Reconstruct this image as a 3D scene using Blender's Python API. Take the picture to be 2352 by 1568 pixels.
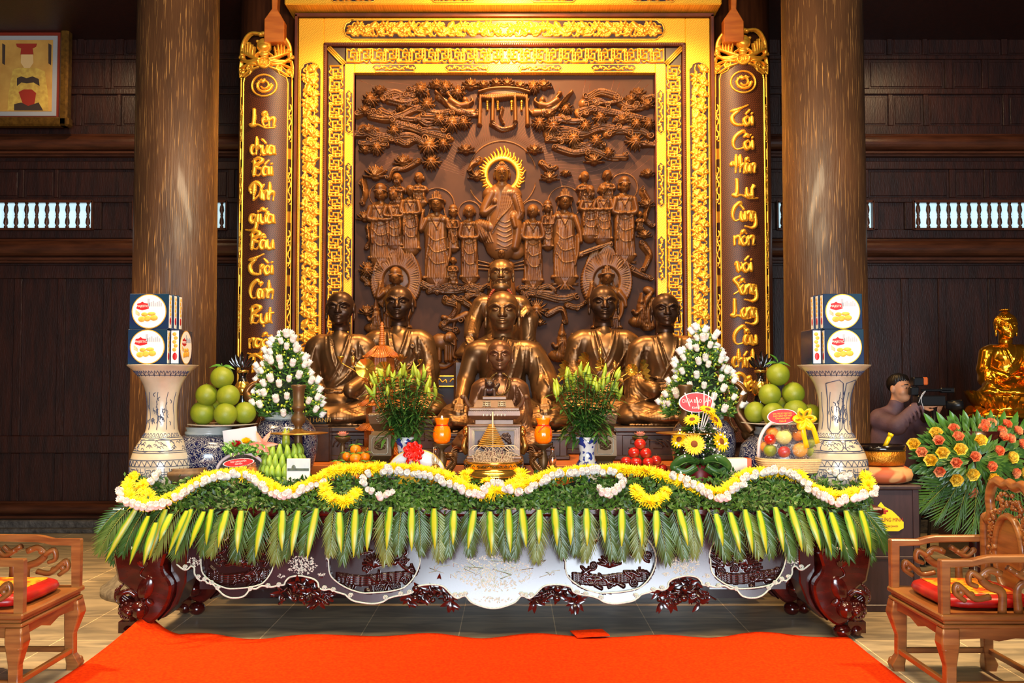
import bpy, math, random
from math import cos, sin
import numpy as np
from mathutils import Vector, Matrix
for o in list(bpy.data.objects): bpy.data.objects.remove(o)
PI = math.pi; R = math.radians
random.seed(7); RNG = np.random.default_rng(7)
sc = bpy.context.scene; COL = sc.collection
# ------------------------------------------------------------------ camera
F, CX, CY, HC = 2286.0,1176.0,784.0,1.58
TILT = math.atan(96.0 / F)
cam = bpy.data.objects.new('camera', bpy.data.cameras.new('camera')); COL.objects.link(cam)
cam.data.sensor_width = 36; cam.data.lens = 36*F / 2352
cam.location = (0,0, HC); cam.rotation_euler = (PI / 2 + TILT, 0,0)
cam.data.clip_end = 100
sc.camera = cam
# ------------------------------------------------------------------ colour management, world, lights
vs = sc.view_settings; vs.view_transform = 'Standard'; vs.look = 'None'; vs.gamma = 1; vs.use_curve_mapping = False
vs.exposure = 0.0
w = bpy.data.worlds.new('world'); sc.world = w; w.use_nodes = True
w.node_tree.nodes['Background'].inputs[0].default_value = (1.0,0.72,0.48,1); w.node_tree.nodes['Background'].inputs[1].default_value = 0.04
def light(kind, name, loc, tgt, energy, color, size=1, size_y=None, spot=60, blend=.6, spread=180):
    d = bpy.data.lights.new(name, kind); o = bpy.data.objects.new(name, d); COL.objects.link(o)
    o.location = loc; o.rotation_euler = (Vector(tgt) - Vector(loc)).to_track_quat('-Z', 'Y').to_euler()
    d.energy = energy; d.color = color
    if kind == 'AREA':
        d.shape = 'RECTANGLE'; d.size = size; d.size_y = size_y or size; d.spread = R(spread)
    elif kind == 'SPOT':
        d.spot_size = R(spot); d.spot_blend = blend; d.shadow_soft_size = size
    else: d.shadow_soft_size = size
    return o
DAY = (0.80,0.90,1.0); WARM = (1.0,0.60,0.22); WARM2 = (1.0,0.66,0.34)
light('AREA', 'open_doorway_daylight', (1.0,-4.2,1.75),(0.7,6.3,0.9), 1200, DAY, 5.2,2.9)
light('SPOT', 'downlight_cornice', (0.0,8.5,5.27),(0,9.3,4.85), 300, WARM, .05, spot=150, blend=.9)
light('SPOT', 'downlight_screen_centre', (0.0,8.45,5.15),(0,9.45,3.2), 620, WARM, .06, spot=120, blend=.9)
light('SPOT', 'downlight_screen_left', (-1.5,8.4,5.15),(-1.6,9.45,2.6), 380, WARM, .06, spot=115, blend=.9)
light('SPOT', 'downlight_screen_right', (1.5,8.4,5.15),(1.6,9.45,2.6), 380, WARM, .06, spot=115, blend=.9)
light('AREA', 'ceiling_light_altar', (0,5.4,4.9),(0,7.0,0.9), 250,(1.0,.76,.46), 3.4,.5)
light('SPOT', 'ceiling_light_left_floor', (-3.9,6.0,4.9),(-3.5,6.2,0), 1700, WARM2,.12, spot=75, blend=.8)
light('SPOT', 'ceiling_light_right_floor', (3.7,5.2,4.9),(3.3,5.9,0), 1300, WARM2,.12, spot=75, blend=.8)
for sx in (-1,1): light('SPOT', 'downlight_wall', (sx*4.1,9.4,5.2),(sx*4.4,10.8,3.9), 70, WARM2,.05, spot=90, blend=.7)
light('AREA', 'ceiling_light_front', (0,3.2,4.9),(0,5.6,0.4), 150,(1.0,.80,.52), 3.0,1.0)
# ------------------------------------------------------------------ pixel helper
CT, ST = cos(TILT), sin(TILT)
def P(px, py, D):
    u = (px - CX) / F; v = (CY - py) / F
    s = D / (CT - v*ST)
    return Vector((u*s, D, HC + (ST + v*CT) * s))
def K(D): return D / F
# ------------------------------------------------------------------ materials
def s2l(v):
    v = v / 255.0
    return v / 12.92 if v <= .04045 else ((v + .055) / 1.055) ** 2.4
def C(r, g, b): return (s2l(r), s2l(g), s2l(b), 1)
MATS = G = {}
def M(name, col, rough=.5, metal=0, col2=None, scale=8, stretch=(1,1,1), bump=0, bscale=30, bdist=.01, coat=0, spec=.5, trans=0, ior=1.45, emit=None, es=0, thr=(.35,.65), detail=4, sss=0, bstretch=None, alpha=1):
    m = bpy.data.materials.new(name); m.use_nodes = True; nt = m.node_tree; N = nt.nodes; L = nt.links
    b = N['Principled BSDF']; I = b.inputs
    I['Base Color'].default_value = C(*col); I['Roughness'].default_value = rough; I['Metallic'].default_value = metal
    I['Coat Weight'].default_value = coat; I['Coat Roughness'].default_value = .12; I['Specular IOR Level'].default_value = spec
    I['Transmission Weight'].default_value = trans; I['IOR'].default_value = ior; I['Alpha'].default_value = alpha
    if sss: I['Subsurface Weight'].default_value = sss; I['Subsurface Scale'].default_value = .02
    if emit: I['Emission Color'].default_value = C(*emit); I['Emission Strength'].default_value = es
    tc = None
    if col2 or bump:
        tc = N.new('ShaderNodeTexCoord')
    if col2:
        mp = N.new('ShaderNodeMapping'); mp.inputs['Scale'].default_value = stretch; L.new(tc.outputs['Object'], mp.inputs[0])
        n = N.new('ShaderNodeTexNoise'); n.inputs['Scale'].default_value = scale; n.inputs['Detail'].default_value = detail; L.new(mp.outputs[0], n.inputs['Vector'])
        r = N.new('ShaderNodeValToRGB'); r.color_ramp.elements[0].position = thr[0]; r.color_ramp.elements[1].position = thr[1]
        r.color_ramp.elements[0].color = C(*col); r.color_ramp.elements[1].color = C(*col2)
        L.new(n.outputs[0], r.inputs[0]); L.new(r.outputs[0], I['Base Color'])
    if bump:
        mp2 = N.new('ShaderNodeMapping'); mp2.inputs['Scale'].default_value = bstretch or stretch; L.new(tc.outputs['Object'], mp2.inputs[0])
        n2 = N.new('ShaderNodeTexNoise'); n2.inputs['Scale'].default_value = bscale; n2.inputs['Detail'].default_value = 3; L.new(mp2.outputs[0], n2.inputs['Vector'])
        bp = N.new('ShaderNodeBump'); bp.inputs['Strength'].default_value = bump; bp.inputs['Distance'].default_value = bdist
        L.new(n2.outputs[0], bp.inputs['Height']); L.new(bp.outputs[0], I['Normal'])
    MATS[name] = m
    return m
# ------------------------------------------------------------------ tagging and object creation
ORG = {}
def tag(o, label=None, cat=None, group=None, kind=None):
    if label: o['label'] = label
    if cat: o['category'] = cat
    if group: o['group'] = group
    if kind: o['kind'] = kind
    return o
def T(name, label, cat, loc=(0,0,0), group=None, rotz=0, local=False, kind=None):
    o = bpy.data.objects.new(name, None); COL.objects.link(o); o.location = loc; o.rotation_euler = (0,0, rotz)
    o.empty_display_size = .05
    ORG[o.name] = Vector((0,0,0)) if local else Vector(loc)
    return tag(o, label, cat, group, kind)
def link(name, me, parent=None, kind=None):
    o = bpy.data.objects.new(name, me); COL.objects.link(o)
    if parent: o.parent = parent; ORG[o.name] = ORG[parent.name]
    else: ORG[o.name] = Vector((0,0,0))
    if kind: o['kind'] = kind
    return o
def np_mesh(name, V, Q, mats, parent=None, mi=None, smooth=True, kind=None):
    V = np.asarray(V, dtype=np.float32).reshape(-1,3); Q = np.asarray(Q, dtype=np.int32)
    org = ORG[parent.name] if parent else Vector((0,0,0))
    V = V - np.array(org, dtype=np.float32)
    me = bpy.data.meshes.new(name); k = Q.shape[1]
    me.vertices.add(len(V)); me.vertices.foreach_set('co', V.ravel())
    me.loops.add(Q.size); me.loops.foreach_set('vertex_index', Q.ravel())
    me.polygons.add(len(Q)); me.polygons.foreach_set('loop_start', np.arange(0, Q.size, k, dtype=np.int32)); me.polygons.foreach_set('loop_total', np.full(len(Q), k, dtype=np.int32))
    if not isinstance(mats, (list, tuple)): mats = [mats]
    for m in mats: me.materials.append(m)
    if mi is not None: me.polygons.foreach_set('material_index', np.asarray(mi, dtype=np.int32))
    me.polygons.foreach_set('use_smooth', np.full(len(Q), smooth, dtype=bool))
    me.update(calc_edges=True); me.validate()
    return link(name, me, parent, kind)
def copy_tree(o, parent=None):
    c = o.copy(); COL.objects.link(c); c.parent = parent; ORG[c.name] = ORG[o.name]
    for ch in list(o.children): copy_tree(ch, c)
    return c
# ------------------------------------------------------------------ mesh builder
def crom(pts, n=6, closed=False):
    pts = [Vector(p) for p in pts]; out = []; m = len(pts)
    if m < 3 and not closed: return pts
    rng = range(m if closed else m - 1)
    for i in rng:
        p0 = pts[(i - 1) % m] if closed or i > 0 else pts[0] * 2 - pts[1]
        p1 = pts[i]; p2 = pts[(i + 1) % m]
        p3 = pts[(i + 2) % m] if closed or i + 2 < m else p2*2 - p1
        for j in range(n):
            t = j / n
            out.append(.5*((2*p1) + (p2 - p0) * t + (2*p0 - 5*p1 + 4*p2 - p3) * t*t + (3*p1 - p0 - 3*p2 + p3) * t ** 3))
    if not closed: out.append(pts[-1].copy())
    return out
class MB:
    def __init__(s): s.v = []; s.f = []; s.m = []; s.X = None; s.mi = 0; s.sm = []; s.smooth = False
    def vv(s, p):
        p = Vector(p)
        if s.X is not None: p = s.X @ p
        s.v.append(p[:]); return len(s.v) - 1
    def face(s, ids, smooth=None): s.f.append(ids); s.m.append(s.mi); s.sm.append(s.smooth if smooth is None else smooth)
    def poly(s, pts): s.face([s.vv(p) for p in pts]); return s
    def box(s, x0, x1, y0, y1, z0, z1, bev=0):
        if bev > 0:
            b = min(bev, abs(x1 - x0) / 2.01, abs(y1 - y0) / 2.01, abs(z1 - z0) / 2.01); ids = {}
            for ix, (xo, xi) in enumerate(((x0, x0 + b),(x1, x1 - b))):
                for iy, (yo, yi) in enumerate(((y0, y0 + b),(y1, y1 - b))):
                    for iz, (zo, zi) in enumerate(((z0, z0 + b),(z1, z1 - b))):
                        ids[ix, iy, iz] = (s.vv((xo, yi, zi)), s.vv((xi, yo, zi)), s.vv((xi, yi, zo)))
            g = lambda a, k: ids[a][k]
            for ax in range(3):
                o1, o2 = [k for k in range(3) if k != ax]
                for sd in (0,1):
                    def key(a, b_):
                        t = [0,0,0]; t[ax] = sd; t[o1] = a; t[o2] = b_; return tuple(t)
                    loop = [g(key(0,0), ax), g(key(1,0), ax), g(key(1,1), ax), g(key(0,1), ax)]
                    if (sd == 1) != (ax == 1): s.face(loop, False)
                    else: s.face(loop[::-1], False)
            for ax in range(3):
                o1, o2 = [k for k in range(3) if k != ax]
                for a in (0,1):
                    for b_ in (0,1):
                        k0 = [0,0,0]; k0[o1] = a; k0[o2] = b_; k1 = list(k0); k1[ax] = 1; k0 = tuple(k0); k1 = tuple(k1)
                        s.face([g(k0, o1), g(k1, o1), g(k1, o2), g(k0, o2)], False)
            for k in ids: s.face(list(ids[k]), False)
            return s
        i = [s.vv(p) for p in ((x0, y0, z0),(x1, y0, z0),(x1, y1, z0),(x0, y1, z0),(x0, y0, z1),(x1, y0, z1),(x1, y1, z1),(x0, y1, z1))]
        for q in ((0,3,2,1),(4,5,6,7),(0,1,5,4),(1,2,6,5),(2,3,7,6),(3,0,4,7)): s.face([i[k] for k in q], False)
        return s
    def lathe(s, prof, cx=0, cy=0, cz=0, n=32, sx=1, sy=1, a0=0, a1=2*PI, cap=True, smooth=True, fn=None):
        full = abs(a1 - a0 - 2*PI) < 1e-6; cols = n if full else n + 1; rows = []
        for r, z in prof:
            row = []
            for j in range(cols):
                a = a0 + (a1 - a0) * j / n
                rr = r*(fn(a, z) if fn else 1)
                row.append(s.vv((cx + rr*sx*cos(a), cy + rr*sy*sin(a), cz + z)))
            rows.append(row)
        for i in range(len(rows) - 1):
            for j in range(n):
                k = (j + 1) % cols
                s.face([rows[i][j], rows[i][k], rows[i + 1][k], rows[i + 1][j]], smooth)
        if cap and full:
            if prof[0][0] > 1e-4: s.face(rows[0][::-1], False)
            if prof[-1][0] > 1e-4: s.face(rows[-1], False)
        return s
    def tube(s, pts, r, n=8, cap=True, flat=1.0, up=None, smooth=True):
        pts = [Vector(p) for p in pts]; m = len(pts)
        if m < 2: return s
        rr = [r(i / (m - 1)) for i in range(m)] if callable(r) else (list(r) if hasattr(r, '__len__') else [r] * m)
        rows = []; nrm = None
        for i, p in enumerate(pts):
            t = (pts[min(i + 1, m - 1)] - pts[max(i - 1,0)])
            if t.length < 1e-9: t = Vector((0,0,1))
            t.normalize()
            if up is not None: a = Vector(up); nrm = a - t*a.dot(t)
            elif nrm is None:
                a = Vector((0,0,1)) if abs(t.z) < .9 else Vector((0,1,0)); nrm = a - t*a.dot(t)
            else: nrm = nrm - t*nrm.dot(t)
            if nrm.length < 1e-6: nrm = t.orthogonal()
            nrm.normalize(); b = t.cross(nrm)
            rows.append([s.vv(p + nrm*(cos(2*PI*j / n) * rr[i] * flat) + b*(sin(2*PI*j / n) * rr[i])) for j in range(n)])
        for i in range(m - 1):
            for j in range(n):
                k = (j + 1) % n; s.face([rows[i][j], rows[i][k], rows[i + 1][k], rows[i + 1][j]], smooth)
        if cap: s.face(rows[0][::-1], smooth); s.face(rows[-1], smooth)
        return s
    def ell(s, c, r, nu=16, nv=10, rot=None, fn=None):
        c = Vector(c); r = Vector((r, r, r)) if not hasattr(r, '__len__') else Vector(r); rows = []
        for i in range(nv + 1):
            th = PI*i / nv
            if i in (0, nv):
                d = Vector((0,0, r.z*cos(th)))
                if fn: d = d*fn(0, th)
                if rot is not None: d = rot @ d
                rows.append([s.vv(c + d)]); continue
            row = []
            for j in range(nu):
                a = 2*PI*j / nu
                d = Vector((r.x*sin(th) * cos(a), r.y*sin(th) * sin(a), r.z*cos(th)))
                if fn: d = d*fn(a, th)
                if rot is not None: d = rot @ d
                row.append(s.vv(c + d))
            rows.append(row)
        for i in range(nv):
            A, B = rows[i], rows[i + 1]
            for j in range(nu):
                k = (j + 1) % nu
                if len(A) == 1: s.face([A[0], B[j], B[k]], True)
                elif len(B) == 1: s.face([A[j], B[0], A[k]], True)
                else: s.face([A[j], B[j], B[k], A[k]], True)
        return s
    def prism(s, pts, y0, y1, plane='xz', bev=0):
        """extrude 2D outline (x,z) between y0 (front) and y1; optional front bevel"""
        n = len(pts)
        def mk(y, inset=0):
            out = []
            for i, (a, b) in enumerate(pts):
                if inset:
                    p = Vector(pts[i - 1]); q = Vector(pts[(i + 1) % n]); t = (q - p)
                    if t.length > 1e-9: t.normalize()
                    a, b = a - t.y*inset*sgn, b + t.x*inset*sgn
                out.append(s.vv((a, y, b) if plane == 'xz' else ((a, b, y) if plane == 'xy' else (y, a, b))))
            return out
        area = sum(pts[i][0] * pts[(i + 1) % n][1] - pts[(i + 1) % n][0] * pts[i][1] for i in range(n)); sgn = 1 if area > 0 else -1
        if bev:
            A = mk(y0, bev); A2 = mk(y0 + (bev if y1 > y0 else -bev)); B = mk(y1)
            s.face(A, False)
            for i in range(n): k = (i + 1) % n; s.face([A[k], A[i], A2[i], A2[k]], False); s.face([A2[k], A2[i], B[i], B[k]], False)
            s.face(B[::-1], False)
        else:
            A = mk(y0); B = mk(y1)
            s.face(A, False)
            for i in range(n): k = (i + 1) % n; s.face([A[k], A[i], B[i], B[k]], False)
            s.face(B[::-1], False)
        return s
    def leaf(s, base, d, nrm, L, W, bend=.3, n=4, fold=.15, tipw=.0, mid=.4):
        """one leaf blade: base point, direction, normal"""
        base = Vector(base); d = Vector(d).normalized(); nrm = Vector(nrm); nrm = (nrm - d*nrm.dot(d))
        if nrm.length < 1e-6: nrm = d.orthogonal()
        nrm.normalize(); sd = d.cross(nrm); rows = []
        for i in range(n + 1):
            t = i / n
            wd = W*.5*(sin(PI*min(1, t ** (math.log(.5) / math.log(mid)))) ** .8 if 0 < t < 1 else (0.12 if t == 0 else tipw))
            c = base + d*(L*t) - nrm*(bend*L*t*t)
            if t in (1,) and tipw == 0: rows.append([s.vv(c)]); continue
            rows.append([s.vv(c - sd*wd + nrm*wd*fold*2), s.vv(c), s.vv(c + sd*wd + nrm*wd*fold*2)])
        for i in range(n):
            A, B = rows[i], rows[i + 1]
            if len(B) == 1: s.face([A[0], A[1], B[0]], True); s.face([A[1], A[2], B[0]], True)
            else:
                s.face([A[0], A[1], B[1], B[0]], True); s.face([A[1], A[2], B[2], B[1]], True)
        return s
    def build(s, name, mats, parent=None, kind=None, mod=None):
        org = ORG[parent.name] if parent else Vector((0,0,0))
        me = bpy.data.meshes.new(name)
        me.from_pydata([(v[0] - org[0], v[1] - org[1], v[2] - org[2]) for v in s.v], [], s.f)
        if not isinstance(mats, (list, tuple)): mats = [mats]
        for m in mats: me.materials.append(m)
        me.polygons.foreach_set('material_index', s.m); me.polygons.foreach_set('use_smooth', s.sm)
        me.validate(); me.update()
        return link(name, me, parent, kind)
def bend_pts(a, b, sag, n=8, axis=(0,0,1)):
    a = Vector(a); b = Vector(b); ax = Vector(axis)
    return [a.lerp(b, i / n) - ax*(sag*4*(i / n) * (1 - i / n)) for i in range(n + 1)]
def text(s, size, mat, name, parent, loc, rot=(PI / 2,0,0), ext=.001, ax='CENTER', sx=1.0):
    cu = bpy.data.curves.new('t', 'FONT'); cu.body = s; cu.size = size; cu.extrude = ext; cu.align_x = ax; cu.align_y = 'CENTER'
    cu.space_character = 1.0; cu.resolution_u = 3
    to = bpy.data.objects.new('t', cu); COL.objects.link(to)
    dg = bpy.context.evaluated_depsgraph_get(); dg.update()
    me = bpy.data.meshes.new_from_object(to.evaluated_get(dg)); bpy.data.objects.remove(to)
    X = Matrix.Translation(Vector(loc)) @ (rot if isinstance(rot, Matrix) else Matrix.LocRotScale(None, __import__('mathutils').Euler(rot),(1,1,1))) @ Matrix.Diagonal((sx, 1,1,1))
    if parent: X = Matrix.Translation(-ORG[parent.name]) @ X
    me.transform(X); me.materials.clear(); me.materials.append(mat); me.name = name
    return link(name, me, parent)
# ------------------------------------------------------------------ height field (carving) builder
class HF:
    def __init__(s, x0, x1, z0, z1, c):
        s.c = c; s.x = np.arange(x0, x1 + c, c); s.z = np.arange(z0, z1 + c, c); s.H = np.zeros((len(s.z), len(s.x)))
    def _w(s, xa, xb, za, zb):
        i0 = max(0, int((xa - s.x[0]) / s.c)); i1 = min(len(s.x), int((xb - s.x[0]) / s.c) + 2)
        j0 = max(0, int((za - s.z[0]) / s.c)); j1 = min(len(s.z), int((zb - s.z[0]) / s.c) + 2)
        if i1 <= i0 or j1 <= j0: return None
        X, Z = np.meshgrid(s.x[i0:i1], s.z[j0:j1]); return (slice(j0, j1), slice(i0, i1)), X, Z
    def put(s, sl, q, h, base, add):
        m = q > 0; val = h*np.sqrt(np.clip(q, 0,1))
        if add: s.H[sl] += np.where(m & (s.H[sl] > 0), val, 0)
        else: s.H[sl] = np.maximum(s.H[sl], np.where(m, base + val, 0))
    def ell(s, cx, cz, rx, rz, h, rot=0, base=0, add=False):
        r = max(rx, rz); w_ = s._w(cx - r, cx + r, cz - r, cz + r)
        if w_ is None: return s
        sl, X, Z = w_; c_, s_ = cos(rot), sin(rot); dx = X - cx; dz = Z - cz
        u = (dx*c_ + dz*s_) / rx; v = (-dx*s_ + dz*c_) / rz
        s.put(sl, 1 - u*u - v*v, h, base, add); return s
    def ring(s, cx, cz, r, wd, h, base=0, add=False):
        w_ = s._w(cx - r - wd, cx + r + wd, cz - r - wd, cz + r + wd)
        if w_ is None: return s
        sl, X, Z = w_; d = np.hypot(X - cx, Z - cz) - r
        s.put(sl, 1 - (d / wd) ** 2, h, base, add); return s
    def cap(s, ax, az, bx, bz, r0, r1, h, base=0, add=False):
        r = max(r0, r1); w_ = s._w(min(ax, bx) - r, max(ax, bx) + r, min(az, bz) - r, max(az, bz) + r)
        if w_ is None: return s
        sl, X, Z = w_; dx, dz = bx - ax, bz - az; L2 = dx*dx + dz*dz + 1e-12
        t = np.clip(((X - ax) * dx + (Z - az) * dz) / L2,0,1); d = np.hypot(X - ax - t*dx, Z - az - t*dz); rr = r0 + (r1 - r0) * t
        s.put(sl, 1 - (d / rr) ** 2, h if np.isscalar(h) else h, base, add); return s
    def line(s, pts, r0, r1, h, base=0, add=False, sm=0):
        if sm: pts = [(p.x, p.y) for p in crom([(a, b, 0) for a, b in pts], sm)]
        n = len(pts) - 1
        if add:
            keep = s.H; s.H = np.zeros_like(keep); s.line(pts, r0, r1, h, 0, False); keep += np.where(keep > 0, s.H, 0); s.H = keep; return s
        for i in range(n): s.cap(*pts[i], *pts[i + 1], r0 + (r1 - r0) * i / n, r0 + (r1 - r0) * (i + 1) / n, h, base, add)
        return s
    def spiral(s, cx, cz, r, turns, a0, wd, h, base=0, dirn=1, add=False):
        n = int(10*turns) + 4
        s.line([(cx + r*(1 - .88*i / n) * cos(a0 + dirn*turns*2*PI*i / n), cz + r*(1 - .88*i / n) * sin(a0 + dirn*turns*2*PI*i / n)) for i in range(n + 1)], wd, wd*.6, h, base, add); return s
    def mesh(s, name, mats, parent, Y, drop=True, eps=1e-4, two=False, fn=None, kind=None, ground=0.0):
        nz, nx = s.H.shape; X, Z = np.meshgrid(s.x, s.z)
        V = np.stack([X, Y - s.H, Z], -1).reshape(-1,3)
        if fn: V = fn(V)
        idx = np.arange(nz*nx).reshape(nz, nx)
        Q = np.stack([idx[:-1, :-1], idx[:-1,1:], idx[1:, 1:], idx[1:, :-1]], -1).reshape(-1,4)
        hq = s.H.reshape(-1)[Q].max(1)
        if drop:
            Q = Q[hq > eps]; u, inv = np.unique(Q, return_inverse=True); V = V[u]; Q = inv.reshape(-1,4)
            return np_mesh(name, V, Q, mats, parent, kind=kind)
        return np_mesh(name, V, Q, mats, parent, mi=(hq > eps).astype(int) if two else None, kind=kind)
# ------------------------------------------------------------------ solid sculpting (signed distance grid + surface nets)
class SD:
    def __init__(s, lo, hi, c):
        s.c = c; s.lo = np.array(lo, float); n = np.ceil((np.array(hi) - s.lo) / c).astype(int) + 1
        s.ax = [s.lo[k] + c*np.arange(n[k]) for k in range(3)]; s.F = np.full(n, 1.0, dtype=np.float32)
    def win(s, lo, hi):
        sl = []
        for k in range(3):
            a = max(0, int((lo[k] - s.lo[k]) / s.c)); b = min(s.F.shape[k], int((hi[k] - s.lo[k]) / s.c) + 2)
            if b <= a: return None
            sl.append(slice(a, b))
        return tuple(sl), np.meshgrid(*[s.ax[k][sl[k]].astype(np.float32) for k in range(3)], indexing='ij')
    def comb(s, sl, d, k, sub):
        A = s.F[sl]
        if sub:
            d = -d
            if k > 0:
                h = np.clip(.5 - .5*(A - d) / k, 0,1); s.F[sl] = A + (d - A) * h + k*h*(1 - h)
            else: s.F[sl] = np.maximum(A, d)
        else:
            if k > 0:
                h = np.clip(.5 + .5*(A - d) / k, 0,1); s.F[sl] = A + (d - A) * h - k*h*(1 - h)
            else: s.F[sl] = np.minimum(A, d)
    def ell(s, c, r, k=.02, rot=None, sub=False):
        c = np.array(c, float); r = np.array(r if hasattr(r, '__len__') else (r, r, r), float); m = r.max() + 2*k + 3*s.c
        w_ = s.win(c - m, c + m)
        if w_ is None: return s
        sl, G = w_; q = [G[i] - c[i] for i in range(3)]
        if rot is not None:
            Rm = np.array(rot.inverted() if hasattr(rot, 'inverted') else rot); q = [Rm[i][0] * q[0] + Rm[i][1] * q[1] + Rm[i][2] * q[2] for i in range(3)]
        k0 = np.sqrt(sum((q[i] / r[i]) ** 2 for i in range(3))); k1 = np.sqrt(sum((q[i] / r[i] ** 2) ** 2 for i in range(3))) + 1e-9
        s.comb(sl, k0*(k0 - 1) / k1, k, sub); return s
    def cap(s, a, b, r0, r1=None, k=.02, sub=False, fl=None):
        r1 = r0 if r1 is None else r1; a = np.array(a, float); b = np.array(b, float); m = max(r0, r1) * (1 if fl is None else max(1, *fl)) + 2*k + 3*s.c
        w_ = s.win(np.minimum(a, b) - m, np.maximum(a, b) + m)
        if w_ is None: return s
        sl, G = w_; ab = b - a; L2 = (ab ** 2).sum() + 1e-12
        q = [G[i] - a[i] for i in range(3)]; t = np.clip(sum(q[i] * ab[i] for i in range(3)) / L2,0,1)
        dd = [(q[i] - t*ab[i]) / (1 if fl is None else fl[i]) for i in range(3)]
        d = np.sqrt(sum(x*x for x in dd)) - (r0 + (r1 - r0) * t)
        s.comb(sl, d, k, sub); return s
    def line(s, pts, r0, r1=None, k=.01, sub=False, sm=4):
        r1 = r0 if r1 is None else r1; p = crom(pts, sm) if sm else [Vector(q) for q in pts]; n = len(p) - 1
        for i in range(n): s.cap(p[i], p[i + 1], r0 + (r1 - r0) * i / n, r0 + (r1 - r0) * (i + 1) / n, k, sub)
        return s
    def box(s, c, h, rd=.01, k=.01, sub=False, rot=None):
        c = np.array(c, float); h = np.array(h, float); m = np.linalg.norm(h) + rd + 2*k + 3*s.c; w_ = s.win(c - m, c + m)
        if w_ is None: return s
        sl, G = w_; q = [G[i] - c[i] for i in range(3)]
        if rot is not None:
            Rm = np.array(rot.inverted()); q = [Rm[i][0] * q[0] + Rm[i][1] * q[1] + Rm[i][2] * q[2] for i in range(3)]
        q = [np.abs(q[i]) - h[i] + rd for i in range(3)]
        d = np.sqrt(sum(np.maximum(x, 0) ** 2 for x in q)) + np.minimum(np.maximum(np.maximum(q[0], q[1]), q[2]), 0) - rd
        s.comb(sl, d, k, sub); return s
    def cut(s, axis, v, below=True):
        sh = [1,1,1]; sh[axis] = -1; g = s.ax[axis].reshape(sh)
        d = (v - g) if below else (g - v); s.F = np.maximum(s.F, d.astype(np.float32)); return s
    def mesh(s, name, mat, parent, X=None):
        F_ = s.F.copy()
        F_[0] = F_[-1] = 1; F_[:, 0] = F_[:, -1] = 1; F_[:, :, 0] = F_[:, :, -1] = 1
        n = np.array(F_.shape) - 1; I = F_ < 0
        off = [(a, b, c) for a in (0,1) for b in (0,1) for c in (0,1)]
        g = lambda A, o: A[o[0]:o[0] + n[0], o[1]:o[1] + n[1], o[2]:o[2] + n[2]]
        cnt = sum(g(I, o).astype(np.int8) for o in off); cells = np.argwhere((cnt > 0) & (cnt < 8))
        pos = np.zeros((len(cells), 3)); num = np.zeros(len(cells)); ix = tuple(cells.T)
        for a in off:
            for ax in range(3):
                if a[ax] == 0:
                    b = list(a); b[ax] = 1
                    fa = F_[ix[0] + a[0], ix[1] + a[1], ix[2] + a[2]]; fb = F_[ix[0] + b[0], ix[1] + b[1], ix[2] + b[2]]
                    m = (fa < 0) != (fb < 0); t = np.where(m, fa / np.where(m, fa - fb, 1), 0)
                    p = np.tile(np.array(a, float),(len(cells), 1)); p[:, ax] += t; pos += p*m[:, None]; num += m
        V = (cells + pos / num[:, None]) * s.c + s.lo
        idm = -np.ones(n, dtype=np.int64); idm[ix] = np.arange(len(cells)); Q = []
        for ax in range(3):
            sl0 = [slice(1, n[k]) for k in range(3)]; sl0[ax] = slice(0, n[ax]); sl1 = list(sl0); sl1[ax] = slice(1, n[ax] + 1)
            A = I[tuple(sl0)]; B = I[tuple(sl1)]; e = np.argwhere(A != B)
            if not len(e): continue
            base = e + np.array([0 if k == ax else 1 for k in range(3)]); u, v = [(1,2),(2,0),(0,1)][ax]
            def cid(du, dv):
                q = base.copy(); q[:, u] -= du; q[:, v] -= dv; return idm[q[:, 0], q[:, 1], q[:, 2]]
            q = np.stack([cid(1,1), cid(0,1), cid(0,0), cid(1,0)], 1); fl = ~A[tuple(e.T)]
            q[fl] = q[fl][:, ::-1]; Q.append(q)
        Q = np.concatenate(Q)
        if X is not None:
            Xn = np.array(X); V = V @ Xn[:3, :3].T + Xn[:3,3]
        return np_mesh(name, V, Q, mat, parent)
# ================================================================== materials
M('wall_wood', (32,13,9), .42, col2=(50,21,13), scale=3, stretch=(6,6,1), bump=.25, bscale=20)
M('beam_wood', (56,28,16), .36, col2=(80,42,24), scale=3, stretch=(1,6,6), bump=.2, bscale=20)
M('floor_wall_stone', (88,84,80), .6, col2=(60,56,54), scale=14, bump=.8, bscale=22, bdist=.02)
M('dark_pillar', (60,30,16), .4, col2=(80,42,22), scale=5, stretch=(6,6,.6))
M('pillar_stone', (150,140,120), .7, col2=(110,100,85), scale=18, bump=.6, bscale=30)
M('gold', (255,196,70), .36,.62, col2=(240,172,52), scale=20, spec=.6)
M('gold_fret', (255,190,58), .42,.45, col2=(238,165,40), scale=14)
M('gold_dark', (176,120,40), .4,.6)
M('lacquer_ground', (42,16,10), .4)
M('frame_wood', (92,40,20), .4, col2=(70,30,16), scale=6)
M('relief_wood', (102,62,27), .42, col2=(78,44,20), scale=7, spec=.4, bump=.15, bscale=60, bdist=.004)
M('relief_ground', (62,36,26), .6, col2=(50,28,21), scale=3, spec=.2)
M('carpet_red', (240,66,4), .95, col2=(222,48,4), scale=60, bump=.6, bscale=500, bdist=.004, spec=.1)
M('window_glow', (200,225,235), .3, emit=(176,214,226), es=.85)
M('rosewood', (72,16,10), .16, coat=.6, col2=(48,10,8), scale=5, stretch=(2,2,6))
M('rosewood_dark', (44,14,12), .2, coat=.5)
M('rosewood_red', (110,20,8), .2, coat=.5)
M('lacquer', (60,30,34), .24, coat=.8, col2=(46,22,26), scale=4)
M('pearl', (206,218,200), .3,0, col2=(168,196,176), scale=90)
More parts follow.
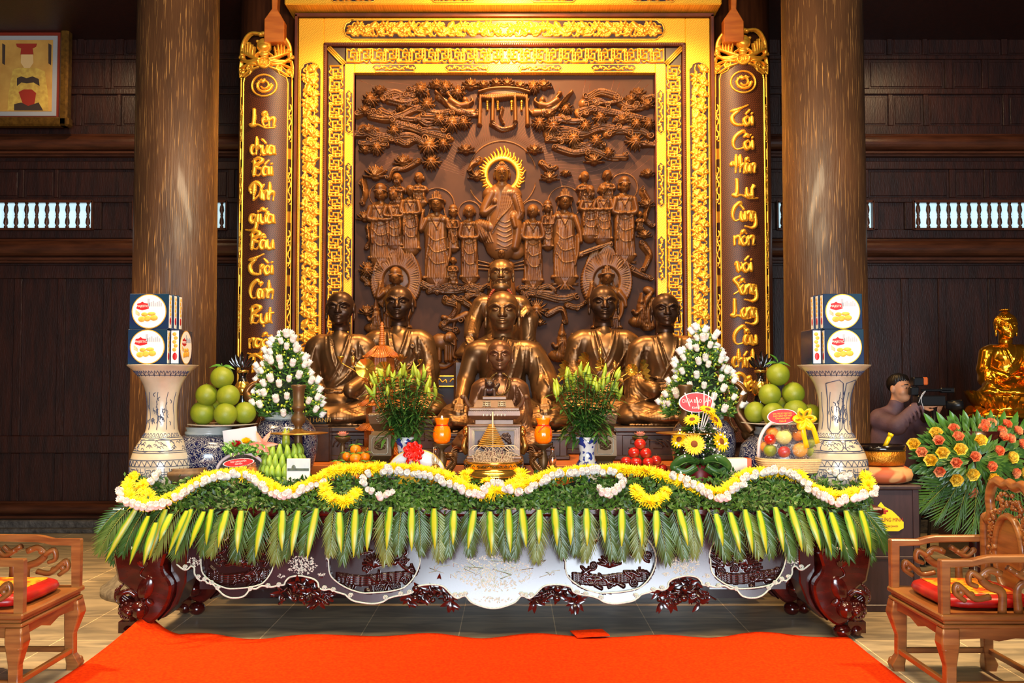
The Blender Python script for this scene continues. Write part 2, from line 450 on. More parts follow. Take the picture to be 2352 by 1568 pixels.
M('chair_wood', (150,96,46), .34, coat=.25, col2=(118,68,30), scale=4, stretch=(1,1,9))
M('orange_wood', (200,110,40), .35, coat=.2, col2=(176,90,32), scale=4, stretch=(1,6,6))
M('dark_carved', (74,50,38), .34,.25, col2=(52,36,30), scale=12)
def pillar_mat():
    m = M('pillar_wood', (86,52,26), .46, coat=.15); nt = m.node_tree; N = nt.nodes; L = nt.links; b = N['Principled BSDF']
    tc = N.new('ShaderNodeTexCoord')
    def noise(sx, sz, sc_, det, dis=0):
        mp = N.new('ShaderNodeMapping'); mp.inputs['Scale'].default_value = (sx, sx, sz); L.new(tc.outputs['Object'], mp.inputs[0])
        n = N.new('ShaderNodeTexNoise'); n.inputs['Scale'].default_value = sc_; n.inputs['Detail'].default_value = det; n.inputs['Distortion'].default_value = dis; L.new(mp.outputs[0], n.inputs[0]); return n
    n1 = noise(1,.35,3,4); r1 = N.new('ShaderNodeValToRGB'); L.new(n1.outputs[0], r1.inputs[0])
    r1.color_ramp.elements[0].position = .35; r1.color_ramp.elements[0].color = C(56,36,22); r1.color_ramp.elements[1].position = .68; r1.color_ramp.elements[1].color = C(90,58,34)
    n2 = noise(1,.024,165,1.2,.8); r2 = N.new('ShaderNodeValToRGB'); L.new(n2.outputs[0], r2.inputs[0])
    r2.color_ramp.elements[0].position = .625; r2.color_ramp.elements[0].color = (0,0,0,1); r2.color_ramp.elements[1].position = .68; r2.color_ramp.elements[1].color = (1,1,1,1)
    mx = N.new('ShaderNodeMix'); mx.data_type = 'RGBA'; L.new(r2.outputs[0], mx.inputs[0]); L.new(r1.outputs[0], mx.inputs[6]); mx.inputs[7].default_value = C(150,108,60)
    L.new(mx.outputs[2], b.inputs['Base Color'])
    bp = N.new('ShaderNodeBump'); bp.inputs['Strength'].default_value = .4; bp.inputs['Distance'].default_value = .01; L.new(n2.outputs[0], bp.inputs['Height']); L.new(bp.outputs[0], b.inputs['Normal'])
pillar_mat()
def floor_mat():
    m = M('floor_stone', (120,110,96), .33, coat=.1); nt = m.node_tree; N = nt.nodes; L = nt.links; b = N['Principled BSDF']
    tc = N.new('ShaderNodeTexCoord'); mp = N.new('ShaderNodeMapping'); mp.inputs['Location'].default_value = (-.28,-.10,0); L.new(tc.outputs['Object'], mp.inputs[0])
    br = N.new('ShaderNodeTexBrick'); br.offset = 0; br.inputs['Scale'].default_value = 1; br.inputs['Brick Width'].default_value = .614; br.inputs['Row Height'].default_value = .609
    br.inputs['Mortar Size'].default_value = .0035; br.inputs['Mortar Smooth'].default_value = .2
    br.inputs['Color1'].default_value = (.85,.85,.85,1); br.inputs['Color2'].default_value = (1.1,1.1,1.1,1); br.inputs['Mortar'].default_value = (2.4,2.3,2.1,1); L.new(mp.outputs[0], br.inputs['Vector'])
    mp2 = N.new('ShaderNodeMapping'); mp2.inputs['Scale'].default_value = (1.2,4,1); L.new(tc.outputs['Object'], mp2.inputs[0])
    n = N.new('ShaderNodeTexNoise'); n.inputs['Scale'].default_value = 1.6; n.inputs['Detail'].default_value = 7; n.inputs['Distortion'].default_value = 1.2; L.new(mp2.outputs[0], n.inputs[0])
    r = N.new('ShaderNodeValToRGB'); L.new(n.outputs[0], r.inputs[0]); r.color_ramp.elements[0].position = .36; r.color_ramp.elements[0].color = C(140,128,108); r.color_ramp.elements[1].position = .66; r.color_ramp.elements[1].color = C(190,172,140)
    mx = N.new('ShaderNodeMix'); mx.data_type = 'RGBA'; mx.blend_type = 'MULTIPLY'; mx.inputs[0].default_value = 1; L.new(r.outputs[0], mx.inputs[6]); L.new(br.outputs[0], mx.inputs[7]); L.new(mx.outputs[2], b.inputs['Base Color'])
floor_mat()
# ================================================================== setting
b = MB(); b.box(-8,8,-3,10.9,-.1,0); b.build('floor', G['floor_stone'], kind='structure')
b = MB(); b.box(-8,8,3.2,11.2,5.35,5.5); b.build('ceiling', G['wall_wood'], kind='structure')
DW = 10.8
wx = lambda px: P(px, 880, DW).x
wz = lambda py: P(1176, py, DW).z
b = MB(); b.box(-8,8, DW, DW + .12,0,5.4)
def rail(y0, y1, t=.035): b.box(-8,8, DW - t, DW, wz(y1), wz(y0), .006)
def stile(x0, x1, y0, y1, t=.03): b.box(wx(x0), wx(x1), DW - t, DW, wz(y1), wz(y0), .006)
def raised(x0, x1, y0, y1):
    b.box(wx(x0), wx(x1), DW - .012, DW, wz(y1), wz(y0), .005)
for y0, y1 in ((30,58),(128,138),(205,218),(290,312),(372,390),(455,466),(528,548),(610,640),(1000,1040),(1150,1192)): rail(y0, y1)
rows = {(58,128): [(-400,-330),(-250,-20),(-8,70),(82,165),(180,255),(273,440),(455,620),(1740,1800),(1830,2048),(2060,2130),(2142,2314),(2328,2420),(2430,2650)],
        (138,205): [(-300,-60),(-50,40),(52,230),(245,330),(345,620),(1740,1990),(2005,2181),(2199,2267),(2281,2460),(2475,2650)],
        (218,290): [(-250,-20),(-8,70),(82,165),(178,260),(270,440),(455,620),(1740,1800),(1830,2048),(2060,2130),(2142,2314),(2328,2420),(2430,2650)],
        (390,455): [(-300,-60),(-50,36),(48,118),(127,330),(345,520),(535,620),(1740,1990),(2000,2187),(2201,2267),(2279,2460),(2475,2650)]}
for (y0, y1), ps in rows.items():
    for i, (x0, x1) in enumerate(ps):
        raised(x0 + 5, x1 - 5, y0 + 5, y1 - 5)
        if i + 1 < len(ps) and ps[i + 1][0] - x1 < 60: stile(x1, ps[i + 1][0], y0, y1)
for x in (-180,-60,40,140,245,345,445,545,1770,1880,1980,2080,2165,2280,2390,2500):
    stile(x - 9, x + 9,640,1000); stile(x - 9, x + 9,1040,1150)
for x0, x1 in ((213,230),(293,306),(2007,2020),(2081,2098)): stile(x0, x1,466,528,.05)
b.build('wall_back', G['wall_wood'], kind='structure')
# mouldings
def round_beam(name, y0, y1):
    m = MB(); zc = (wz(y0) + wz(y1)) / 2; r = (wz(y0) - wz(y1)) / 2
    pts = [(DW, zc + r*1.12),(DW - .04, zc + r*1.12),(DW - .05, zc + r*.95)] + [(DW - .05 - r*.9*cos(t), zc + r*.9*sin(t)) for t in [PI / 2 - PI*i / 10 for i in range(11)]] + [(DW - .05, zc - r*.98),(DW - .11, zc - r*1.02),(DW - .11, zc - r*1.25),(DW - .07, zc - r*1.3),(DW - .07, zc - r*1.5),(DW, zc - r*1.55)]
    m.prism(pts, -8,8, 'yz'); m.build(name, G['beam_wood'], kind='structure')
round_beam('trim_1', 312,352); round_beam('trim_2', 552,594); round_beam('trim_3', 4,26); round_beam('trim_4', 1152,1182)
m = MB(); m.box(-8,8, DW - .16, DW, 0, wz(1190), .01); m.box(-8,8, DW - .24, DW, 0,.05,.01); m.build('baseboard_back', G['floor_wall_stone'], kind='structure')
def window(i, x0, x1, n):
    e = T('window_%d' % i, None, None, (wx((x0 + x1) / 2), DW, wz(528)), kind='structure')
    m = MB(); m.box(wx(x0), wx(x1), DW - .028, DW - .013, wz(528), wz(466)); m.build('pane', G['window_glow'], e)
    m = MB()
    for a in ((x0 - 2, x0 + 2,464,530),(x1 - 2, x1 + 2,464,530),(x0, x1,462,468),(x0, x1,526,531)): m.box(wx(a[0]), wx(a[1]), DW - .09, DW, wz(a[3]), wz(a[2]))
    m.build('window_frame', G['beam_wood'], e)
    h = wz(468) - wz(526)
    for k in range(n):
        m = MB(); r = .022
        m.lathe([(r*.9,0),(r*.9,.02),(r*.55,.03),(r*1.15, h*.2),(r*1.0, h*.35),(r*.6, h*.45),(r*.8, h*.5),(r*.6, h*.55),(r*1.15, h*.7),(r*.95, h*.85),(r*.55, h - .02),(r*.9, h)], wx(x0 + (x1 - x0) * (k + .5) / n), DW - .055, wz(526), n=10)
        m.build('baluster', G['beam_wood'], e)
window(1,-24,212,10); window(2,306,520,9); window(3,1786,2006,9); window(4,2099,2380,12)
# ================================================================== big round pillars
def pillar(x, name, label):
    e = T(name, label, 'pillar', (x, 7.68,0), 'large round pillars either side of the altar')
    m = MB(); m.lathe([(.33,.16),(.315,.5),(.312,2),(.306,5.4)], x, 7.68,0,48); m.build('shaft', G['pillar_wood'], e)
    m = MB(); m.lathe([(.50,0),(.50,.05),(.47,.07),(.44,.09),(.40,.13),(.37,.17),(.345,.18)], x, 7.68,0,48, fn=lambda a, z: 1 + (.02*cos(a*16) if .05 < z < .16 else 0)); m.build('stone_base', G['pillar_stone'], e)
pillar(P(401,700,7.68).x, 'round_pillar', 'thick brown wooden pillar with pale grain streaks, behind the left tall vase')
pillar(P(1896,700,7.68).x, 'round_pillar', 'thick brown wooden pillar with pale grain streaks, behind the right tall vase')
for px, s_ in ((614, 'left'),(1704, 'right')):
    e = T('round_pillar', 'dark wooden pillar carrying the %s inscribed gilt board' % s_, 'pillar', (P(px, 700,9.75).x, 9.75,0), 'dark pillars behind the inscribed boards')
    m = MB(); m.lathe([(.34,0),(.30,.3),(.29,5.4)], P(px, 700,9.75).x, 9.75,0,32); m.build('shaft', G['dark_pillar'], e)
    sx = 1 if px < 1000 else -1
    m = MB(); c0 = P(px + sx*18,50,9.33)
    m.prism([(c0.x - .05, c0.z + .9),(c0.x + .06, c0.z + .9),(c0.x + .02, c0.z + .12),(c0.x + .09, c0.z),(c0.x + .09, c0.z - .2),(c0.x - .1, c0.z - .2),(c0.x - .1, c0.z + .02),(c0.x - .03, c0.z + .12)], 9.31,9.42, bev=.008)
    m.build('carved_bracket', G['orange_wood'], e)
# ================================================================== carpet
def carpet():
    x0, x1, y0, y1 = -2.40,2.07,1.2,6.22; nx, ny = 150,130; V = []; Q = []
    for j in range(ny + 1):
        for i in range(nx + 1):
            u = i / nx; v = j / ny; x = x0 + (x1 - x0) * u; y = y0 + (y1 - y0) * v
            if v > .9: y += (v - .9) * 10*(.02*sin(x*5.1) + .012*sin(x*13 + 1))
            z = .006 + .004*(1 + sin(x*3.1 + y*2) * sin(y*1.7))
            if v > .93: z += (v - .93) / .07*.012*(1 + sin(x*9))
            # turned-up corner resting against the table foot
            dx = max(0, x - (x0 + .32)); c_ = max(0,1 - (x - x0) / .35) * max(0,(v - .86) / .14)
            if c_ > 0: z += .13*c_ ** 1.3; x += .12*c_; y += .03*c_
            V.append((x, y, z))
    for j in range(ny):
        for i in range(nx): a = j*(nx + 1) + i; Q.append((a, a + 1, a + nx + 2, a + nx + 1))
    o = np_mesh('carpet', V, Q, G['carpet_red']); md = o.modifiers.new('t', 'SOLIDIFY'); md.thickness = .005; md.offset = 0
    tag(o, 'bright orange-red carpet laid on the floor in front of the altar table', 'carpet')
carpet()
m = MB(); a = P(1338,1456,6.2); m.X = Matrix.Translation((a.x, 6.24,.022)) @ Matrix.Rotation(R(12), 4, 'Z')
m.box(-.05,.16,-.06,.1,0,.006); m.X = None
tag(m.build('carpet_offcut', G['carpet_red']), 'small red carpet scrap sticking out behind the carpet back edge', 'carpet piece')
# ================================================================== altar table
TZ = .80
XM = P(1133,1300,6.3).x
HALF = [(400,1270),(402,1292),(420,1309),(431,1309),(438,1302),(446,1306),(447,1320),(459,1335),(470,1333),(476,1341),(488,1343),(500,1355),(512,1367),(524,1373),(536,1375),(550,1374),(563,1369),(575,1355),(588,1354),(602,1347),(622,1350),(640,1346),(652,1345),(655,1338),(662,1330),(670,1326),(688,1324),(705,1327),(721,1332),(730,1340),(733,1352),(745,1357),(757,1355),(775,1362),(792,1367),(800,1374),(813,1382),(840,1387),(860,1388),(879,1384),(892,1376),(912,1370),(934,1367),(949,1361),(955,1350),(970,1346),(985,1344),(1005,1345),(1020,1350),(1034,1364),(1050,1376),(1068,1370),(1083,1385),(1112,1396),(1133,1399)]
FULL = HALF + [(2266 - x, y) for x, y in HALF[::-1][1:]]
def ap(px, py, off=0):
    """point on the apron face: leans forward towards its lower edge"""
    z_ = P(px, py, 6.28).z; t = (TZ - .06 - z_) / .55
    y = 6.36 - .12*t + off
    return P(px, py, y)
table = T('altar_table', 'long dark red altar table with pearl-inlaid apron, standing behind the orange-red carpet', 'table', (XM, 6.7,0))
def apron():
    V = []; Q = []; cols = []
    # fine columns: interpolate lower outline
    xs = [400 + 1466*i / 560 for i in range(561)]
    fx = [p[0] for p in FULL]; fy = [p[1] for p in FULL]
    def low(x):
        for i in range(len(fx) - 1):
            if fx[i] <= x <= fx[i + 1] and fx[i + 1] > fx[i]:
                return fy[i] + (fy[i + 1] - fy[i]) * (x - fx[i]) / (fx[i + 1] - fx[i])
        return fy[-1]
    n = 26; MED = [(545,1284,86,68),(858,1288,106,74),(1401,1288,105,74),(1717,1284,87,68)]
    def inside(x, y):
        for k, (cx, cy, rx, ry) in enumerate(MED):
            dx = (x - cx) / rx; a = math.atan2(y - cy, x - cx); r_ = 1 - .035*abs(sin(3.5*a)) * (1 if y > cy else 0)
            q = abs(dx) ** 2.4 + abs((y - cy) / ry) ** 2.2
            if q < r_: return k + 1
        return 0
    idx = {}
    for i, x in enumerate(xs):
        lo = low(x)
        for j in range(n*3 + 1):
            y = 1172 + (lo - 1172) * j / (n*3); V.append(ap(x, y)[:])
    nj = n*3 + 1
    for i in range(len(xs) - 1):
        for j in range(nj - 1):
            xm = (xs[i] + xs[i + 1]) / 2; lo = low(xm); ym = 1172 + (lo - 1172) * (j + .5) / (nj - 1)
            if inside(xm, ym): continue
            a = i*nj + j; Q.append((a, a + 1, a + nj + 1, a + nj))
    o = np_mesh('apron', V, Q, G['lacquer'], table, smooth=True)
    md = o.modifiers.new('t', 'SOLIDIFY'); md.thickness = .05; md.offset = -1 if True else 1
    # pearl outline inlay
    m = MB(); pts = [ap(x, y - 2.2,-.004) for x, y in FULL]; m.tube(crom(pts, 3), .0058,6, flat=.6)
    for x, y in ((500,1350),(575,1352),(640,1343),(615,1345),(745,1350),(765,1354),(805,1367),(885,1372),(920,1364),(940,1360),(1045,1366),(1058,1366),(1068,1364),(470,1330),(455,1325),(425,1302),(485,1338)):
        for sx in (1,-1):
            xx = x if sx == 1 else 2266 - x
            c = ap(xx, y, -.005); m.tube([c + Vector((.016*(1 - i / 14) * cos(i*.9) * sx, -.001,.016*(1 - i / 14) * sin(i*.9))) for i in range(13)], .0045,5)
    for cx, cy, rx, ry in MED:
        pp = []
        for i in range(64):
            a = 2*PI*i / 64; c_, s_ = cos(a), sin(a); r_ = (1 - .035*abs(sin(3.5*a)) * (1 if s_ > 0 else 0))
            q = (abs(c_) ** 2.4 + abs(s_) ** 2.2) ** (-1 / 2.3)
            pp.append(ap(cx + rx*q*c_*r_*1.01, cy + ry*q*s_*r_*1.01,-.004))
        m.tube(pp + [pp[0], pp[1]], .005,6, flat=.6)
        for t in (-.33,.33):
            q = [(cx + rx*t - 9, cy - ry),(cx + rx*t - 7, cy - ry*.72),(cx + rx*t, cy - ry*.64),(cx + rx*t + 7, cy - ry*.72),(cx + rx*t + 9, cy - ry)]
            m.tube([ap(*u, -.004) for u in q], .005,5)
    rnd = random.Random(3)
    # shell flower scenes
    for cx, cy, sx, sy, n_ in ((694,1298,34,22,170),(1572,1298,34,22,170),(1133,1312,92,38,520),(1133,1345,60,14,90),(445,1290,14,10,30),(1822,1290,14,10,30),(645,1322,10,4,12),(740,1318,9,4,12),(1530,1318,9,4,12),(1622,1322,9,4,12),(1133,1377,45,7,60)):
        for _ in range(n_):
            a = rnd.random() * 2*PI; r_ = rnd.random() ** .6; c = ap(cx + sx*r_*cos(a), cy + sy*r_*sin(a), -.004)
            L_ = rnd.uniform(.004,.012); t = rnd.random() * PI; d = Vector((cos(t) * L_, -.001, sin(t) * L_)); e_ = Vector((-sin(t) * L_*.45,0, cos(t) * L_*.45))
            m.poly([c - d, c + e_, c + d, c - e_])
    for k in range(26):
        x = 1133 + rnd.uniform(-150,150); y = 1318 + rnd.uniform(-26,14); c = ap(x, y, -.003)
        m.tube([c, c + Vector((rnd.uniform(-.05,.05), 0, rnd.uniform(0,.03))), c + Vector((rnd.uniform(-.09,.09), 0, rnd.uniform(-.02,.05)))], .0022,4)
    m.build('shell_inlay', G['pearl'], table)
    # recessed carved medallions
    for k, (cx, cy, rx, ry) in enumerate(MED):
        c = ap(cx, cy); kk = K(6.28); h = HF(-rx*kk, rx*kk, -ry*kk, ry*kk, .004); rr = random.Random(k)
        h.H[:] = .002
        for i in range(26):
            x = rr.uniform(-.85,.85) * rx*kk; z = rr.uniform(-.9,.6) * ry*kk
            if rr.random() < .4: h.spiral(x, z, rr.uniform(.018,.034), 1.3, rr.random() * 6,.006,.013,.004, rr.choice((1,-1)))
            else: h.line([(x, z),(x + rr.uniform(-.05,.05), z + rr.uniform(-.03,.04)),(x + rr.uniform(-.09,.09), z + rr.uniform(-.03,.05))], .011,.004,.015,.002, sm=3)
        # lotus in the middle
        for a in range(-4,5):
            t = PI / 2 + a*.36; h.line([(0,-.03),(.035*cos(t), -.03 + .035*sin(t)),(.07*cos(t), -.03 + .065*sin(t))], .016,.004,.03 - abs(a) * .002,.004, sm=3)
        for x, z in ((-.14,.03),(.15,.035),(.03,-.12)): h.ell(x, z, .016,.013,.02, base=.006)
        for i in range(5): h.line([(-rx*kk*.8,-.13 + i*.012),(-.08,-.15 + i*.012),(.06,-.135 + i*.012),(rx*kk*.8,-.12 + i*.012)], .006,.005,.01,.003, sm=4)
        def fn(V, c=c):
            t = -(V[:, 2]); V = V.copy(); V[:, 0] += c.x; V[:, 2] += c.z; V[:, 1] += c.y + .045 - .2*t; return V
        h.mesh('carved_medallion', G['rosewood_dark'], table, 0, drop=False, fn=fn)
apron()
m = MB(); xl, xr = P(258,1165,6.3).x, P(2028,1165,6.3).x
m.box(xl, xr, 6.28,7.34, TZ - .05, TZ, .012); m.box(xl + .05, xr - .05,6.32,7.30, TZ - .10, TZ - .05,.01); m.build('table_top', G['rosewood'], table)
for cx, w_ in ((694,120),(987,108),(1280,108),(1572,120)):   # pierced fruit-and-vine carvings under the apron
    rr = random.Random(cx); m = MB()
    for i in range(34):
        px = cx + rr.uniform(-w_*.5, w_*.5); d = abs(px - cx) / w_*2; py = 1356 + 26*(1 - d*.4) * rr.uniform(-.6,1) - (14 if d < .5 else -10)
        c = ap(px, py, .03)
        k_ = rr.random()
        if k_ < .45: m.tube(crom([c, c + Vector((rr.uniform(-.05,.05), rr.uniform(-.02,.01), rr.uniform(-.04,.04))), c + Vector((rr.uniform(-.09,.09), 0, rr.uniform(-.05,.05)))], 4), lambda t: .011 - .006*t, 6)
        else:
            for q in range(3): m.leaf(c, (rr.uniform(-1,1), -.3, rr.uniform(-1.2,.3)),(0,-1,0), .07,.03,.4)
    for i in range(12):
        c = ap(cx + rr.uniform(-w_*.55, w_*.55), 1372 + rr.uniform(-12,12), .03)
        m.ell(c, rr.uniform(.010,.018), 8,6)
    sd = 1 if cx > 1133 else -1
    for q in ((-2,1352),(-4,1374)): m.ell(ap(cx + (3 if cx != 987 else -30) + q[0], q[1], .0),(.024,.018,.022), 12,8)
    m.ell(ap(cx, 1352,.06),(.1,.02,.05), 10,6)
    m.build('pierced_carving', G['rosewood_dark'], table)
# legs
def leg(px0, mir, yb):
    """cabriole leg; outline traced in the plane of the table front"""
    L_ = [(0,1262),(0,1325),(6,1338),(22,1350),(34,1366),(36,1385),(30,1402),(34,1418),(52,1432),(72,1436),(95,1418),(112,1395),(122,1368),(124,1345),(117,1330),(108,1318),(104,1300),(104,1262)]
    y0 = 6.20 + yb; m = MB(); q = [P((px0 + a) if not mir else (2*px0 - (px0 + a)), b_, 6.2) for a, b_ in L_]
    sm = crom([(p.x, p.z, 0) for p in q], 3, True); m.prism([(p.x, p.y) for p in sm], y0, y0 + .2, bev=.014)
    o = m.build('leg', G['rosewood'], table)
    sg = -1 if mir else 1
    X_ = lambda a: (px0 + a) if not mir else (px0 - a)
    m = MB()   # dragon-fish head scroll at the toe, lotus and fish relief
    c = P(X_(28), 1402,6.2); c.y = y0 + .07
    m.ell(c, (.085,.12,.082), 20,14); 
    for i in range(18):
        a = i*.55; r_ = .062*(1 - i / 20); m.ell((c.x + sg*r_*cos(a), y0 - .052 + r_*.35, c.z + r_*sin(a)), .010,8,6)
    m.ell((c.x + sg*.015, y0 - .055, c.z), .026,12,8); m.ell((c.x + sg*.07, y0 - .02, c.z + .01),(.05,.05,.055), 14,10)
    m.tube(crom([(c.x - sg*.06, y0 + .01, c.z + .05),(c.x - sg*.05, y0 - .02, c.z + .10),(c.x - sg*.0, y0 - .01, c.z + .12),(c.x + sg*.04, y0 + .0, c.z + .09)], 5), .018,8)
    for i in range(5): m.tube(crom([(c.x - sg*(.04 - .012*i), y0 + .01, c.z + .02 + .01*i),(c.x - sg*(.085 - .006*i), y0 + .0, c.z + .07 + .012*i),(c.x - sg*(.08 - .01*i), y0 + .0, c.z + .13 + .008*i)], 4), .008,6)
    m.build('scroll_toe', G['rosewood'], table)
    m = MB(); f = P(X_(66), 1352,6.2); m.ell((f.x, y0 + .004, f.z),(.05,.02,.085), 16,10, rot=Matrix.Rotation(R(20*sg), 3, 'Y'))
    for i in range(7): m.leaf((f.x + sg*.02, y0 - .012, f.z - .06),(sg*(.2 + .25*i - .6), -.1,-1),(0,-1,0), .05,.02,.2)
    s0 = P(X_(62), 1300,6.2); m.tube(crom([(s0.x + sg*.02, y0 - .004, f.z + .06),(s0.x - sg*.02, y0 - .006, s0.z - .05),(s0.x + sg*.005, y0 - .004, s0.z)], 5), .006,6)
    for i in range(-2,3): m.leaf((s0.x, y0 - .006, s0.z - .005),(.5*i, -.15,1),(0,-1,0), .05,.022,-.2)
    m.build('carved_lotus_and_fish', G['rosewood'], table)
    m = MB()   # inner flank turned in towards the table
    a_ = [(112,1262),(110,1318),(124,1345),(122,1372),(108,1402),(80,1432),(100,1425),(128,1396),(148,1345),(150,1300),(150,1262)]
    q = [P(X_(a), b__, 6.2) for a, b__ in a_]; sm = [(p.x, p.z) for p in q]; m.prism(sm, y0 + .09, y0 + .32, bev=.01); m.build('leg_flank', G['rosewood_dark'], table)
    m = MB()
    for dx, sc_ in ((14,.85),(48,1.0)):
        c = P(X_(dx + 6), 1438,6.2); m.ell((c.x, y0 + .05 + (0 if dx > 20 else .04), .045),(.055*sc_, .06,.045), 16,10)
    m.box(min(P(X_(20), 0,6.2).x, P(X_(60), 0,6.2).x), max(P(X_(20), 0,6.2).x, P(X_(60), 0,6.2).x), y0 + .05, y0 + .13,.03,.10)
    m.build('ball_foot', G['rosewood'], table)
leg(268, False, 0); leg(1994, True, 0); leg(320, False, .62); leg(1942, True, .62)
# orange wood riser carrying the statues
m = MB(); zr = P(1176,1068,7.55).z
r_ = T('statue_riser', 'long orange wooden step at the back of the altar table, under the statues', 'platform', (XM, 8.3,0))
m.box(P(560,1068,7.55).x, P(1720,1068,7.55).x, 7.55,9.3, TZ + .001, zr, .006); m.build('step_board', G['orange_wood'], r_)
m = MB(); m.box(P(560,1068,7.55).x + .05, P(1720,1068,7.55).x - .05,7.40,9.28,0, TZ); m.build('plinth', G['rosewood_dark'], r_)
# ================================================================== carved screen
SY = 9.5; KK = K(SY); ZA = P(1176,784, SY).z; ZB = (P(1176,200, SY).z - P(1176,700, SY).z) / 500.0; XB = P(2176,450, SY).x / 1000.0
qx = lambda px: (px - 1176) * XB
qz = lambda py: ZA - (py - 784) * ZB
def brocade(name, ang, sc_):
    m = M(name, (255,186,52), .42,.45); nt = m.node_tree; N = nt.nodes; L = nt.links
    tc = N.new('ShaderNodeTexCoord'); mp = N.new('ShaderNodeMapping'); mp.inputs['Rotation'].default_value = (0, R(ang), 0); L.new(tc.outputs['Object'], mp.inputs[0])
    sp = N.new('ShaderNodeSeparateXYZ'); cb = N.new('ShaderNodeCombineXYZ'); L.new(mp.outputs[0], sp.inputs[0]); L.new(sp.outputs[0], cb.inputs[0]); L.new(sp.outputs[2], cb.inputs[1])
    br = N.new('ShaderNodeTexBrick'); br.inputs['Scale'].default_value = sc_; br.inputs['Brick Width'].default_value = 1.6; br.inputs['Row Height'].default_value = .5; br.inputs['Mortar Size'].default_value = .1; br.inputs['Mortar Smooth'].default_value = .6
    L.new(cb.outputs[0], br.inputs['Vector']); bp = N.new('ShaderNodeBump'); bp.inputs['Strength'].default_value = .9; bp.inputs['Distance'].default_value = .006; bp.invert = True
    L.new(br.outputs['Fac'], bp.inputs['Height']); L.new(bp.outputs[0], N['Principled BSDF'].inputs['Normal'])
    return m
brocade('gold_brocade', 45,30)
def brown_weave():
    m = M('board_weave', (86,46,26), .4); nt = m.node_tree; N = nt.nodes; L = nt.links
    tc = N.new('ShaderNodeTexCoord'); mp = N.new('ShaderNodeMapping'); mp.inputs['Rotation'].default_value = (0, R(45), 0); L.new(tc.outputs['Object'], mp.inputs[0])
    sp = N.new('ShaderNodeSeparateXYZ'); cb = N.new('ShaderNodeCombineXYZ'); L.new(mp.outputs[0], sp.inputs[0]); L.new(sp.outputs[0], cb.inputs[0]); L.new(sp.outputs[2], cb.inputs[1])
    br = N.new('ShaderNodeTexBrick'); br.inputs['Scale'].default_value = 42; br.inputs['Brick Width'].default_value = 1.5; br.inputs['Row Height'].default_value = .5; br.inputs['Mortar Size'].default_value = .12
    br.inputs['Color1'].default_value = C(96,50,28); br.inputs['Color2'].default_value = C(88,46,26); br.inputs['Mortar'].default_value = C(44,20,12)
    L.new(cb.outputs[0], br.inputs['Vector']); L.new(br.outputs['Color'], N['Principled BSDF'].inputs['Base Color'])
    bp = N.new('ShaderNodeBump'); bp.inputs['Strength'].default_value = .7; bp.inputs['Distance'].default_value = .005; bp.invert = True
    L.new(br.outputs['Fac'], bp.inputs['Height']); L.new(bp.outputs[0], N['Principled BSDF'].inputs['Normal'])
brown_weave()
class RP(HF):
    """height field drawn in flat drawing units (x right, y down), mapped onto an upright carved face"""
    def __init__(s, x0, x1, y0, y1, c=1.25): HF.__init__(s, x0, x1,-y1,-y0, c)
    def e(s, x, y, rx, ry, h, rot=0, b=0, add=False): return s.ell(x, -y, rx, ry, h, -R(rot), b, add)
    def l(s, pts, r0, r1, h, b=0, add=False, sm=4): return s.line([(x, -y) for x, y in pts], r0, r1, h, b, add, sm)
    def o(s, x, y, r, w, h, b=0, add=False): return s.ring(x, -y, r, w, h, b, add)
    def sp(s, x, y, r, turns, a0, w, h, b=0, d=1): return s.spiral(x, -y, r, turns, a0, w, h, b, d)
    def out(s, name, mat, parent, Y, drop=True, fn=None):
        def f(V):
            V = V.copy(); hh = -V[:, 1]; x = V[:, 0].copy(); z = V[:, 2].copy()
            V[:, 0] = (x - 1176) * XB; V[:, 2] = ZA + (z + 784) * ZB; V[:, 1] = Y - hh*KK*(1.5 if mat is RW_ else 1.0); return V
        return s.mesh(name, mat, parent, 0, drop=drop, fn=fn or f)
RW_ = G['relief_wood']
screen = T('carved_screen', 'huge gilt-framed carved wooden screen with reliefs of robed figures, behind the bronze statues', 'screen', (qx(1160), SY, 0))
def sbox(m, x0, x1, y0, y1, ya, yb, bev=.006): m.box(qx(x0), qx(x1), ya, yb, qz(y1), qz(y0), bev)
# backing & borders
m = MB(); sbox(m, 675,1645,32,1010, SY + .08, SY + .2); m.box(qx(675), qx(1645), SY + .06, SY + .2,0, qz(1000)); m.build('backing_board', G['frame_wood'], screen)
m = MB()
sbox(m, 676,683,36,1000, SY - .06, SY + .1); sbox(m, 1633,1641,36,1000, SY - .06, SY + .1); sbox(m, 676,1641,33,42, SY - .06, SY + .1)
m.build('outer_moulding', G['frame_wood'], screen)
m = MB()
sbox(m, 684,742,43,990, SY - .03, SY + .1); sbox(m, 1576,1632,43,990, SY - .03, SY + .1); sbox(m, 742,1576,43,101, SY - .03, SY + .1); m.build('gilt_outer_border', G['gold_brocade'], screen)
m = MB()
sbox(m, 742,750,101,990, SY - .045, SY + .1,.01); sbox(m, 1568,1576,101,990, SY - .045, SY + .1,.01); sbox(m, 742,1576,100,108, SY - .045, SY + .1,.01)
for i in range(190): m.ell((qx(745), SY - .05, qz(112 + i*4.6)), .006,6,4); m.ell((qx(1573), SY - .05, qz(112 + i*4.6)), .006,6,4); m.ell((qx(750 + i*4.3), SY - .05, qz(104)), .006,6,4)
m.build('beaded_moulding', G['frame_wood'], screen)
m = MB()
sbox(m, 750,791,108,990, SY, SY + .1); sbox(m, 1530,1568,108,990, SY, SY + .1); sbox(m, 791,1530,108,149, SY, SY + .1); m.build('fret_ground', G['lacquer_ground'], screen)
m = MB()
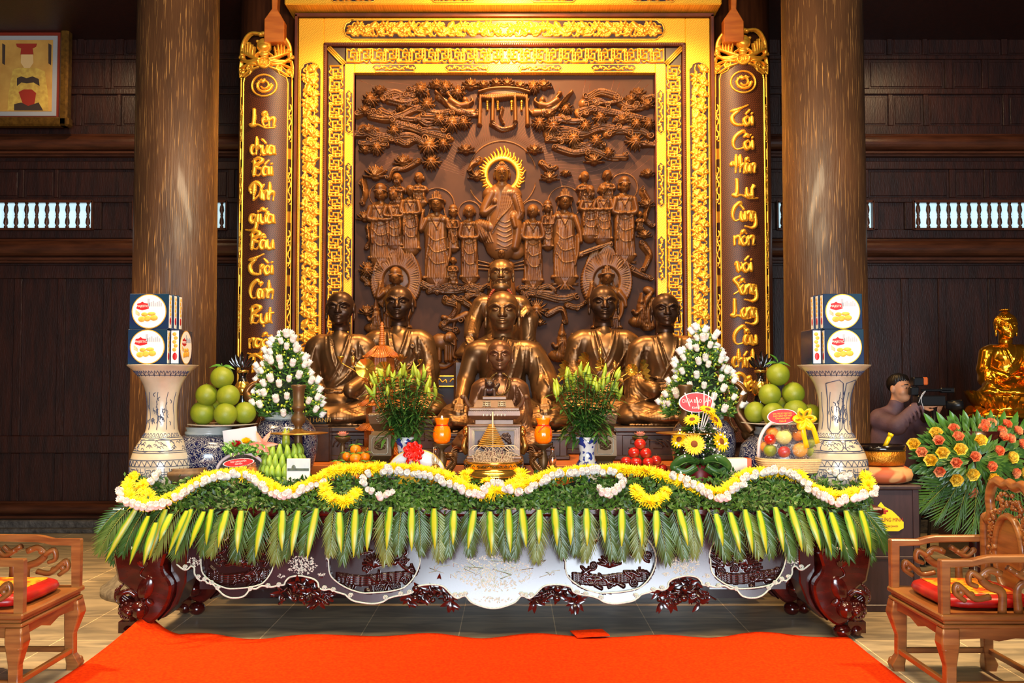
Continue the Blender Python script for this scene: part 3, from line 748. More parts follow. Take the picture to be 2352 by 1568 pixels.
sbox(m, 791,814,149,990, SY - .03, SY + .1); sbox(m, 1506,1530,149,990, SY - .03, SY + .1); sbox(m, 814,1506,149,170, SY - .03, SY + .1); m.build('gilt_inner_border', G['gold_brocade'], screen)
m = MB()
sbox(m, 811,814,170,990, SY - .04, SY + .1,.003); sbox(m, 1505,1508,170,990, SY - .04, SY + .1,.003); m.build('edge_fillet', G['frame_wood'], screen)
m = MB()
sbox(m, 814,1506,862,888, SY - .05, SY + .1); m.build('lower_rail', G['lacquer_ground'], screen)
m = MB(); sbox(m, 814,1506,861,864, SY - .056, SY, .002); sbox(m, 814,1506,884,887, SY - .056, SY, .002)
for i in range(22):
    x = qx(830 + i*31); m.tube(crom([(x - .05, SY - .055, qz(876)),(x - .02, SY - .056, qz(869)),(x + .01, SY - .055, qz(876)),(x + .04, SY - .056, qz(871)),(x + .05, SY - .055, qz(878))], 5), .007,6)
m.build('gilt_rail_ornament', G['gold'], screen)
# patterns -------------------------------------------------------
def lotus_front(h, x, y, r, b=2, rot=0, hh=4):
    for a in (-70,70,-42,42,-20,20,0):
        t = R(a + rot); h.e(x + r*.55*sin(t), y - r*.5*cos(t), r*.2, r*.55, hh + (3 if a == 0 else 0), a + rot, b)
    h.e(x, y, r*.35, r*.3, hh, rot, b)
def vine(h, u0, u1, vc, W, vert, seed, c0=None):
    rr = random.Random(seed)
    def mp(u, v): return (vc + v, u) if vert else (u, vc + v)
    n = int((u1 - u0) / 34); A = W*.26
    def stem(t): return sin(t*.092) * A
    pts = [mp(u0 + i*6, stem(i*6)) for i in range(int((u1 - u0) / 6) + 1)]
    h.l(pts, 1.6,1.6,3.5,1, sm=0)
    pts = [mp(u0 + i*6,-stem(i*6 + 9) * .8) for i in range(int((u1 - u0) / 6) + 1)]
    h.l(pts, 1.2,1.2,3,1, sm=0)
    u = u0 + 12; k = 0
    while u < u1 - 8:
        s_ = 1 if k % 2 else -1; v = -s_*W*.16
        ty = (k // 1) % 4
        if ty in (0,2):
            x, y = mp(u, v); lotus_front(h, x, y, W*.31,3, rr.uniform(-40,40), 5)
        elif ty == 1:
            for q in range(6):
                a = q*60 + rr.uniform(-8,8); x, y = mp(u + W*.17*cos(R(a)), v + W*.17*sin(R(a))); h.e(x, y, W*.14, W*.075,5, a if not vert else a + 90 if False else (a if not vert else 90 - a), 3)
            x, y = mp(u, v); h.e(x, y, W*.09, W*.09,3,0,7)
        else:
            x, y = mp(u, v); h.e(x, y, W*.2, W*.13,5, rr.uniform(-40,40), 2); h.e(x + 3, y - 4, W*.12, W*.2,5,30,3)
        for q in range(5):
            du = rr.uniform(-12,14); side = -1 if rr.random() < .5 else 1
            p = [mp(u + du, stem(u - u0 + du)), mp(u + du + 5, side*W*.25), mp(u + du + 11, side*W*.34), mp(u + du + 14, side*W*.24)]
            h.l(p, 1.9,.8,3.5,1, sm=3)
            if rr.random() < .6: x, y = p[-1]; h.e(x, y, 3.2,1.9,4, rr.uniform(0,180), 2)
        u += 15.5 if ty != 3 else 13; k += 1
def cart_outline(x0, x1, y0, y1, vert):
    r = 7; p = []
    if vert:
        w2 = (x1 - x0) / 2; cx = (x0 + x1) / 2
        top = [(x0, y0 + 22),(x0 + 1, y0 + 16),(x0 + 6, y0 + 12),(x0 + 8, y0 + 5),(cx - 5, y0 + 1),(cx, y0),(cx + 5, y0 + 1),(x1 - 8, y0 + 5),(x1 - 6, y0 + 12),(x1 - 1, y0 + 16),(x1, y0 + 22)]
        bot = [(a, y0 + y1 - b) for a, b in top[::-1]]; return top + bot
    t = cart_outline(y0, y1, x0, x1, True); return [(b, a) for a, b in t]
def cartouche(x0, x1, y0, y1, vert, seed, Y, rim=1.4, small=False, name='vine_panel'):
    o = cart_outline(x0, x1, y0, y1, vert)
    if small:
        cx, cy = (x0 + x1) / 2,(y0 + y1) / 2
        k = min(x1 - x0, y1 - y0); e_ = k*.45
        if vert: o = [(x0 + e_*.6, y0 + e_*.5),(cx, y0),(x1 - e_*.6, y0 + e_*.5),(x1, y0 + e_),(x1, y1 - e_),(x1 - e_*.6, y1 - e_*.5),(cx, y1),(x0 + e_*.6, y1 - e_*.5),(x0, y1 - e_),(x0, y0 + e_)]
        else: o = [(x0, cy),(x0 + e_*.5, y0 + e_*.4),(x0 + e_, y0),(x1 - e_, y0),(x1 - e_*.5, y0 + e_*.4),(x1, cy),(x1 - e_*.5, y1 - e_*.4),(x1 - e_, y1),(x0 + e_, y1),(x0 + e_*.5, y1 - e_*.4)]
    m = MB(); pts = [(qx(a), qz(b)) for a, b in o]; m.prism(pts, Y - .004, Y + .02); g = m.build(name, G['lacquer_ground'], screen)
    m = MB(); q = [(qx(a), Y - .006, qz(b)) for a, b in o]; m.tube(q + [q[0], q[1]], rim*KK*1.3,6); m.build('gilt_rim', G['gold'], g)
    h = RP(x0, x1, y0, y1,1.0)
    if small:
        L_ = (y1 - y0) if vert else (x1 - x0); W = (x1 - x0) if vert else (y1 - y0); cx, cy = (x0 + x1) / 2,(y0 + y1) / 2
        mp = (lambda u, v: (cx + v, cy + u)) if vert else (lambda u, v: (cx + u, cy + v))
        for sg in (1,-1):
            h.l([mp(sg*2,0), mp(sg*L_*.12, W*.22), mp(sg*L_*.24,-W*.2), mp(sg*L_*.36, W*.15), mp(sg*L_*.45,-W*.05)], 1.7,.9,3,1)
            for u, v in ((.1,-.2),(.2,.2),(.3,-.22),(.37,.05),(.42,.15)): h.e(*mp(sg*L_*u, W*v), 2.6,1.8,3,30*sg, 1)
            for u, v in ((.16,.05),(.27,0),(.4,-.1)): h.e(*mp(sg*L_*u, W*v), 1.8,2.4,3,0,1)
        h.e(cx, cy, 3.4,3.4,3,0,2)
    else:
        W = (x1 - x0) if vert else (y1 - y0)
        if vert: vine(h, y0 + 8, y1 - 8,(x0 + x1) / 2, W, True, seed)
        else:
            vine(h, x0 + 8,(x0 + x1) / 2,(y0 + y1) / 2, W, False, seed)
            k = h.H.shape[1]; hf = k // 2; h.H[:, k - hf:] = h.H[:, :hf][:, ::-1]
    h.out('gilt_vine' if not small else 'gilt_scroll', G['gold'], g, Y - .006)
cartouche(689,737,145,980, True, 1, SY - .03); cartouche(1583,1628,145,980, True, 2, SY - .03); cartouche(789,1527,48,93, False, 3, SY - .03)
for a, b_ in ((855,957),(1022,1125),(1190,1292),(1358,1462)): cartouche(a, b_, 151,168, False, 5, SY - .03,.7, True, 'scroll_panel')
for a in (210,377,545,713): cartouche(793,810, a, a + 102, True, 5, SY - .03,.7, True, 'scroll_panel'); cartouche(1509,1526, a, a + 102, True, 5, SY - .03,.7, True, 'scroll_panel')
def fret(name, vert, u0, u1, va, vb, flip=False, mirror=None):
    h = RP(va, vb, u0, u1,1.0) if vert else RP(u0, u1, va, vb, 1.0); W = vb - va; p = 30.0; u = u0; k = 0
    while u < u1 - 6:
        def mp(a, b):
            bb = b if (k % 2 == 0) != flip else 1 - b
            uu = u + a*p; vv = va + bb*W
            return (vv, uu) if vert else (uu, vv)
        w_ = 1.9
        h.l([mp(.0,.08), mp(.0,.9), mp(.78,.9), mp(.78,.3), mp(.3,.3), mp(.3,.62), mp(.52,.62)], w_, w_, 4.5,2, sm=0)
        h.l([mp(0,.08), mp(-.42,.08)], w_, w_, 4.5,2, sm=0); h.l([mp(.78,.5), mp(1.02,.5)], w_, w_, 4.5,2, sm=0)
        h.l([mp(.9,.75), mp(1.0,.9), mp(.86,.97)], 1.6,1,4,2); h.l([mp(.95,.3), mp(.85,.12), mp(1.0,.05), mp(1.08,.2)], 1.8,1,4,2)
        h.l([mp(.12,.1), mp(.3,.16), mp(.5,.05), mp(.66,.15)], 1.8,1,4,2); h.e(*mp(.6,.47), 2.5,2.2,4,20,2); h.e(*mp(.16,.76), 2.2,2.6,4,0,2); h.e(*mp(.56,.76), 3.0,1.6,4,30,2)
        u += p; k += 1
    if not vert: kx = h.H.shape[1]; hf = kx // 2; h.H[:, kx - hf:] = h.H[:, :hf][:, ::-1]
    h.out(name, G['gold'], screen, SY - .001)
fret('gilt_fretwork', True, 152,980,753,788); fret('gilt_fretwork', True, 152,980,1532,1566, True); fret('gilt_fretwork', False, 795,1526,111,146)
for sx in (1,-1):
    f_ = lambda x: x if sx == 1 else 2321 - x
    m = MB()
    for d in (-3,0,3):
        m.tube([(qx(f_(752 + d)), SY - .02, qz(110 - d)),(qx(f_(790 + d)), SY - .02, qz(149 - d))], .0085,6)
    m.build('mitre_bar', G['gold'], screen)
# cornice
m = MB(); sbox(m, 662,1650,-60,31, SY - .24, SY + .2,.012); m.build('cornice', G['gold_brocade'], screen)
for a, b_ in ((757,880),(984,1106),(1208,1330),(1434,1556)): cartouche(a, b_, 1,26, False, a, SY - .245,1.0, False, 'vine_panel')
# relief ------------------------------------------------------------
b = MB(); sbox(b, 814,1506,170,880, SY + .05, SY + .1,.001)
g_ = b.build('relief_ground', G['relief_ground'], screen)
m = MB()
for i in range(64):
    a = R(180 + i*180 / 63.0*1.0) - .0; a = -PI*i / 63.0; pts = []
    for t in range(9):
        r_ = 88 + t*52; x = 1153 + r_*cos(a + .16*sin(t*.8)); y = 403 + r_*sin(a + .16*sin(t*.8))
        if 816 < x < 1504 and y > 172: pts.append((qx(x), SY + .051, qz(y)))
    if len(pts) > 2: m.tube(crom(pts, 3), .0024,4)
m.build('incised_rays', G['frame_wood'], g_)
RW = G['relief_wood']; RY = SY + .052
def folds(h, cx, y0, y1, w, n=7, seed=0, r=1.5, hh=2.4):
    rr = random.Random(seed)
    for i in range(n):
        t = (i + .5) / n - .5; x0 = cx + t*w*.7; x1 = cx + t*w*1.15
        h.l([(x0, y0),(x0 + rr.uniform(-2,2),(y0*2 + y1) / 3),(x1 + rr.uniform(-3,3),(y0 + 2*y1) / 3),(x1, y1)], r, r*1.1, hh, 0, True, 3)
def head(h, x, y, r, b=7, crown=0, turn=0, beard=False, curls=False):
    h.e(x, y, r*.8, r, r*1.0,0, b); h.e(x, y - r*.25, r*.84, r*.8, r*.8,0, b)
    for sg in (-1,1): h.e(x + sg*r*.84 - turn*r*.1, y + r*.1, r*.16, r*.42,3,0, b)
    tx = x + turn*r*.3
    h.l([(tx, y - r*.1),(tx, y + r*.28)], r*.08, r*.16, r*.45,0, True, 0)
    for sg in (-1,1):
        h.l([(tx + sg*r*.5, y - r*.12),(tx + sg*r*.28, y - r*.22),(tx + sg*r*.1, y - r*.1)], r*.07, r*.05, r*.16,0, True, 2)
        h.e(tx + sg*r*.3, y + r*.02, r*.2, r*.1, r*.16,0,0, True)
    h.l([(tx - r*.22, y + r*.52),(tx + r*.22, y + r*.52)], r*.08, r*.08, r*.22,0, True, 0); h.e(tx, y + r*.8, r*.25, r*.16, r*.2,0,0, True)
    if beard:
        for i in range(-3,4): h.l([(tx + i*r*.14, y + r*.6),(tx + i*r*.17, y + r*1.15)], r*.1, r*.06, r*.4, b + r*.5, False, 0)
    if crown == 1:
        for i in range(-3,4): h.l([(x + i*r*.26, y - r*.55),(x + i*r*.26, y - r*(1.75 - .13*i*i))], r*.17, r*.1, r*.55, b + 2, False, 0)
        h.l([(x - r*.9, y - r*.45),(x, y - r*.62),(x + r*.9, y - r*.45)], r*.16, r*.16, r*.5, b + r*.5, False, 3)
        for sg in (-1,1): h.e(x + sg*r*1.0, y - r*.4, r*.22, r*.3,5,0, b); h.l([(x + sg*r*.9, y + r*.3),(x + sg*r*1.1, y + r*1.2),(x + sg*r*1.4, y + r*1.9)], 1.6,1.2,3,3)
    if crown == 2: h.e(x, y - r*.85, r*.86, r*.85, r*.95,0, b); h.l([(x - r*.85, y - r*.35),(x, y - r*.5),(x + r*.85, y - r*.35)], r*.15, r*.15, r*.4, b + r*.5, False, 3)
    if curls:
        h.e(x, y - r*1.0, r*.42, r*.42, r*.7,0, b)
        for q in range(46):
            a = R(195 + (q % 12) * 13.6); rad = r*(.98 - .16*(q // 12)); h.e(x + rad*.84*cos(a), y - r*.08 + rad*sin(a), r*.1, r*.1, r*.18,0, b + r*.45)
def lotus(h, x, y, r, up=True, b=1, hh=7):
    s_ = 1 if up else -1
    for row, (n, sp_, ln) in enumerate(((7,84,1.3),(6,60,1.1),(3,26,.95))):
        for i in range(n):
            a = R(-sp_ + 2*sp_*i / (n - 1)); dx, dy = sin(a), -cos(a) * s_
            h.l([(x + dx*r*.15, y + dy*r*.1),(x + dx*r*ln*.6, y + dy*r*ln*.5),(x + dx*r*ln*1.05, y + dy*r*ln)], r*.15, r*.05, hh*.7 + row*2, b + row*1.5, False, 3)
    h.e(x, y + s_*r*.12, r*.4, r*.2, hh*.6,0, b + 2)
def robe(h, cx, hy, r, fy, w, seed=0, arms='front', b=3, halo=0):
    sy = hy + r*1.55; bh = fy - sy
    if halo: h.o(cx, hy, halo, 1.5,1.8,.8)
    h.l([(cx, hy + r*.8),(cx, sy + 3)], r*.42, r*.5,7, b, False, 0)
    h.l([(cx - w*.06, sy + w*.26),(cx, sy + bh*.55),(cx + w*.02, fy - 5)], w*.42, w*.44,10, b)
    h.l([(cx - w*.26, sy + w*.12),(cx + w*.26, sy + w*.12)], w*.17, w*.17,11, b, False, 0)
    for i in range(10): h.e(cx + (i - 4.5) * w*.1, fy - 3, w*.07,5,8,0, b)
    if arms == 'front':
        for sg in (-1,1):
            h.l([(cx + sg*w*.38, sy + w*.15),(cx + sg*w*.47, sy + bh*.26),(cx + sg*w*.15, sy + bh*.3)], w*.14, w*.11,12, b + 3)
            h.l([(cx + sg*w*.28, sy + bh*.3),(cx + sg*w*.33, sy + bh*.5),(cx + sg*w*.3, sy + bh*.72)], w*.12, w*.05,10, b + 3)
        h.e(cx, sy + bh*.29, w*.12, w*.08,9,0, b + 6)
    if arms == 'up':
        h.l([(cx - w*.38, sy + w*.15),(cx - w*.56, sy + bh*.22),(cx - w*.5, sy - 2)], w*.12, w*.07,11, b + 3); h.e(cx - w*.5, sy - 7,4,6,6,0, b + 4)
        for f_ in range(3): h.l([(cx - w*.5 + f_*2 - 2, sy - 9),(cx - w*.5 + f_*3 - 3, sy - 16)], 1.2,.9,4, b + 5, False, 0)
        h.l([(cx + w*.38, sy + w*.15),(cx + w*.55, sy + bh*.28),(cx + w*.6, sy + bh*.44)], w*.12, w*.07,11, b + 3)
        h.l([(cx + w*.5, sy + bh*.35),(cx + w*.48, sy + bh*.6),(cx + w*.38, sy + bh*.8)], w*.1, w*.04,9, b + 1)
    folds(h, cx, sy + w*.25, fy - 2, w*.8,11, seed, .9,1.7)
    for i in range(3): h.l([(cx - w*.3, sy + bh*(.30 + .16*i)),(cx - w*.05, sy + bh*(.40 + .18*i)),(cx + w*.34, sy + bh*(.34 + .2*i))], 1.0,1.0,1.6,0, True, 4)
    h.l([(cx - w*.22, sy),(cx, sy + w*.42),(cx + w*.02, sy + w*.5)], 1.5,1.5,2.6,0, True, 3); h.l([(cx + w*.22, sy),(cx, sy + w*.42)], 1.5,1.5,2.6,0, True, 2)
def standing(cx, hy, r, fy, w, seed=0, arms='front', halo=0, base=True, name='relief_figure', **kw):
    x0 = cx - max(w*.85, halo + 4, r*2.4) - 6; x1 = cx + max(w*.85, halo + 4, r*2.4) + 6
    h = RP(x0, x1, hy - max(r*2.4, halo + 6), fy + 26)
    robe(h, cx, hy, r, fy, w, seed, arms, 3, halo); head(h, cx, hy, r, 9, **kw)
    if base: lotus(h, cx, fy + 14, w*.36, True); lotus(h, cx, fy + 12, w*.36, False)
    h.out(name, RW, screen, RY)
standing(912,412,12,470,34,2, beard=True, base=False); standing(962,410,12,470,36,3, base=False, turn=-1)
standing(1343,408,12,470,34,4, base=False, turn=1); standing(1395,405,12,470,34,5, base=False, turn=-1)
standing(943,440,12.5,575,46,6, turn=1, base=False); standing(905,450,14,568,46,7, base=False, turn=-1)
standing(874,448,15,596,58,8, halo=27, crown=2)
standing(1354,440,13,545,44,9, beard=True, base=False, turn=1); standing(1385,438,12,552,46,10, base=False)
standing(1434,430,14,590,56,11, halo=32, crown=2, arms='front')
standing(1041,490,11,575,28,12, crown=2, base=False); standing(1258,480,11,570,28,13, crown=2, base=False, turn=1)
standing(1003,472,17,642,64,14, 'up', halo=40, crown=1); standing(1297,466,17,640,62,15, 'up', halo=38, crown=1)
standing(1078,488,15,640,46,16, halo=26); standing(1224,487,15,648,50,17, halo=27, turn=-1)
standing(1041,600,8,655,22,18, base=False); standing(1469,494,7,530,18,19, base=False, turn=-1)
# seated central figure
h = RP(1080,1230,318,600)
h.o(1153,403,80,1.6,1.6,.6)
h.l([(1153,425),(1153,440)], 12,13,10,6, False, 0)
h.l([(1125,448),(1181,448)], 17,17,15,4, False, 0); h.l([(1153,452),(1153,560)], 33,40,16,4, False, 0)
h.l([(1130,448),(1112,490),(1138,478)], 14,8,15,6); h.e(1137,468,6,9,9,0,14)
for f_ in range(3): h.l([(1134 + 3*f_, 462),(1133 + 3*f_, 450)], 1.6,1.3,5,14, False, 0)
h.l([(1180,448),(1194,490),(1180,520)], 14,9,14,6); h.l([(1128,525),(1100,520),(1112,545)], 16,14,14,4); h.l([(1180,500),(1188,530),(1182,570)], 16,12,16,5)
h.l([(1178,505),(1183,525)], 7,6,10,16, False, 0); h.l([(1125,560),(1185,575)], 14,22,9,3, False, 0); h.l([(1160,520),(1160,575)], 22,18,12,5, False, 0)
for i in range(6): h.l([(1180 - i*5,446),(1172 - i*5,480 + i*3),(1140 - i*2,515 + i*5)], .9,.9,1.5,0, True, 4)
for i in range(6): h.l([(1142,508 + i*11),(1160,516 + i*11),(1176,508 + i*11)], .9,.9,1.3,0, True, 3)
for i in range(6): h.l([(1186 + i*3,450),(1200 + i*1.5,510),(1196 + i*1.5,560)], 1.3,1.3,2.4,0, True, 3)
for i in range(5): h.l([(1104 + i*5,500),(1098 + i*6,530),(1112 + i*5,560)], 1.3,1.3,2.4,0, True, 3)
head(h, 1153,402,20,9, curls=True); h.out('seated_relief_figure', RW, screen, RY)
h = RP(1095,1210,325,450,1.0); h.o(1153,402,38,5,5,7); rr = random.Random(4)
for i in range(34):
    a = R(-90 + (i - 16.5) * 8.6); L_ = 10 + 5*(i % 3) / 2 + (9 if 14 < i < 19 else 0); x, y = 1153 + 40*cos(a), 402 + 40*sin(a)
    h.l([(x, y),(x + L_*.6*cos(a + .3), y + L_*.6*sin(a + .3)),(x + L_*cos(a) , y + L_*sin(a) - 3)], 3,.7,5,6)
h.out('gilt_flame_halo', G['gold'], screen, RY)
# figure with many arms above the bearded statue
h = RP(1085,1215,548,700); h.e(1152,580,25,25,1,0,.5); h.o(1152,580,25,1.5,2,1); head(h, 1152,583,14,7, crown=1); h.l([(1135,612),(1170,612)], 12,12,10,3, False, 0); h.l([(1152,615),(1152,680)], 24,34,10,3, False, 0)
for sg in (-1,1):
    for i in range(3): h.l([(1152 + sg*20,608 + i*6),(1152 + sg*60,598 + i*10)], 2.5,2,4,2, False, 0)
folds(h, 1152,620,690,50,8); h.out('relief_figure', RW, screen, RY)
# flame mandorlas with seated figures
for cx, cy, seed in ((910,640,1),(1393,640,2)):
    h = RP(cx - 68, cx + 68,555,760); 
    for i in range(60):
        t = i / 59; ang = R(-90 + (t - .5) * 2*165); rx, ry = 56,66
        x = cx + rx*cos(ang); y = cy + 8 + ry*sin(ang); tip = (cx + (x - cx) * .25,563) if abs(t - .5) < .06 else (x + (cx - x) * .12, y - 22)
        xi = cx + 33*cos(ang); yi = cy + 6 + 36*sin(ang)
        h.l([(xi, yi),((xi + x) / 2 + 3*sin(i),(yi + y) / 2),(x, y)], 4.5,4,8,3)
        if y < cy + 50: h.l([(x, y),((x + tip[0]) / 2 + 2,(y + tip[1]) / 2), tip], 4,1.2,8,3)
    h.e(cx, cy - 5,32,32,2,0,1)
    head(h, cx, cy, 15,12, crown=1 if seed == 2 else 2); robe(h, cx, cy, 15,755,70, seed, 'up', 6)
    h.out('relief_figure_in_flames', RW, screen, RY)
# clouds and lotus blossoms
def cloud(pts, w, seed, n=4):
    xs = [p[0] for p in pts]; ys = [p[1] for p in pts]; h = RP(min(xs) - w - 14, max(xs) + w + 14, min(ys) - w - 14, max(ys) + w + 14); rr = random.Random(seed)
    h.l([(x, y + 3*sin(x*.15)) for x, y in pts], w, w*.6,8,1)
    for i in range(n): o = (i - (n - 1) / 2) * w*1.6 / n; h.l([(x, y + 3*sin(x*.15) + o + rr.uniform(-1.5,1.5)) for x, y in pts], 1.5,1.3,4,0, True, 5)
    for k, (x, y) in enumerate(pts):
        if k in (0, len(pts) - 1) or rr.random() < .3: h.sp(x + rr.uniform(-5,5), y + rr.uniform(-w*.6, w*.6), w*.62,1.4, rr.random() * 6, w*.17,5,9, rr.choice((1,-1)))
    h.out('relief_cloud', RW, screen, RY)
for i, (pts, w) in enumerate([([(832,300),(860,312),(900,318),(940,312),(975,326)], 13),([(850,262),(890,270),(925,262),(960,250),(1000,262),(1035,258)], 11),([(905,285),(940,290),(970,300),(1000,312),(1035,322)], 12),([(880,222),(905,215),(930,218),(955,214)], 12),([(830,335),(850,328),(885,332)], 8),
        ([(890,228),(925,235),(958,230)], 8),([(960,372),(930,385),(905,392),(893,410)], 8),([(1100,365),(1085,380),(1078,395)], 9),([(832,420),(838,445),(830,470)], 9),([(845,520),(850,550),(840,570)], 8),([(835,640),(850,650)], 9),([(1005,222),(1035,245),(1070,262),(1098,262)], 8),
        ([(1260,305),(1300,300),(1340,308),(1380,295),(1420,300),(1470,298),(1492,312)], 13),([(1330,262),(1360,250),(1400,255),(1440,262),(1480,270)], 11),([(1350,225),(1380,212),(1420,222)], 12),([(1360,232),(1390,236),(1425,232)], 7),([(1280,340),(1320,352),(1360,345),(1400,360),(1440,360)], 10),([(1245,378),(1262,388),(1278,385)], 9),([(1290,268),(1310,275),(1340,278)], 9),
        ([(1478,440),(1490,470),(1482,500),(1495,520)], 9),([(1478,560),(1492,590),(1478,620)], 10),([(1450,622),(1475,630),(1492,640)], 10),([(1025,690),(1050,700),(1040,730),(1015,745),(1050,760)], 11),([(1065,690),(1085,710),(1075,735)], 10),([(1215,670),(1250,680),(1290,690),(1320,680)], 12),([(1260,720),(1290,712),(1300,740)], 9),([(1130,285),(1153,298),(1178,290)], 7),([(1153,250),(1150,268),(1156,284)], 5),([(970,650),(1000,668),(1040,672),(1075,665)], 10),([(1330,590),(1370,575),(1405,560)], 8)]): cloud(pts, w, i)
LT = [(838,255,15,1),(850,228,16,0),(870,208,14,1),(845,300,15,1),(865,340,14,0),(838,345,12,1),(905,300,14,0),(920,250,10,1),(965,205,15,0),(1002,195,15,1),(1022,200,14,0),(1050,212,15,0),(1080,195,17,1),(1110,196,13,1),(1140,192,14,1),(1165,192,15,1),(1195,198,14,1),(1225,200,14,0),(1250,196,15,1),(980,240,15,0),(1008,275,16,0),(1038,283,18,0),(985,335,20,0),(1018,332,14,0),(990,372,17,0),(925,372,18,1),(862,400,22,1),(1065,282,14,0),(1070,345,16,1),(1095,405,16,1),
      (1240,285,15,0),(1262,262,14,1),(1272,290,18,0),(1318,318,18,0),(1300,250,14,0),(1345,290,14,0),(1380,270,15,0),(1430,275,16,1),(1468,215,16,1),(1488,240,15,1),(1450,230,14,1),(1462,285,14,0),(1490,285,13,0),(1460,325,18,0),(1370,325,15,0),(1365,368,18,1),(1398,352,12,0),(1228,345,15,1),(1262,408,17,1),(1300,400,10,1),(1488,400,13,1),(1485,470,15,1),(1480,540,14,1),(838,500,16,1),(845,620,16,0),(845,715,16,1),(1232,710,20,0),(1075,815,18,1),(1240,740,12,1),(1205,690,14,1)]
for i, (x, y, r_, up) in enumerate(LT):
    h = RP(x - r_*1.4, x + r_*1.4, y - r_*1.4, y + r_*1.4)
    if up: lotus(h, x, y + r_*.4, r_, True, 6,10)
    else:
        lotus(h, x, y + r_*.1, r_*1.05, True, 3,7); lotus(h, x, y + r_*.15, r_*.9, False, 8,9); h.e(x, y, r_*.62, r_*.42,11,0,9)
    h.out('relief_lotus', RW, screen, RY)
rq = random.Random(21)
for i in range(34):
    left = i % 2; x = rq.uniform(828,1045) if left else rq.uniform(1268,1492); y = rq.uniform(205,345); w_ = rq.uniform(16,26); cloud([(x - w_, y + rq.uniform(-5,5)),(x, y + rq.uniform(-8,8)),(x + w_, y + rq.uniform(-5,5))], rq.uniform(8,12), 50 + i, 3)
for i in range(16):
    x = rq.choice((rq.uniform(980,1110), rq.uniform(1200,1330))); y = rq.uniform(655,700); cloud([(x - 20, y),(x, y + rq.uniform(-8,8)),(x + 18, y)], 8,90 + i, 3)
# canopy with hangings
h = RP(1085,1232,175,305)
h.e(1157,214,60,13,9,0,6); h.l([(1100,215),(1125,208),(1157,206),(1190,208),(1216,215)], 3.5,3.5,9,12)
for i in range(22): h.e(1103 + i*5.1,224 + 2*sin(i*.3), 3.4,7,8,0,9)
for x, y1 in ((1103,287),(1132,280),(1183,280),(1210,288)): h.l([(x, 226),(x + (x - 1157) * .04, y1)], 4,4.6,12,5, False, 0); h.e(x + (x - 1157) * .04, y1,5.6,3.5,9,0,6)
h.out('relief_canopy', RW, screen, RY)
for x in (1119,1143,1175,1198):
    h = RP(x - 8, x + 8,222,262,1.0)
    h.e(x, 234,4,5,5,0,10)
    for i in range(4): h.e(x, 240 + i*4,2.6,2.4,4,0,9)
    h.out('gilt_tassel', G['gold_dark'], screen, RY)
# flying attendants, elephant, small kneeling figures, lion
def flyer(sg):
    f_ = lambda x: 1157 + sg*(x - 1157); h = RP(min(f_(990), f_(1105)), max(f_(990), f_(1105)), 200,275)
    h.l([(f_(1000), 210),(f_(1020), 235),(f_(1050), 255),(f_(1085), 258)], 4,9,9,3)
    h.l([(f_(1035), 232),(f_(1055), 244),(f_(1072), 242)], 8,8,12,6); h.e(f_(1068), 232,7,8,10,0,9); h.l([(f_(1072), 245),(f_(1085), 235),(f_(1083), 228)], 3.5,2.6,8,9)
    h.l([(f_(1045), 240),(f_(1035), 225),(f_(1028), 218)], 4,3,8,8); h.e(f_(1028), 216,6,5,8,0,9); h.l([(f_(1090), 262),(f_(1103), 245),(f_(1098), 225)], 4,2,7,3)
    for i in range(5): h.l([(f_(1005 + i*3), 215 + i*3),(f_(1030 + i*2), 240 + i*4),(f_(1070), 255 + i*3)], 1.3,1.3,2.4,0, True, 3)
    h.out('relief_flying_figure', RW, screen, RY)
flyer(1); flyer(-1)
h = RP(985,1050,755,850); h.e(1012,785,24,20,14,-8,4); h.e(1035,775,13,14,14,0,8)
for x in (998,1010,1026,1036): h.l([(x, 795),(x, 826)], 6.5,5.5,10,5, False, 0)
h.l([(1043,775),(1046,795),(1043,815),(1046,822)], 5,2.5,9,8); h.e(1028,776,7,10,5,10,18); h.l([(1038,788),(1046,793)], 1.8,1,5,14, False, 0); h.l([(990,830),(1020,840),(1045,826)], 9,6,5,1)
h.out('relief_elephant', RW, screen, RY)
for x, y, s_ in ((1290,790,1.0),(1313,800,.75),(1472,715,.9),(865,730,.9)):
    h = RP(x - 34, x + 30, y - 52, y + 50); h.e(x - 4, y + 26*s_, 27*s_, 15*s_, 12,0,3); h.l([(x, y - 12*s_),(x + 2, y + 18*s_)], 11*s_, 14*s_, 13,3, False, 0); h.l([(x, y - 4),(x - 14*s_, y + 6),(x - 20*s_, y)], 5*s_, 4,9,8)
    h.l([(x, y - 26*s_),(x + 1, y - 44*s_)], 8*s_, 3,10,5, False, 0); head(h, x, y - 22*s_, 9.5*s_, 8, turn=-1); folds(h, x, y - 10, y + 36,30*s_, 6); h.out('relief_kneeling_figure', RW, screen, RY)
h = RP(1450,1506,650,760); h.e(1490,668,14,10,10,20,4); h.l([(1495,672),(1478,700),(1470,735),(1486,755)], 6,9,10,4); h.l([(1500,690),(1488,720),(1495,750)], 8,9,9,3); folds(h, 1486,680,750,24,6); h.out('relief_lion', RW, screen, RY)
h = RP(1010,1080,715,790); h.l([(1072,722),(1040,735),(1018,728)], 9,5,9,4); h.e(1022,730,9,6,7,10,9); h.l([(1045,735),(1042,760),(1050,780)], 4,1.5,6,3); h.sp(1060,735,9,1.5,0,2.4,5,8); h.out('relief_dragon', RW, screen, RY)
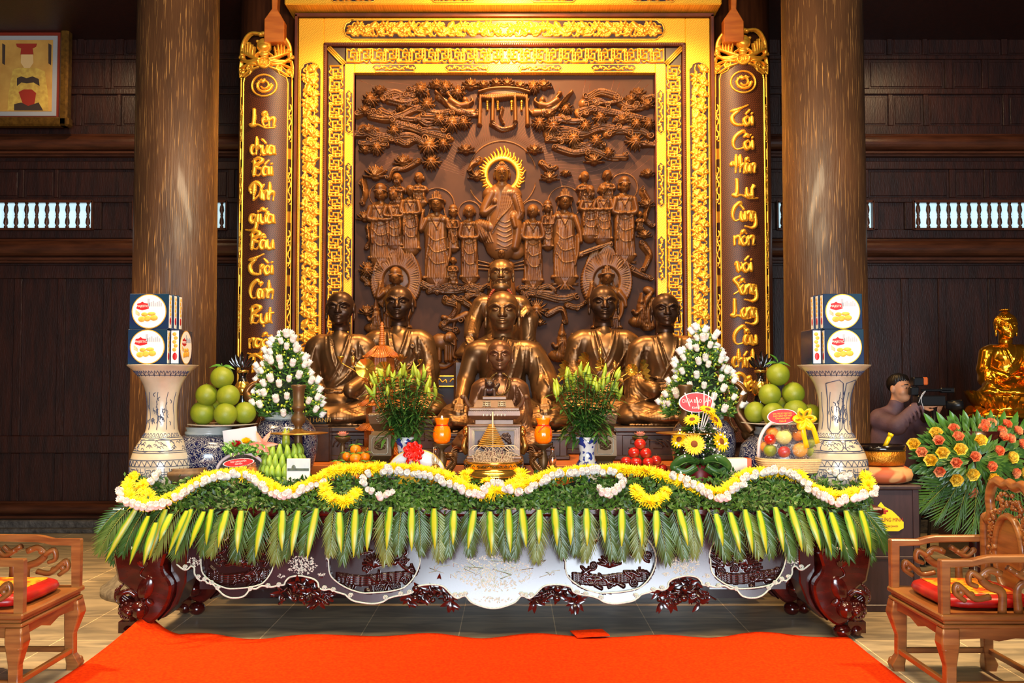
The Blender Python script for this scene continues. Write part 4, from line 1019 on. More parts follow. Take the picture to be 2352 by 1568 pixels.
# ================================================================== inscribed boards
def glyphs():
    S = {}
    def d(ch, w_, *st): S[ch] = (w_, st)
    d('L', .6, [(.12,1),(.16,.9),(.14,.2),(.0,.12),(.12,.05),(.35,.1),(.7,-.08),(1.1,-.05)])
    d('C', .62, [(.62,.95),(.5,1.02),(.2,.75),(.08,.35),(.22,.02),(.62,.12)])
    d('B', .55, [(.14,.95),(.16,.5),(.1,.02),(.02,.3)], [(.05,.8),(.3,1),(.5,.85),(.2,.52),(.5,.35),(.35,.02),(.12,.08)])
    d('D', .7, [(.3,1),(.26,.5),(.2,0)], [(.05,.4),(.0,.7),(.35,1.0),(.68,.75),(.55,.3),(.25,.02)], [(-.05,.55),(.35,.55)])
    d('T', .6, [(.0,.82),(.25,.88),(.75,1.15)], [(.35,.85),(.05,.5),(.15,.08),(.55,.02),(.62,.12)])
    d('N', .55, [(.1,.62),(.05,.45),(.3,.5)], [(.32,1),(.32,.5),(.28,.0)], [(.36,.55),(.52,.9)])
    d('S', .5, [(.45,1),(.15,.8),(.35,.5),(.4,.2),(.12,.0)])
    d('e', .3, [(.03,.3),(.26,.36),(.18,.55),(.03,.35),(.1,.04),(.3,.12)])
    d('n', .34, [(.04,.5),(.05,.02)], [(.06,.35),(.2,.5),(.28,.4),(.26,.05),(.34,.05)])
    d('c', .3, [(.26,.45),(.12,.52),(.03,.25),(.12,.02),(.28,.1)])
    d('h', .36, [(.06,.98),(.07,.5),(.04,.02)], [(.07,.3),(.2,.48),(.3,.35),(.27,-.02)])
    d('u', .36, [(.04,.5),(.04,.15),(.14,.02),(.26,.15),(.28,.5)], [(.28,.5),(.28,.1),(.36,.04)])
    d('a', .36, [(.28,.45),(.1,.48),(.03,.2),(.12,.02),(.27,.2),(.29,.48)], [(.29,.48),(.29,.1),(.38,.05)])
    d('i', .18, [(.08,.5),(.08,.12),(.14,.03)], [(.08,.68),(.1,.7)])
    d('g', .36, [(.28,.45),(.1,.48),(.03,.2),(.14,.05),(.28,.3),(.3,.48)], [(.3,.48),(.32,-.2),(.1,-.38),(-.35,-.3)])
    d('o', .34, [(.17,.5),(.03,.3),(.12,.02),(.28,.15),(.26,.42),(.15,.5)])
    d('t', .24, [(.12,.85),(.1,.2),(.2,.03)], [(-.02,.55),(.26,.6)])
    d('r', .26, [(.05,.5),(.05,.02)], [(.05,.3),(.14,.5),(.26,.45)])
    d('v', .34, [(.0,.4),(.08,.5),(.14,.05),(.3,.35),(.26,.52)])
    d('l', .2, [(.1,.98),(.08,.1),(.18,.03)])
    A = {'^': [[(-.12,.66),(0,.8),(.12,.66)]], '/': [[(-.03,.66),(.12,.86)]], '\\': [[(-.14,.86),(.04,.66)]], '?': [[(-.05,.82),(.06,.86),(.03,.7)]], '.': [[(0,-.14),(.02,-.15)]], '~': [[(-.14,.72),(-.03,.82),(.05,.73),(.17,.84)]], "'": [[(.1,.45),(.2,.6),(.16,.7)]]}
    return S, A
GS, GA = glyphs()
def write_word(h, word, cx, cy, H_, maxw):
    x = 0; items = []; last = 0
    for ch in word:
        if ch in GA:
            for st in GA[ch]: items.append([(last + a, b_) for a, b_ in st])
            continue
        w_, sts = GS[ch]
        for st in sts: items.append([(x + a, b_) for a, b_ in st])
        last = x + w_*.45; x += w_*.9
    sx = min(maxw / x, H_*1.1)
    for st in items:
        pts = [(cx + (a - x / 2) * sx, cy - (b_ - .42) * H_) for a, b_ in st]; p = crom([(a, b_, 0) for a, b_ in pts], 5); n = len(p) - 1
        for i in range(n):
            t = i / n; r_ = 1.6 + 2.6*sin(PI*min(1, t*1.15 + .12)) ** 1.2; h.cap(p[i].x, -p[i].y, p[i + 1].x, -p[i + 1].y, r_, r_, r_*1.3,1)
def board(cx, ytop, side, words, ys):
    RB = .335; YC = 9.72; XC = qx(cx); lab = 'tall convex wooden board with gilt calligraphy and crest, standing %s of the gilt-framed screen' % side
    B_ = T('inscribed_board', lab, 'inscribed board', (XC, YC, qz(1010)), 'pair of calligraphy boards')
    def mp(V, r0=RB):
        V = V.copy(); hh = -V[:, 1] * KK; a = (V[:, 0] - cx) * KK / RB*1.12; z = ZA + (V[:, 2] + 784) * ZB
        return np.stack([XC + (r0 + hh) * np.sin(a), YC - (r0 + hh) * np.cos(a), z], 1)
    W = 47; yt = ytop + 92; yb = 1010
    def strip(name, mat, x0, x1, y0, y1, hgt, par, outline=None):
        h = RP(x0, x1, y0, y1,2.0)
        h.H[:] = hgt
        if outline is not None:
            X, Z = np.meshgrid(h.x, h.z); h.H = np.where(-Z > outline(X), hgt, 0)
        return h.mesh(name, mat, par, 0, drop=True, fn=mp)
    top = lambda X: yt - 18*np.cos(np.clip(np.abs(X - cx) / 58,0,1) * PI / 2) ** .8 - 14*(np.abs(X - cx) < 24) * np.cos(np.clip(np.abs(X - cx) / 24,0,1) * PI / 2)
    strip('gilt_edge', G['gold_dark'], cx - 59, cx + 59, yt - 30, yb, 1.0, B_, lambda X: yt + 70 + 0*X)
    strip('board_face', G['lacquer_ground'], cx - 59, cx + 59, yt - 40, yt + 76,1.0, B_, lambda X: top(X) - 4)
    strip('inscription_ground', G['board_weave'], cx - 46, cx + 46, yt - 40, yb, 3, B_, lambda X: top(X) + 12)
    h = RP(cx - 60, cx + 60, ytop, yb, 1.0)
    for sg in (-1,1):
        h.l([(cx + sg*47, yb),(cx + sg*47, yt + 20),(cx + sg*44, yt + 8),(cx + sg*30, yt + 2),(cx + sg*26, yt - 8),(cx, yt - 17)], 1.3,1.3,3,3, False, 0); h.l([(cx + sg*58, yb),(cx + sg*58, yt + 10)], 1.4,1.4,3,1, False, 0)
        h.l([(cx + sg*57, yt + 8),(cx + sg*54, yt - 4),(cx + sg*40, yt - 12),(cx + sg*30, yt - 20),(cx, yt - 36)], 1.2,1.2,3,2, False, 0)
        h.l([(cx + sg*24, yt - 26),(cx + sg*25, yt - 14),(cx + sg*22, yt - 8)], 1.2,1.2,3,3); h.e(cx + sg*10, yt - 23,9,3.8,4,0,3)
    h.e(cx, yt - 23,3,7,4,0,4); h.out('gilt_edging', G['gold'], B_, 0, fn=mp)
    # medallion
    my = yt + 30; h = RP(cx - 28, cx + 28, my - 28, my + 28,1.0); h.o(cx, my, 24.5,2.2,4,3)
    rr = random.Random(int(cx)); p = [(cx + (16 - i*.9) * cos(i*.8), my + (16 - i*.9) * sin(i*.8)) for i in range(12)]; h.l(p, 3.4,2,5,3)
    for i in range(14): a = rr.random() * 6.28; h.e(cx + 14*cos(a), my + 14*sin(a), 3.2,1.8,4, rr.uniform(0,180), 3)
    h.e(cx - 2, my - 9,5.5,4.5,5,0,4); h.out('gilt_medallion', G['gold'], B_, 0, fn=mp)
    for wd, y in zip(words, ys):
        h = RP(cx - 36, cx + 36, y - 36, y + 42,.9); write_word(h, wd, cx - 2, y, 40,48); h.out('gilt_word', G['gold'], B_, 0, fn=lambda V: mp(V, RB + .012))
    # side scroll strips
    for sg in (-1,1):
        for k, y0 in enumerate((226,370,515,660)):
            h = RP(cx + sg*53 - 5, cx + sg*53 + 5, y0, y0 + 118,1.5); h.H[:] = 2.2; g2 = h.mesh('scroll_strip', G['lacquer_ground'], B_, 0, fn=mp)
            h = RP(cx + sg*53 - 5, cx + sg*53 + 5, y0 + 14, y0 + 104,1.0); h.l([(cx + sg*53 + 2.5*sin(i*1.1), y0 + 18 + i*5.4) for i in range(16)], 1.1,1.1,3,2.2)
            for i in range(9): h.e(cx + sg*53 + 2*(-1) ** i, y0 + 22 + i*10,1.6,2.6,3,25,2.2)
            h.out('gilt_scroll', G['gold'], g2,0, fn=mp)
    # pierced crest: bat over a coin
    y0 = ytop; h = RP(cx - 62, cx + 62, y0 - 6, y0 + 98,1.0)
    for sg in (-1,1):
        X = lambda a: cx + sg*a
        h.l([(X(6), y0 + 4),(X(30), y0 + 2),(X(48), y0 + 22),(X(52), y0 + 48)], 3.4,4.4,7,3); h.l([(X(12), y0 + 66),(X(34), y0 + 68),(X(50), y0 + 55)], 4,3,7,3)
        for i in range(6): h.l([(X(10 + i*2), y0 + 62 - i),(X(22 + i*4.6), y0 + 56 - i*2.5),(X(20 + i*6.2), y0 + 22 + abs(i - 2) * 6)], 4.2,1.6,8,3)
        h.l([(X(14), y0 + 62),(X(28), y0 + 64),(X(52), y0 + 60)], 3,2.4,6,3); h.sp(X(54), y0 + 52,6,1.3,0,2,5,4); h.sp(X(30), y0 + 82,7,1.3,2,2.4,5,3); h.sp(X(50), y0 + 86,6,1.2,1,2.2,5,3)
        h.l([(X(12), y0 + 80),(X(30), y0 + 86),(X(54), y0 + 100)], 2.6,2.2,6,2); h.l([(X(55), y0 + 60),(X(58), y0 + 78),(X(56), y0 + 100)], 2.2,2,6,2); h.l([(X(16), y0 + 74),(X(36), y0 + 72),(X(54), y0 + 76)], 2.4,1.8,6,3)
        h.e(X(7), y0 + 6,5,4,6,0,5); h.e(X(12), y0 + 22,3.4,3.4,5,0,7); h.l([(X(8), y0 + 48),(X(16), y0 + 54)], 2.2,1.6,5,8)
    h.e(cx, y0 + 4,9,5,8,0,4); h.e(cx, y0 + 32,14,17,11,0,5); h.e(cx, y0 + 36,9,8,6,0,13); h.e(cx, y0 + 52,9,6,6,0,6)
    h.o(cx, y0 + 70,11,2.6,5,4); h.e(cx, y0 + 70,9,9,2,0,2)
    for a, b_ in (((-4,-4),(4,-4)),((4,-4),(4,4)),((4,4),(-4,4)),((-4,4),(-4,-4))): h.l([(cx + a[0], y0 + 70 + a[1]),(cx + b_[0], y0 + 70 + b_[1])], 1.4,1.4,4,4, False, 0)
    h.out('gilt_crest', G['gold'], B_, 0, fn=mp)
board(611,84, 'left', ['Le^n', 'chu\\a', 'Ba/i', 'Di/nh', "giu'~a", 'Ba^\\u', 'Tro\\i', 'Ca?nh', 'Bu.t', 'ngo^i', 'Da^\\t'], [283,347,395,450,503,561,618,672,728,783,838])
board(1703,76, 'right', ["To/i", 'Co~i', 'Nha^n', "Lu'", 'Cu\\ng', 'no^n', 'vo/i', 'So^ng', 'Long', 'Ca^\\u', 'chi/nh', 'Die^n'], [280,335,388,443,497,552,612,662,714,775,826,880])
# ================================================================== framed portrait on the wall
D_ = 10.55; e = T('framed_portrait', 'framed painting of a robed official in a red hat, hanging on the upper left wall', 'picture', P(60,290, D_))
def fr(m, x0, x1, y0, y1, ya, yb, bev=.01): a = P(x0, y1, D_); b_ = P(x1, y0, D_); m.box(a.x, b_.x, ya, yb, a.z, b_.z, bev)
M('frame_gilt', (120,84,30), .4,.5, col2=(90,60,20), scale=30); M('mat_grey', (150,150,150), .8); M('frame_red', (120,36,16), .5); M('silk', (196,150,70), .8, col2=(176,128,56), scale=6)
M('ink_red', (150,40,20), .8); M('ink_dark', (60,44,34), .8); M('robe_ochre', (206,172,74), .8, col2=(180,140,60), scale=20); M('skin_paint', (214,176,116), .8)
m = MB(); fr(m, -95,-73,49,291,10.5,10.62,.02); fr(m, 138,162,49,291,10.5,10.62,.02); fr(m, -95,162,49,72,10.5,10.62,.02); fr(m, -95,162,270,291,10.5,10.62,.02); m.build('frame', G['frame_gilt'], e)
m = MB(); fr(m, -75,140,68,276,10.56,10.62); m.build('red_slip', G['frame_red'], e, )
m = MB(); fr(m, -66,132,82,266,10.55,10.57,.001); m.build('mount', G['mat_grey'], e)
m = MB(); fr(m, -55,122,92,256,10.545,10.552,.001); pa = m.build('painting', G['silk'], e)
def blob(name, mat, pts, y, par=None): m = MB(); q = [P(a, b_, D_) for a, b_ in pts]; m.prism([(p.x, p.z) for p in q], y, y + .003); m.build(name, mat, par or pa)
blob('painted_robe', G['robe_ochre'], [(30,160),(20,220),(18,254),(112,254),(112,225),(104,165),(84,156),(48,156)], 10.541)
blob('painted_beard', G['ink_dark'], [(40,180),(50,176),(62,180),(76,176),(90,182),(92,198),(78,190),(62,192),(50,190),(40,198)], 10.539)
blob('painted_collar', G['ink_red'], [(44,212),(56,206),(74,206),(84,214),(80,240),(66,248),(54,240)], 10.538)
blob('painted_face', G['skin_paint'], [(50,126),(77,126),(78,145),(70,157),(57,157),(49,145)], 10.537)
blob('painted_hat', G['ink_red'], [(38,101),(86,101),(84,108),(76,112),(78,126),(48,126),(50,112),(40,108)], 10.537)
for x in (6,112): blob('painted_tassel', G['ink_dark'], [(x, 100),(x + 7,104),(x + 6,150),(x, 146)], 10.541)
blob('painted_sash', G['ink_dark'], [(34,240),(50,236),(66,244),(90,236),(100,254),(34,254)], 10.536)
# ================================================================== bronze statues
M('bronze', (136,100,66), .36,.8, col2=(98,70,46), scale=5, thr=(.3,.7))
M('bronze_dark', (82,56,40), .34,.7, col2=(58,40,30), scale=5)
M('bronze_small', (128,88,60), .33,.6, col2=(100,64,42), scale=6)
M('bead_red', (120,40,18), .35); M('bead_tiger', (120,84,30), .25,.3, col2=(50,34,14), scale=60)
M('gold_leafed', (232,160,40), .18,.92, col2=(214,138,28), scale=5)
M('black_plate', (26,24,20), .3); M('gilt_letters', (170,130,60), .4,.5)
def surf(s, x, z):
    i = int(round((x - s.lo[0]) / s.c)); k = int(round((z - s.lo[2]) / s.c))
    if i < 0 or k < 0 or i >= s.F.shape[0] or k >= s.F.shape[2]: return None
    col = s.F[i, :, k] < 0
    if not col.any(): return None
    return s.lo[1] + s.c*int(col.argmax())
SD.surf = surf
def fold(s, pts, r0=.012, r1=.006, k=.012, sub=False, off=0.0):
    p = crom([(a, 0, b) for a, b in pts], 6); q = []
    for v in p:
        y = surf(s, v.x, v.z)
        if y is not None and (not q or abs(y - q[-1].y) < .06): q.append(Vector((v.x, y + off, v.z)))
    n = len(q) - 1
    ys = [v.y for v in q]
    for i in range(1, n): q[i].y = (ys[i - 1] + 2*ys[i] + ys[i + 1]) / 4
    for i in range(n): s.cap(q[i], q[i + 1], r0 + (r1 - r0) * i / n, r0 + (r1 - r0) * (i + 1) / n, k, sub)
SD.fold = fold
def sculpt_head(h, ears=1, mouthw=1, brow=1, beard=False, curls=False, wide=1.0):
    h.ell((0,.012,.03),(.104*wide, .122,.118), 0); h.ell((0,-.018,-.03),(.086*wide, .104,.112), .03); h.ell((0,-.045,-.098),(.058*wide, .066,.046), .035)
    for g in (-1,1):
        h.ell((g*.052,-.080,-.040),(.030,.026,.032), .03)
        h.line([(g*.082,-.078,.022),(g*.045,-.112,.042),(g*.012,-.114,.024)], .008*brow, .007,.012)
        h.ell((g*.041,-.126,.006),(.028,.016,.017), .010, sub=True)
        h.ell((g*.041,-.102,.003),(.024,.019,.0145), .004)
        h.line([(g*.063,-.108,-.002),(g*.041,-.121,-.007),(g*.019,-.115,-.003)], .0022,.0022,.002, sub=True)
        h.ell((g*.016,-.124,-.040),(.011,.013,.010), .008)
        h.ell((g*.106*wide, .008,-.005),(.013,.030,.048), .008); h.ell((g*.107*wide, .0,-.062*ears),(.012,.016,.030*ears), .010); h.ell((g*.119*wide, .0,.0),(.008,.016,.030), .005, sub=True)
    h.line([(0,-.106,.028),(0,-.128,-.012),(0,-.136,-.036)], .009,.013,.010); h.ell((0,-.135,-.038),(.015,.014,.012), .006)
    h.line([(-.030*mouthw, -.108,-.076),(-.012,-.121,-.070),(0,-.121,-.073),(.012,-.121,-.070),(.030*mouthw, -.108,-.076)], .0060,.0060,.006)
    h.line([(-.022*mouthw, -.109,-.086),(0,-.119,-.090),(.022*mouthw, -.109,-.086)], .0070,.0070,.008)
    h.line([(-.030*mouthw, -.117,-.078),(0,-.128,-.080),(.030*mouthw, -.117,-.078)], .0022,.0022,.002, sub=True)
    h.ell((0,-.095,-.122),(.030,.026,.022), .02)
    if beard:
        rr = random.Random(2)
        h.ell((0,-.07,-.14),(.075,.06,.05), .02)
        for i in range(60):
            a = R(rr.uniform(-80,80)); x = .082*sin(a); y = -.03 - .085*cos(a); z = -.07 - .05*cos(a) + rr.uniform(-.03,.02)
            h.cap((x, y, z),(x*1.0, y + .005, z - .035), .007,.004,.004)
        for g in (-1,1): h.line([(0,-.13,-.062),(g*.025,-.122,-.066),(g*.05,-.10,-.09)], .007,.004,.005); h.line([(g*.085,-.07,.05),(g*.04,-.122,.046),(g*.01,-.122,.03)], .012,.010,.008)
    if curls:
        h.ell((0,.02,.135),(.055,.055,.05), .03)
        for i in range(16):
            th = R(8 + i*6.2); n = max(1, int(2*PI*.118*sin(th) / .019))
            for j in range(n):
                a = 2*PI*(j + .5*(i % 2)) / n; x = .106*sin(th) * cos(a); y = .014 + .124*sin(th) * sin(a); z = .032 + .122*cos(th)
                if y < -.045 and z < .085: continue
                if z < -.02: continue
                if math.hypot(x, y - .02) < .05 and z > .12: z += .05
                h.cap((x, y, z),(x*1.03, y*1.03, z + .003), .009,.006,.002)
def hand(s, c, d, up, sg, L=.085, r=.0105, curl=.35, k=.006):
    """palm centre c, finger direction d, palm normal up; five separate fingers"""
    c = Vector(c); d = Vector(d).normalized(); up = Vector(up); up = (up - d*up.dot(d)).normalized(); sd = d.cross(up) * sg
    for q in range(-1,2): s.cap(c - d*.035 + sd*q*.016, c + d*.03 + sd*q*.022,.018,.015,.012)
    for i, (o, l_) in enumerate(((-.034,.82),(-.012,1.0),(.011,.95),(.033,.75))):
        b = c + d*.035 + sd*o; m_ = b + d*(L*.5*l_) - up*(L*.06); e = m_ + d*(L*.5*l_*(1 - curl)) - up*(L*l_*curl*.6)
        s.cap(b, m_, r, r*.92, k); s.cap(m_, e, r*.92, r*.75,.004)
    b = c - d*.02 - sd*.035; m_ = b + d*.03 - sd*.02 - up*.006; e = m_ + d*.035 - up*.012; s.cap(b, m_, r*1.15, r, .008); s.cap(m_, e, r, r*.8,.004)
def statue(name, label, cat, px, top, chin, base, D, robe='v', mat='bronze', head_mat=None, knees=.45, wide=.82, ped=None, group=None, c=.0095, dressing=None, **hk):
    hh = (chin - top) * K(D); s = hh / .30; zb0 = P(px, base, D - .35).z; ztop = P(px, top, D).z; Hb = ztop - zb0 - hh; zs = Hb / .90; loc = Vector((P(px, (top + base) / 2, D).x, D, zb0))
    e = T(name, label, cat, loc, group); Xb = Matrix.Translation(loc) @ Matrix.Diagonal((s*wide, s, zs, 1))
    B_ = SD((-.64,-.56,-.02),(.64,.36,.93), c / s)
    kn = knees / .45
    # hips, lap and knees under the robe
    B_.ell((0,.05,.16),(.34*kn, .27,.20), 0)
    for g in (-1,1):
        B_.cap((g*.13,.0,.15),(g*.40*kn, -.19,.125), .145,.13,.05); B_.cap((g*.40*kn, -.19,.105),(-g*.10,-.36,.09), .115,.085,.04)
        B_.ell((g*.43*kn, -.17,.075),(.16,.19,.085), .05)
    B_.ell((0,-.30,.07),(.40*kn, .18,.075), .05)
    # torso
    B_.ell((0,.04,.42),(.205,.155,.30), .05); B_.ell((0,.01,.62),(.225,.145,.17), .05)
    B_.cap((-.205,.02,.725),(.205,.02,.725), .10,.10,.05); B_.cap((0,.02,.74),(0,.01,.88), .085,.062,.04)
    if robe == 'bare':   # one shoulder bare, straight arms with hands laid on the knees
        for g in (-1,1):
            B_.cap((g*.255,.02,.70),(g*.315,-.02,.46), .085,.072,.04); B_.cap((g*.315,-.02,.46),(g*.345,-.20,.30), .068,.05,.03)
            hand(B_, (g*.350,-.275,.262),(g*.06,-.62,-.75),(0,-.75,.65), g, .10,.0135,.3)
        B_.line([(.255,.02,.70),(.35,.0,.50),(.37,-.08,.34)], .10,.115,.03); B_.ell((.375,-.09,.36),(.09,.13,.14), .04)
        fl = [[(.03,.83),(-.02,.66),(-.10,.48),(-.2,.36)], [(.07,.84),(.02,.64),(-.06,.46),(-.17,.30)], [(.11,.83),(.06,.62),(-.01,.44),(-.12,.28)], [(.15,.80),(.11,.60),(.05,.42),(-.04,.27)], [(.19,.76),(.17,.56),(.13,.40),(.06,.26)], [(.24,.74),(.24,.56),(.22,.42)], [(.30,.66),(.32,.52),(.30,.42)], [(.33,.60),(.38,.48),(.40,.34)], [(.36,.46),(.42,.36),(.45,.28)]]
        for q in fl: B_.fold(q, .010,.007,.010)
        B_.fold([(.01,.84),(-.05,.66),(-.13,.48),(-.22,.34)], .016,.013,.008); B_.line([(-.07,-.10,.72),(-.03,-.125,.70),(.0,-.12,.70)], .004,.004,.006)
    elif robe == 'lean':   # bearded: one knee drawn up, long sleeves
        B_.cap((.16,-.02,.18),(.33,-.20,.50), .13,.105,.04); B_.cap((.33,-.20,.50),(.30,-.24,.08), .10,.09,.04)
        for g in (-1,1): B_.cap((g*.25,.02,.70),(g*.34,-.0,.46), .10,.10,.04)
        B_.cap((-.34,0,.46),(-.35,-.24,.30), .10,.085,.03); B_.cap((.34,0,.46),(.30,-.24,.60), .09,.08,.03)
        hand(B_, (-.35,-.31,.27),(0,-.6,-.8),(0,-.8,.6), -1,.11,.014,.3); hand(B_, (.28,-.31,.60),(-.4,-.6,-.5),(0,-.6,.8), 1,.10,.013,.3)
    else:
        for g in (-1,1):
            B_.cap((g*.275,.02,.69),(g*.325,.0,.44), .10,.098,.045); B_.cap((g*.325,.0,.42),(g*.16,-.24,.31), .095,.075,.04)
            B_.ell((g*.32,-.04,.28),(.10,.16,.13), .05)
        hand(B_, (-.045,-.315,.315),(1,-.15,.02),(0,-.1,1), 1,.09,.012,.2); hand(B_, (.05,-.33,.30),(-1,-.15,.02),(0,-.1,1), -1,.09,.012,.2)
    if robe in ('v', 'lean', 'belt', 'clasp'):
        B_.fold([(-.10,.80),(-.07,.66),(-.02,.52),(.02,.44)], .013,.010,.008); B_.fold([(.10,.80),(.07,.68),(.0,.52),(-.08,.40),(-.16,.34)], .015,.012,.008)
        B_.fold([(-.14,.79),(-.12,.64),(-.07,.50)], .009,.007,.008); B_.fold([(.14,.79),(.11,.64),(.05,.50),(-.04,.38)], .009,.007,.008)
        B_.fold([(-.06,.76),(-.03,.64),(0,.56)], .006,.005,.005, sub=True)
        for q in range(6): B_.fold([(.22 + q*.02,.74 - q*.03),(.19 - q*.01,.58 - q*.03),(.08 - q*.03,.42 - q*.02),(-.08 - q*.02,.34 - q*.015)], .009,.006,.010)
        for g in (-1,1):
            for q in range(6): B_.fold([(g*(.24 + q*.022), .72 - q*.03),(g*(.28 + q*.018), .55 - q*.02),(g*(.30 + q*.02), .40 - q*.03),(g*(.22 + q*.03), .30 - q*.02)], .009,.006,.010)
    if robe == 'clasp':
        B_.ell((.16,-.13,.66),(.032,.02,.032), .005); B_.ell((.16,-.15,.66),(.016,.012,.016), .003, sub=True)
        for q in range(5): B_.fold([(.16,.63),(.13 + q*.018,.54),(.10 + q*.03,.40)], .009,.005,.006)
    if robe == 'belt':
        for dz in (0,.05): B_.fold([(-.24,.40 + dz),(-.1,.375 + dz),(.0,.37 + dz),(.1,.375 + dz),(.24,.40 + dz)], .010,.010,.006)
        rr = random.Random(5)
        for i in range(9): B_.ell((-.2 + i*.05, surf(B_, -.2 + i*.05,.40) or -.1,.40),(.012,.010,.012), .004)
        for x, z in ((-.25,.66),(-.18,.70),(-.30,.55),(-.22,.60),(-.28,.45),(.25,.64),(.0,.30),(.1,.24),(-.1,.24),(.38,.16),(-.38,.16)):
            for q in range(5):
                a = q*1.25; xx, zz = x + .02*cos(a), z + .02*sin(a); y = surf(B_, xx, zz)
                if y is not None: B_.ell((xx, y, zz),(.012,.008,.012), .004)
    # lap folds
    for g in (-1,1):
        for q in range(6): B_.fold([(g*(.50 - q*.02) * kn, .20 - q*.026),(g*.36*kn, .17 - q*.02),(g*.18,.135 - q*.018),(g*.02,.10 - q*.014)], .011,.006,.012)
        B_.fold([(g*.16,.26),(g*.30*kn, .225),(g*.45*kn, .19)], .010,.006,.010)
    for i in range(15):
        x = (-.47 + i*.067) * kn; B_.cap((x, -.33 - .10*cos(x*3) , .004),(x + .03,-.33 - .10*cos(x*3), .012), .018,.012,.02)
    if dressing: dressing(B_)
    B_.cut(2,0)
    body = B_.mesh('robed_body', MATS[mat], e, Xb)
    Hd = SD((-.15,-.18,-.20),(.15,.16,.22), .0046 / s); sculpt_head(Hd, **hk); Hd.cap((0,.02,-.08),(0,.02,-.19), .064,.070,.03)
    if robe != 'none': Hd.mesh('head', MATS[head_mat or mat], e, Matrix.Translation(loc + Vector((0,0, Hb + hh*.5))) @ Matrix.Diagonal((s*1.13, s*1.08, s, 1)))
    # carved pedestal
    if ped:
        w_, d0, d1, zt = ped; m = MB(); x = loc.x; z0 = zr + .002; h_ = zb0 - z0; y0, y1 = D + d0, D + d1
        if h_ > .05:
            m.box(x - w_, x + w_, y0, y1, zb0 - h_*.16, zb0,.008); m.box(x - w_*.96, x + w_*.96, y0 + .015, y1, zb0 - h_*.26, zb0 - h_*.16,.004)
            m.box(x - w_*.92, x + w_*.92, y0 + .04, y1, z0 + h_*.14, zb0 - h_*.26,.004); m.box(x - w_, x + w_, y0 + .01, y1, z0, z0 + h_*.16,.008)
            for sg in (-1,1):
                m.box(x + sg*w_*.9 - .03, x + sg*w_*.9 + .03, y0 + .02, y0 + .08, z0 + h_*.1, zb0 - h_*.2,.006)
                for r_ in range(3):
                    xa = x + sg*w_*(.28 + .2*r_); zc = (z0 + zb0) / 2 - .01*h_; q = .035
                    m.tube([(xa - q, y0 + .036, zc - q),(xa + q, y0 + .036, zc - q),(xa + q, y0 + .036, zc + q),(xa - q*.4, y0 + .036, zc + q),(xa - q*.4, y0 + .036, zc),(xa + q*.3, y0 + .036, zc)], .005,4)
            for i in range(7): m.tube(crom([(x + (i - 3) * .03, y0 + .035, zb0 - h_*.6),(x + (i - 3) * .045, y0 + .03, zb0 - h_*.45),(x + (i - 3) * .07, y0 + .033, zb0 - h_*.4)], 3), .006,5)
            m.build('carved_pedestal', G['dark_carved'], e)
    return e, loc, s, zs, Hb
sg_ = 'bronze monk statues'
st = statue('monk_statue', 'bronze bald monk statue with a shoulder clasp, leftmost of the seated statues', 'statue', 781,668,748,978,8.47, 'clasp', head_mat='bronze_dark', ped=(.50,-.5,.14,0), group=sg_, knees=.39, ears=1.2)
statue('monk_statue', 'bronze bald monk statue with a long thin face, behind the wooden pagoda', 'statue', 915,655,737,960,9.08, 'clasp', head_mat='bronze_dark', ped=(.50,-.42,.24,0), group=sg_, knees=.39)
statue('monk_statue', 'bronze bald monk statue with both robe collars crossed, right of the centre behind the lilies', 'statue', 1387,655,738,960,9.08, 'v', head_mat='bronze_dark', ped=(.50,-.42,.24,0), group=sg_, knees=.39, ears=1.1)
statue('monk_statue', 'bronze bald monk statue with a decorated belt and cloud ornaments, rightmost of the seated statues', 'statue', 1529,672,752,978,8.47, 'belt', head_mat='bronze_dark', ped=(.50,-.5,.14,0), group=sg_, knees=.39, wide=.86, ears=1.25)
e, loc, s, zs, Hb = statue('bearded_monk_statue', 'bronze bearded frowning monk statue with red bead necklace, behind the large centre statue', 'statue', 1151,594,664,826,9.12, 'lean', head_mat='bronze', ped=None, knees=.40, beard=True, brow=1.6)
m = MB(); zt = loc.z - .002; m.box(loc.x - .42, loc.x + .42,8.88,9.28, zr + .002, zt, .02); m.build('tall_pedestal', G['dark_carved'], e)
m = MB(); n = 46
for i in range(n):
    t = -1 + 2*(i + .5) / n; x = .155*sin(t*1.45*1) * 1.0; a = t*PI*.93; x = .125*s*sin(a) * (1 if abs(a) < 2 else 1); z = Hb - .02 - .17*(1 + cos(a)) + .03
    y = -.075 - .075*(1 + cos(a)) * .6; m.ell((loc.x + x, loc.y + y*s - .045*cos(a / 2), loc.z + z), .0145,8,6)
m.build('red_bead_necklace', G['bead_red'], e)
e, loc, s, zs, Hb = statue('monk_statue', 'largest bronze monk statue at the centre with one shoulder bare and hands on the knees', 'statue', 1154,667,762,992,8.5, 'bare', head_mat='bronze', ped=(.55,-.48,.2,0), group=sg_, knees=.44, ears=1.35, wide=.84)
def extras(B_):
    B_.cap((.06,-.30,.30),(.10,-.34,.44), .045,.022,.015); B_.ell((.095,-.37,.49),(.045,.035,.035), .01)
e, loc, s, zs, Hb = statue('seated_monk_statue', 'small bronze monk statue with wooden bead necklace, in front of the large centre statue', 'statue', 1148,780,852,1040,7.80, 'v', 'bronze_small', None, ped=None, knees=.47, dressing=extras, c=.0075, ears=.9, wide=.74)
m = MB(); m.box(loc.x - .36, loc.x + .36,7.57,7.98, zr + .002, loc.z + .004,.01); m.build('low_pedestal', G['dark_carved'], e)
m = MB()
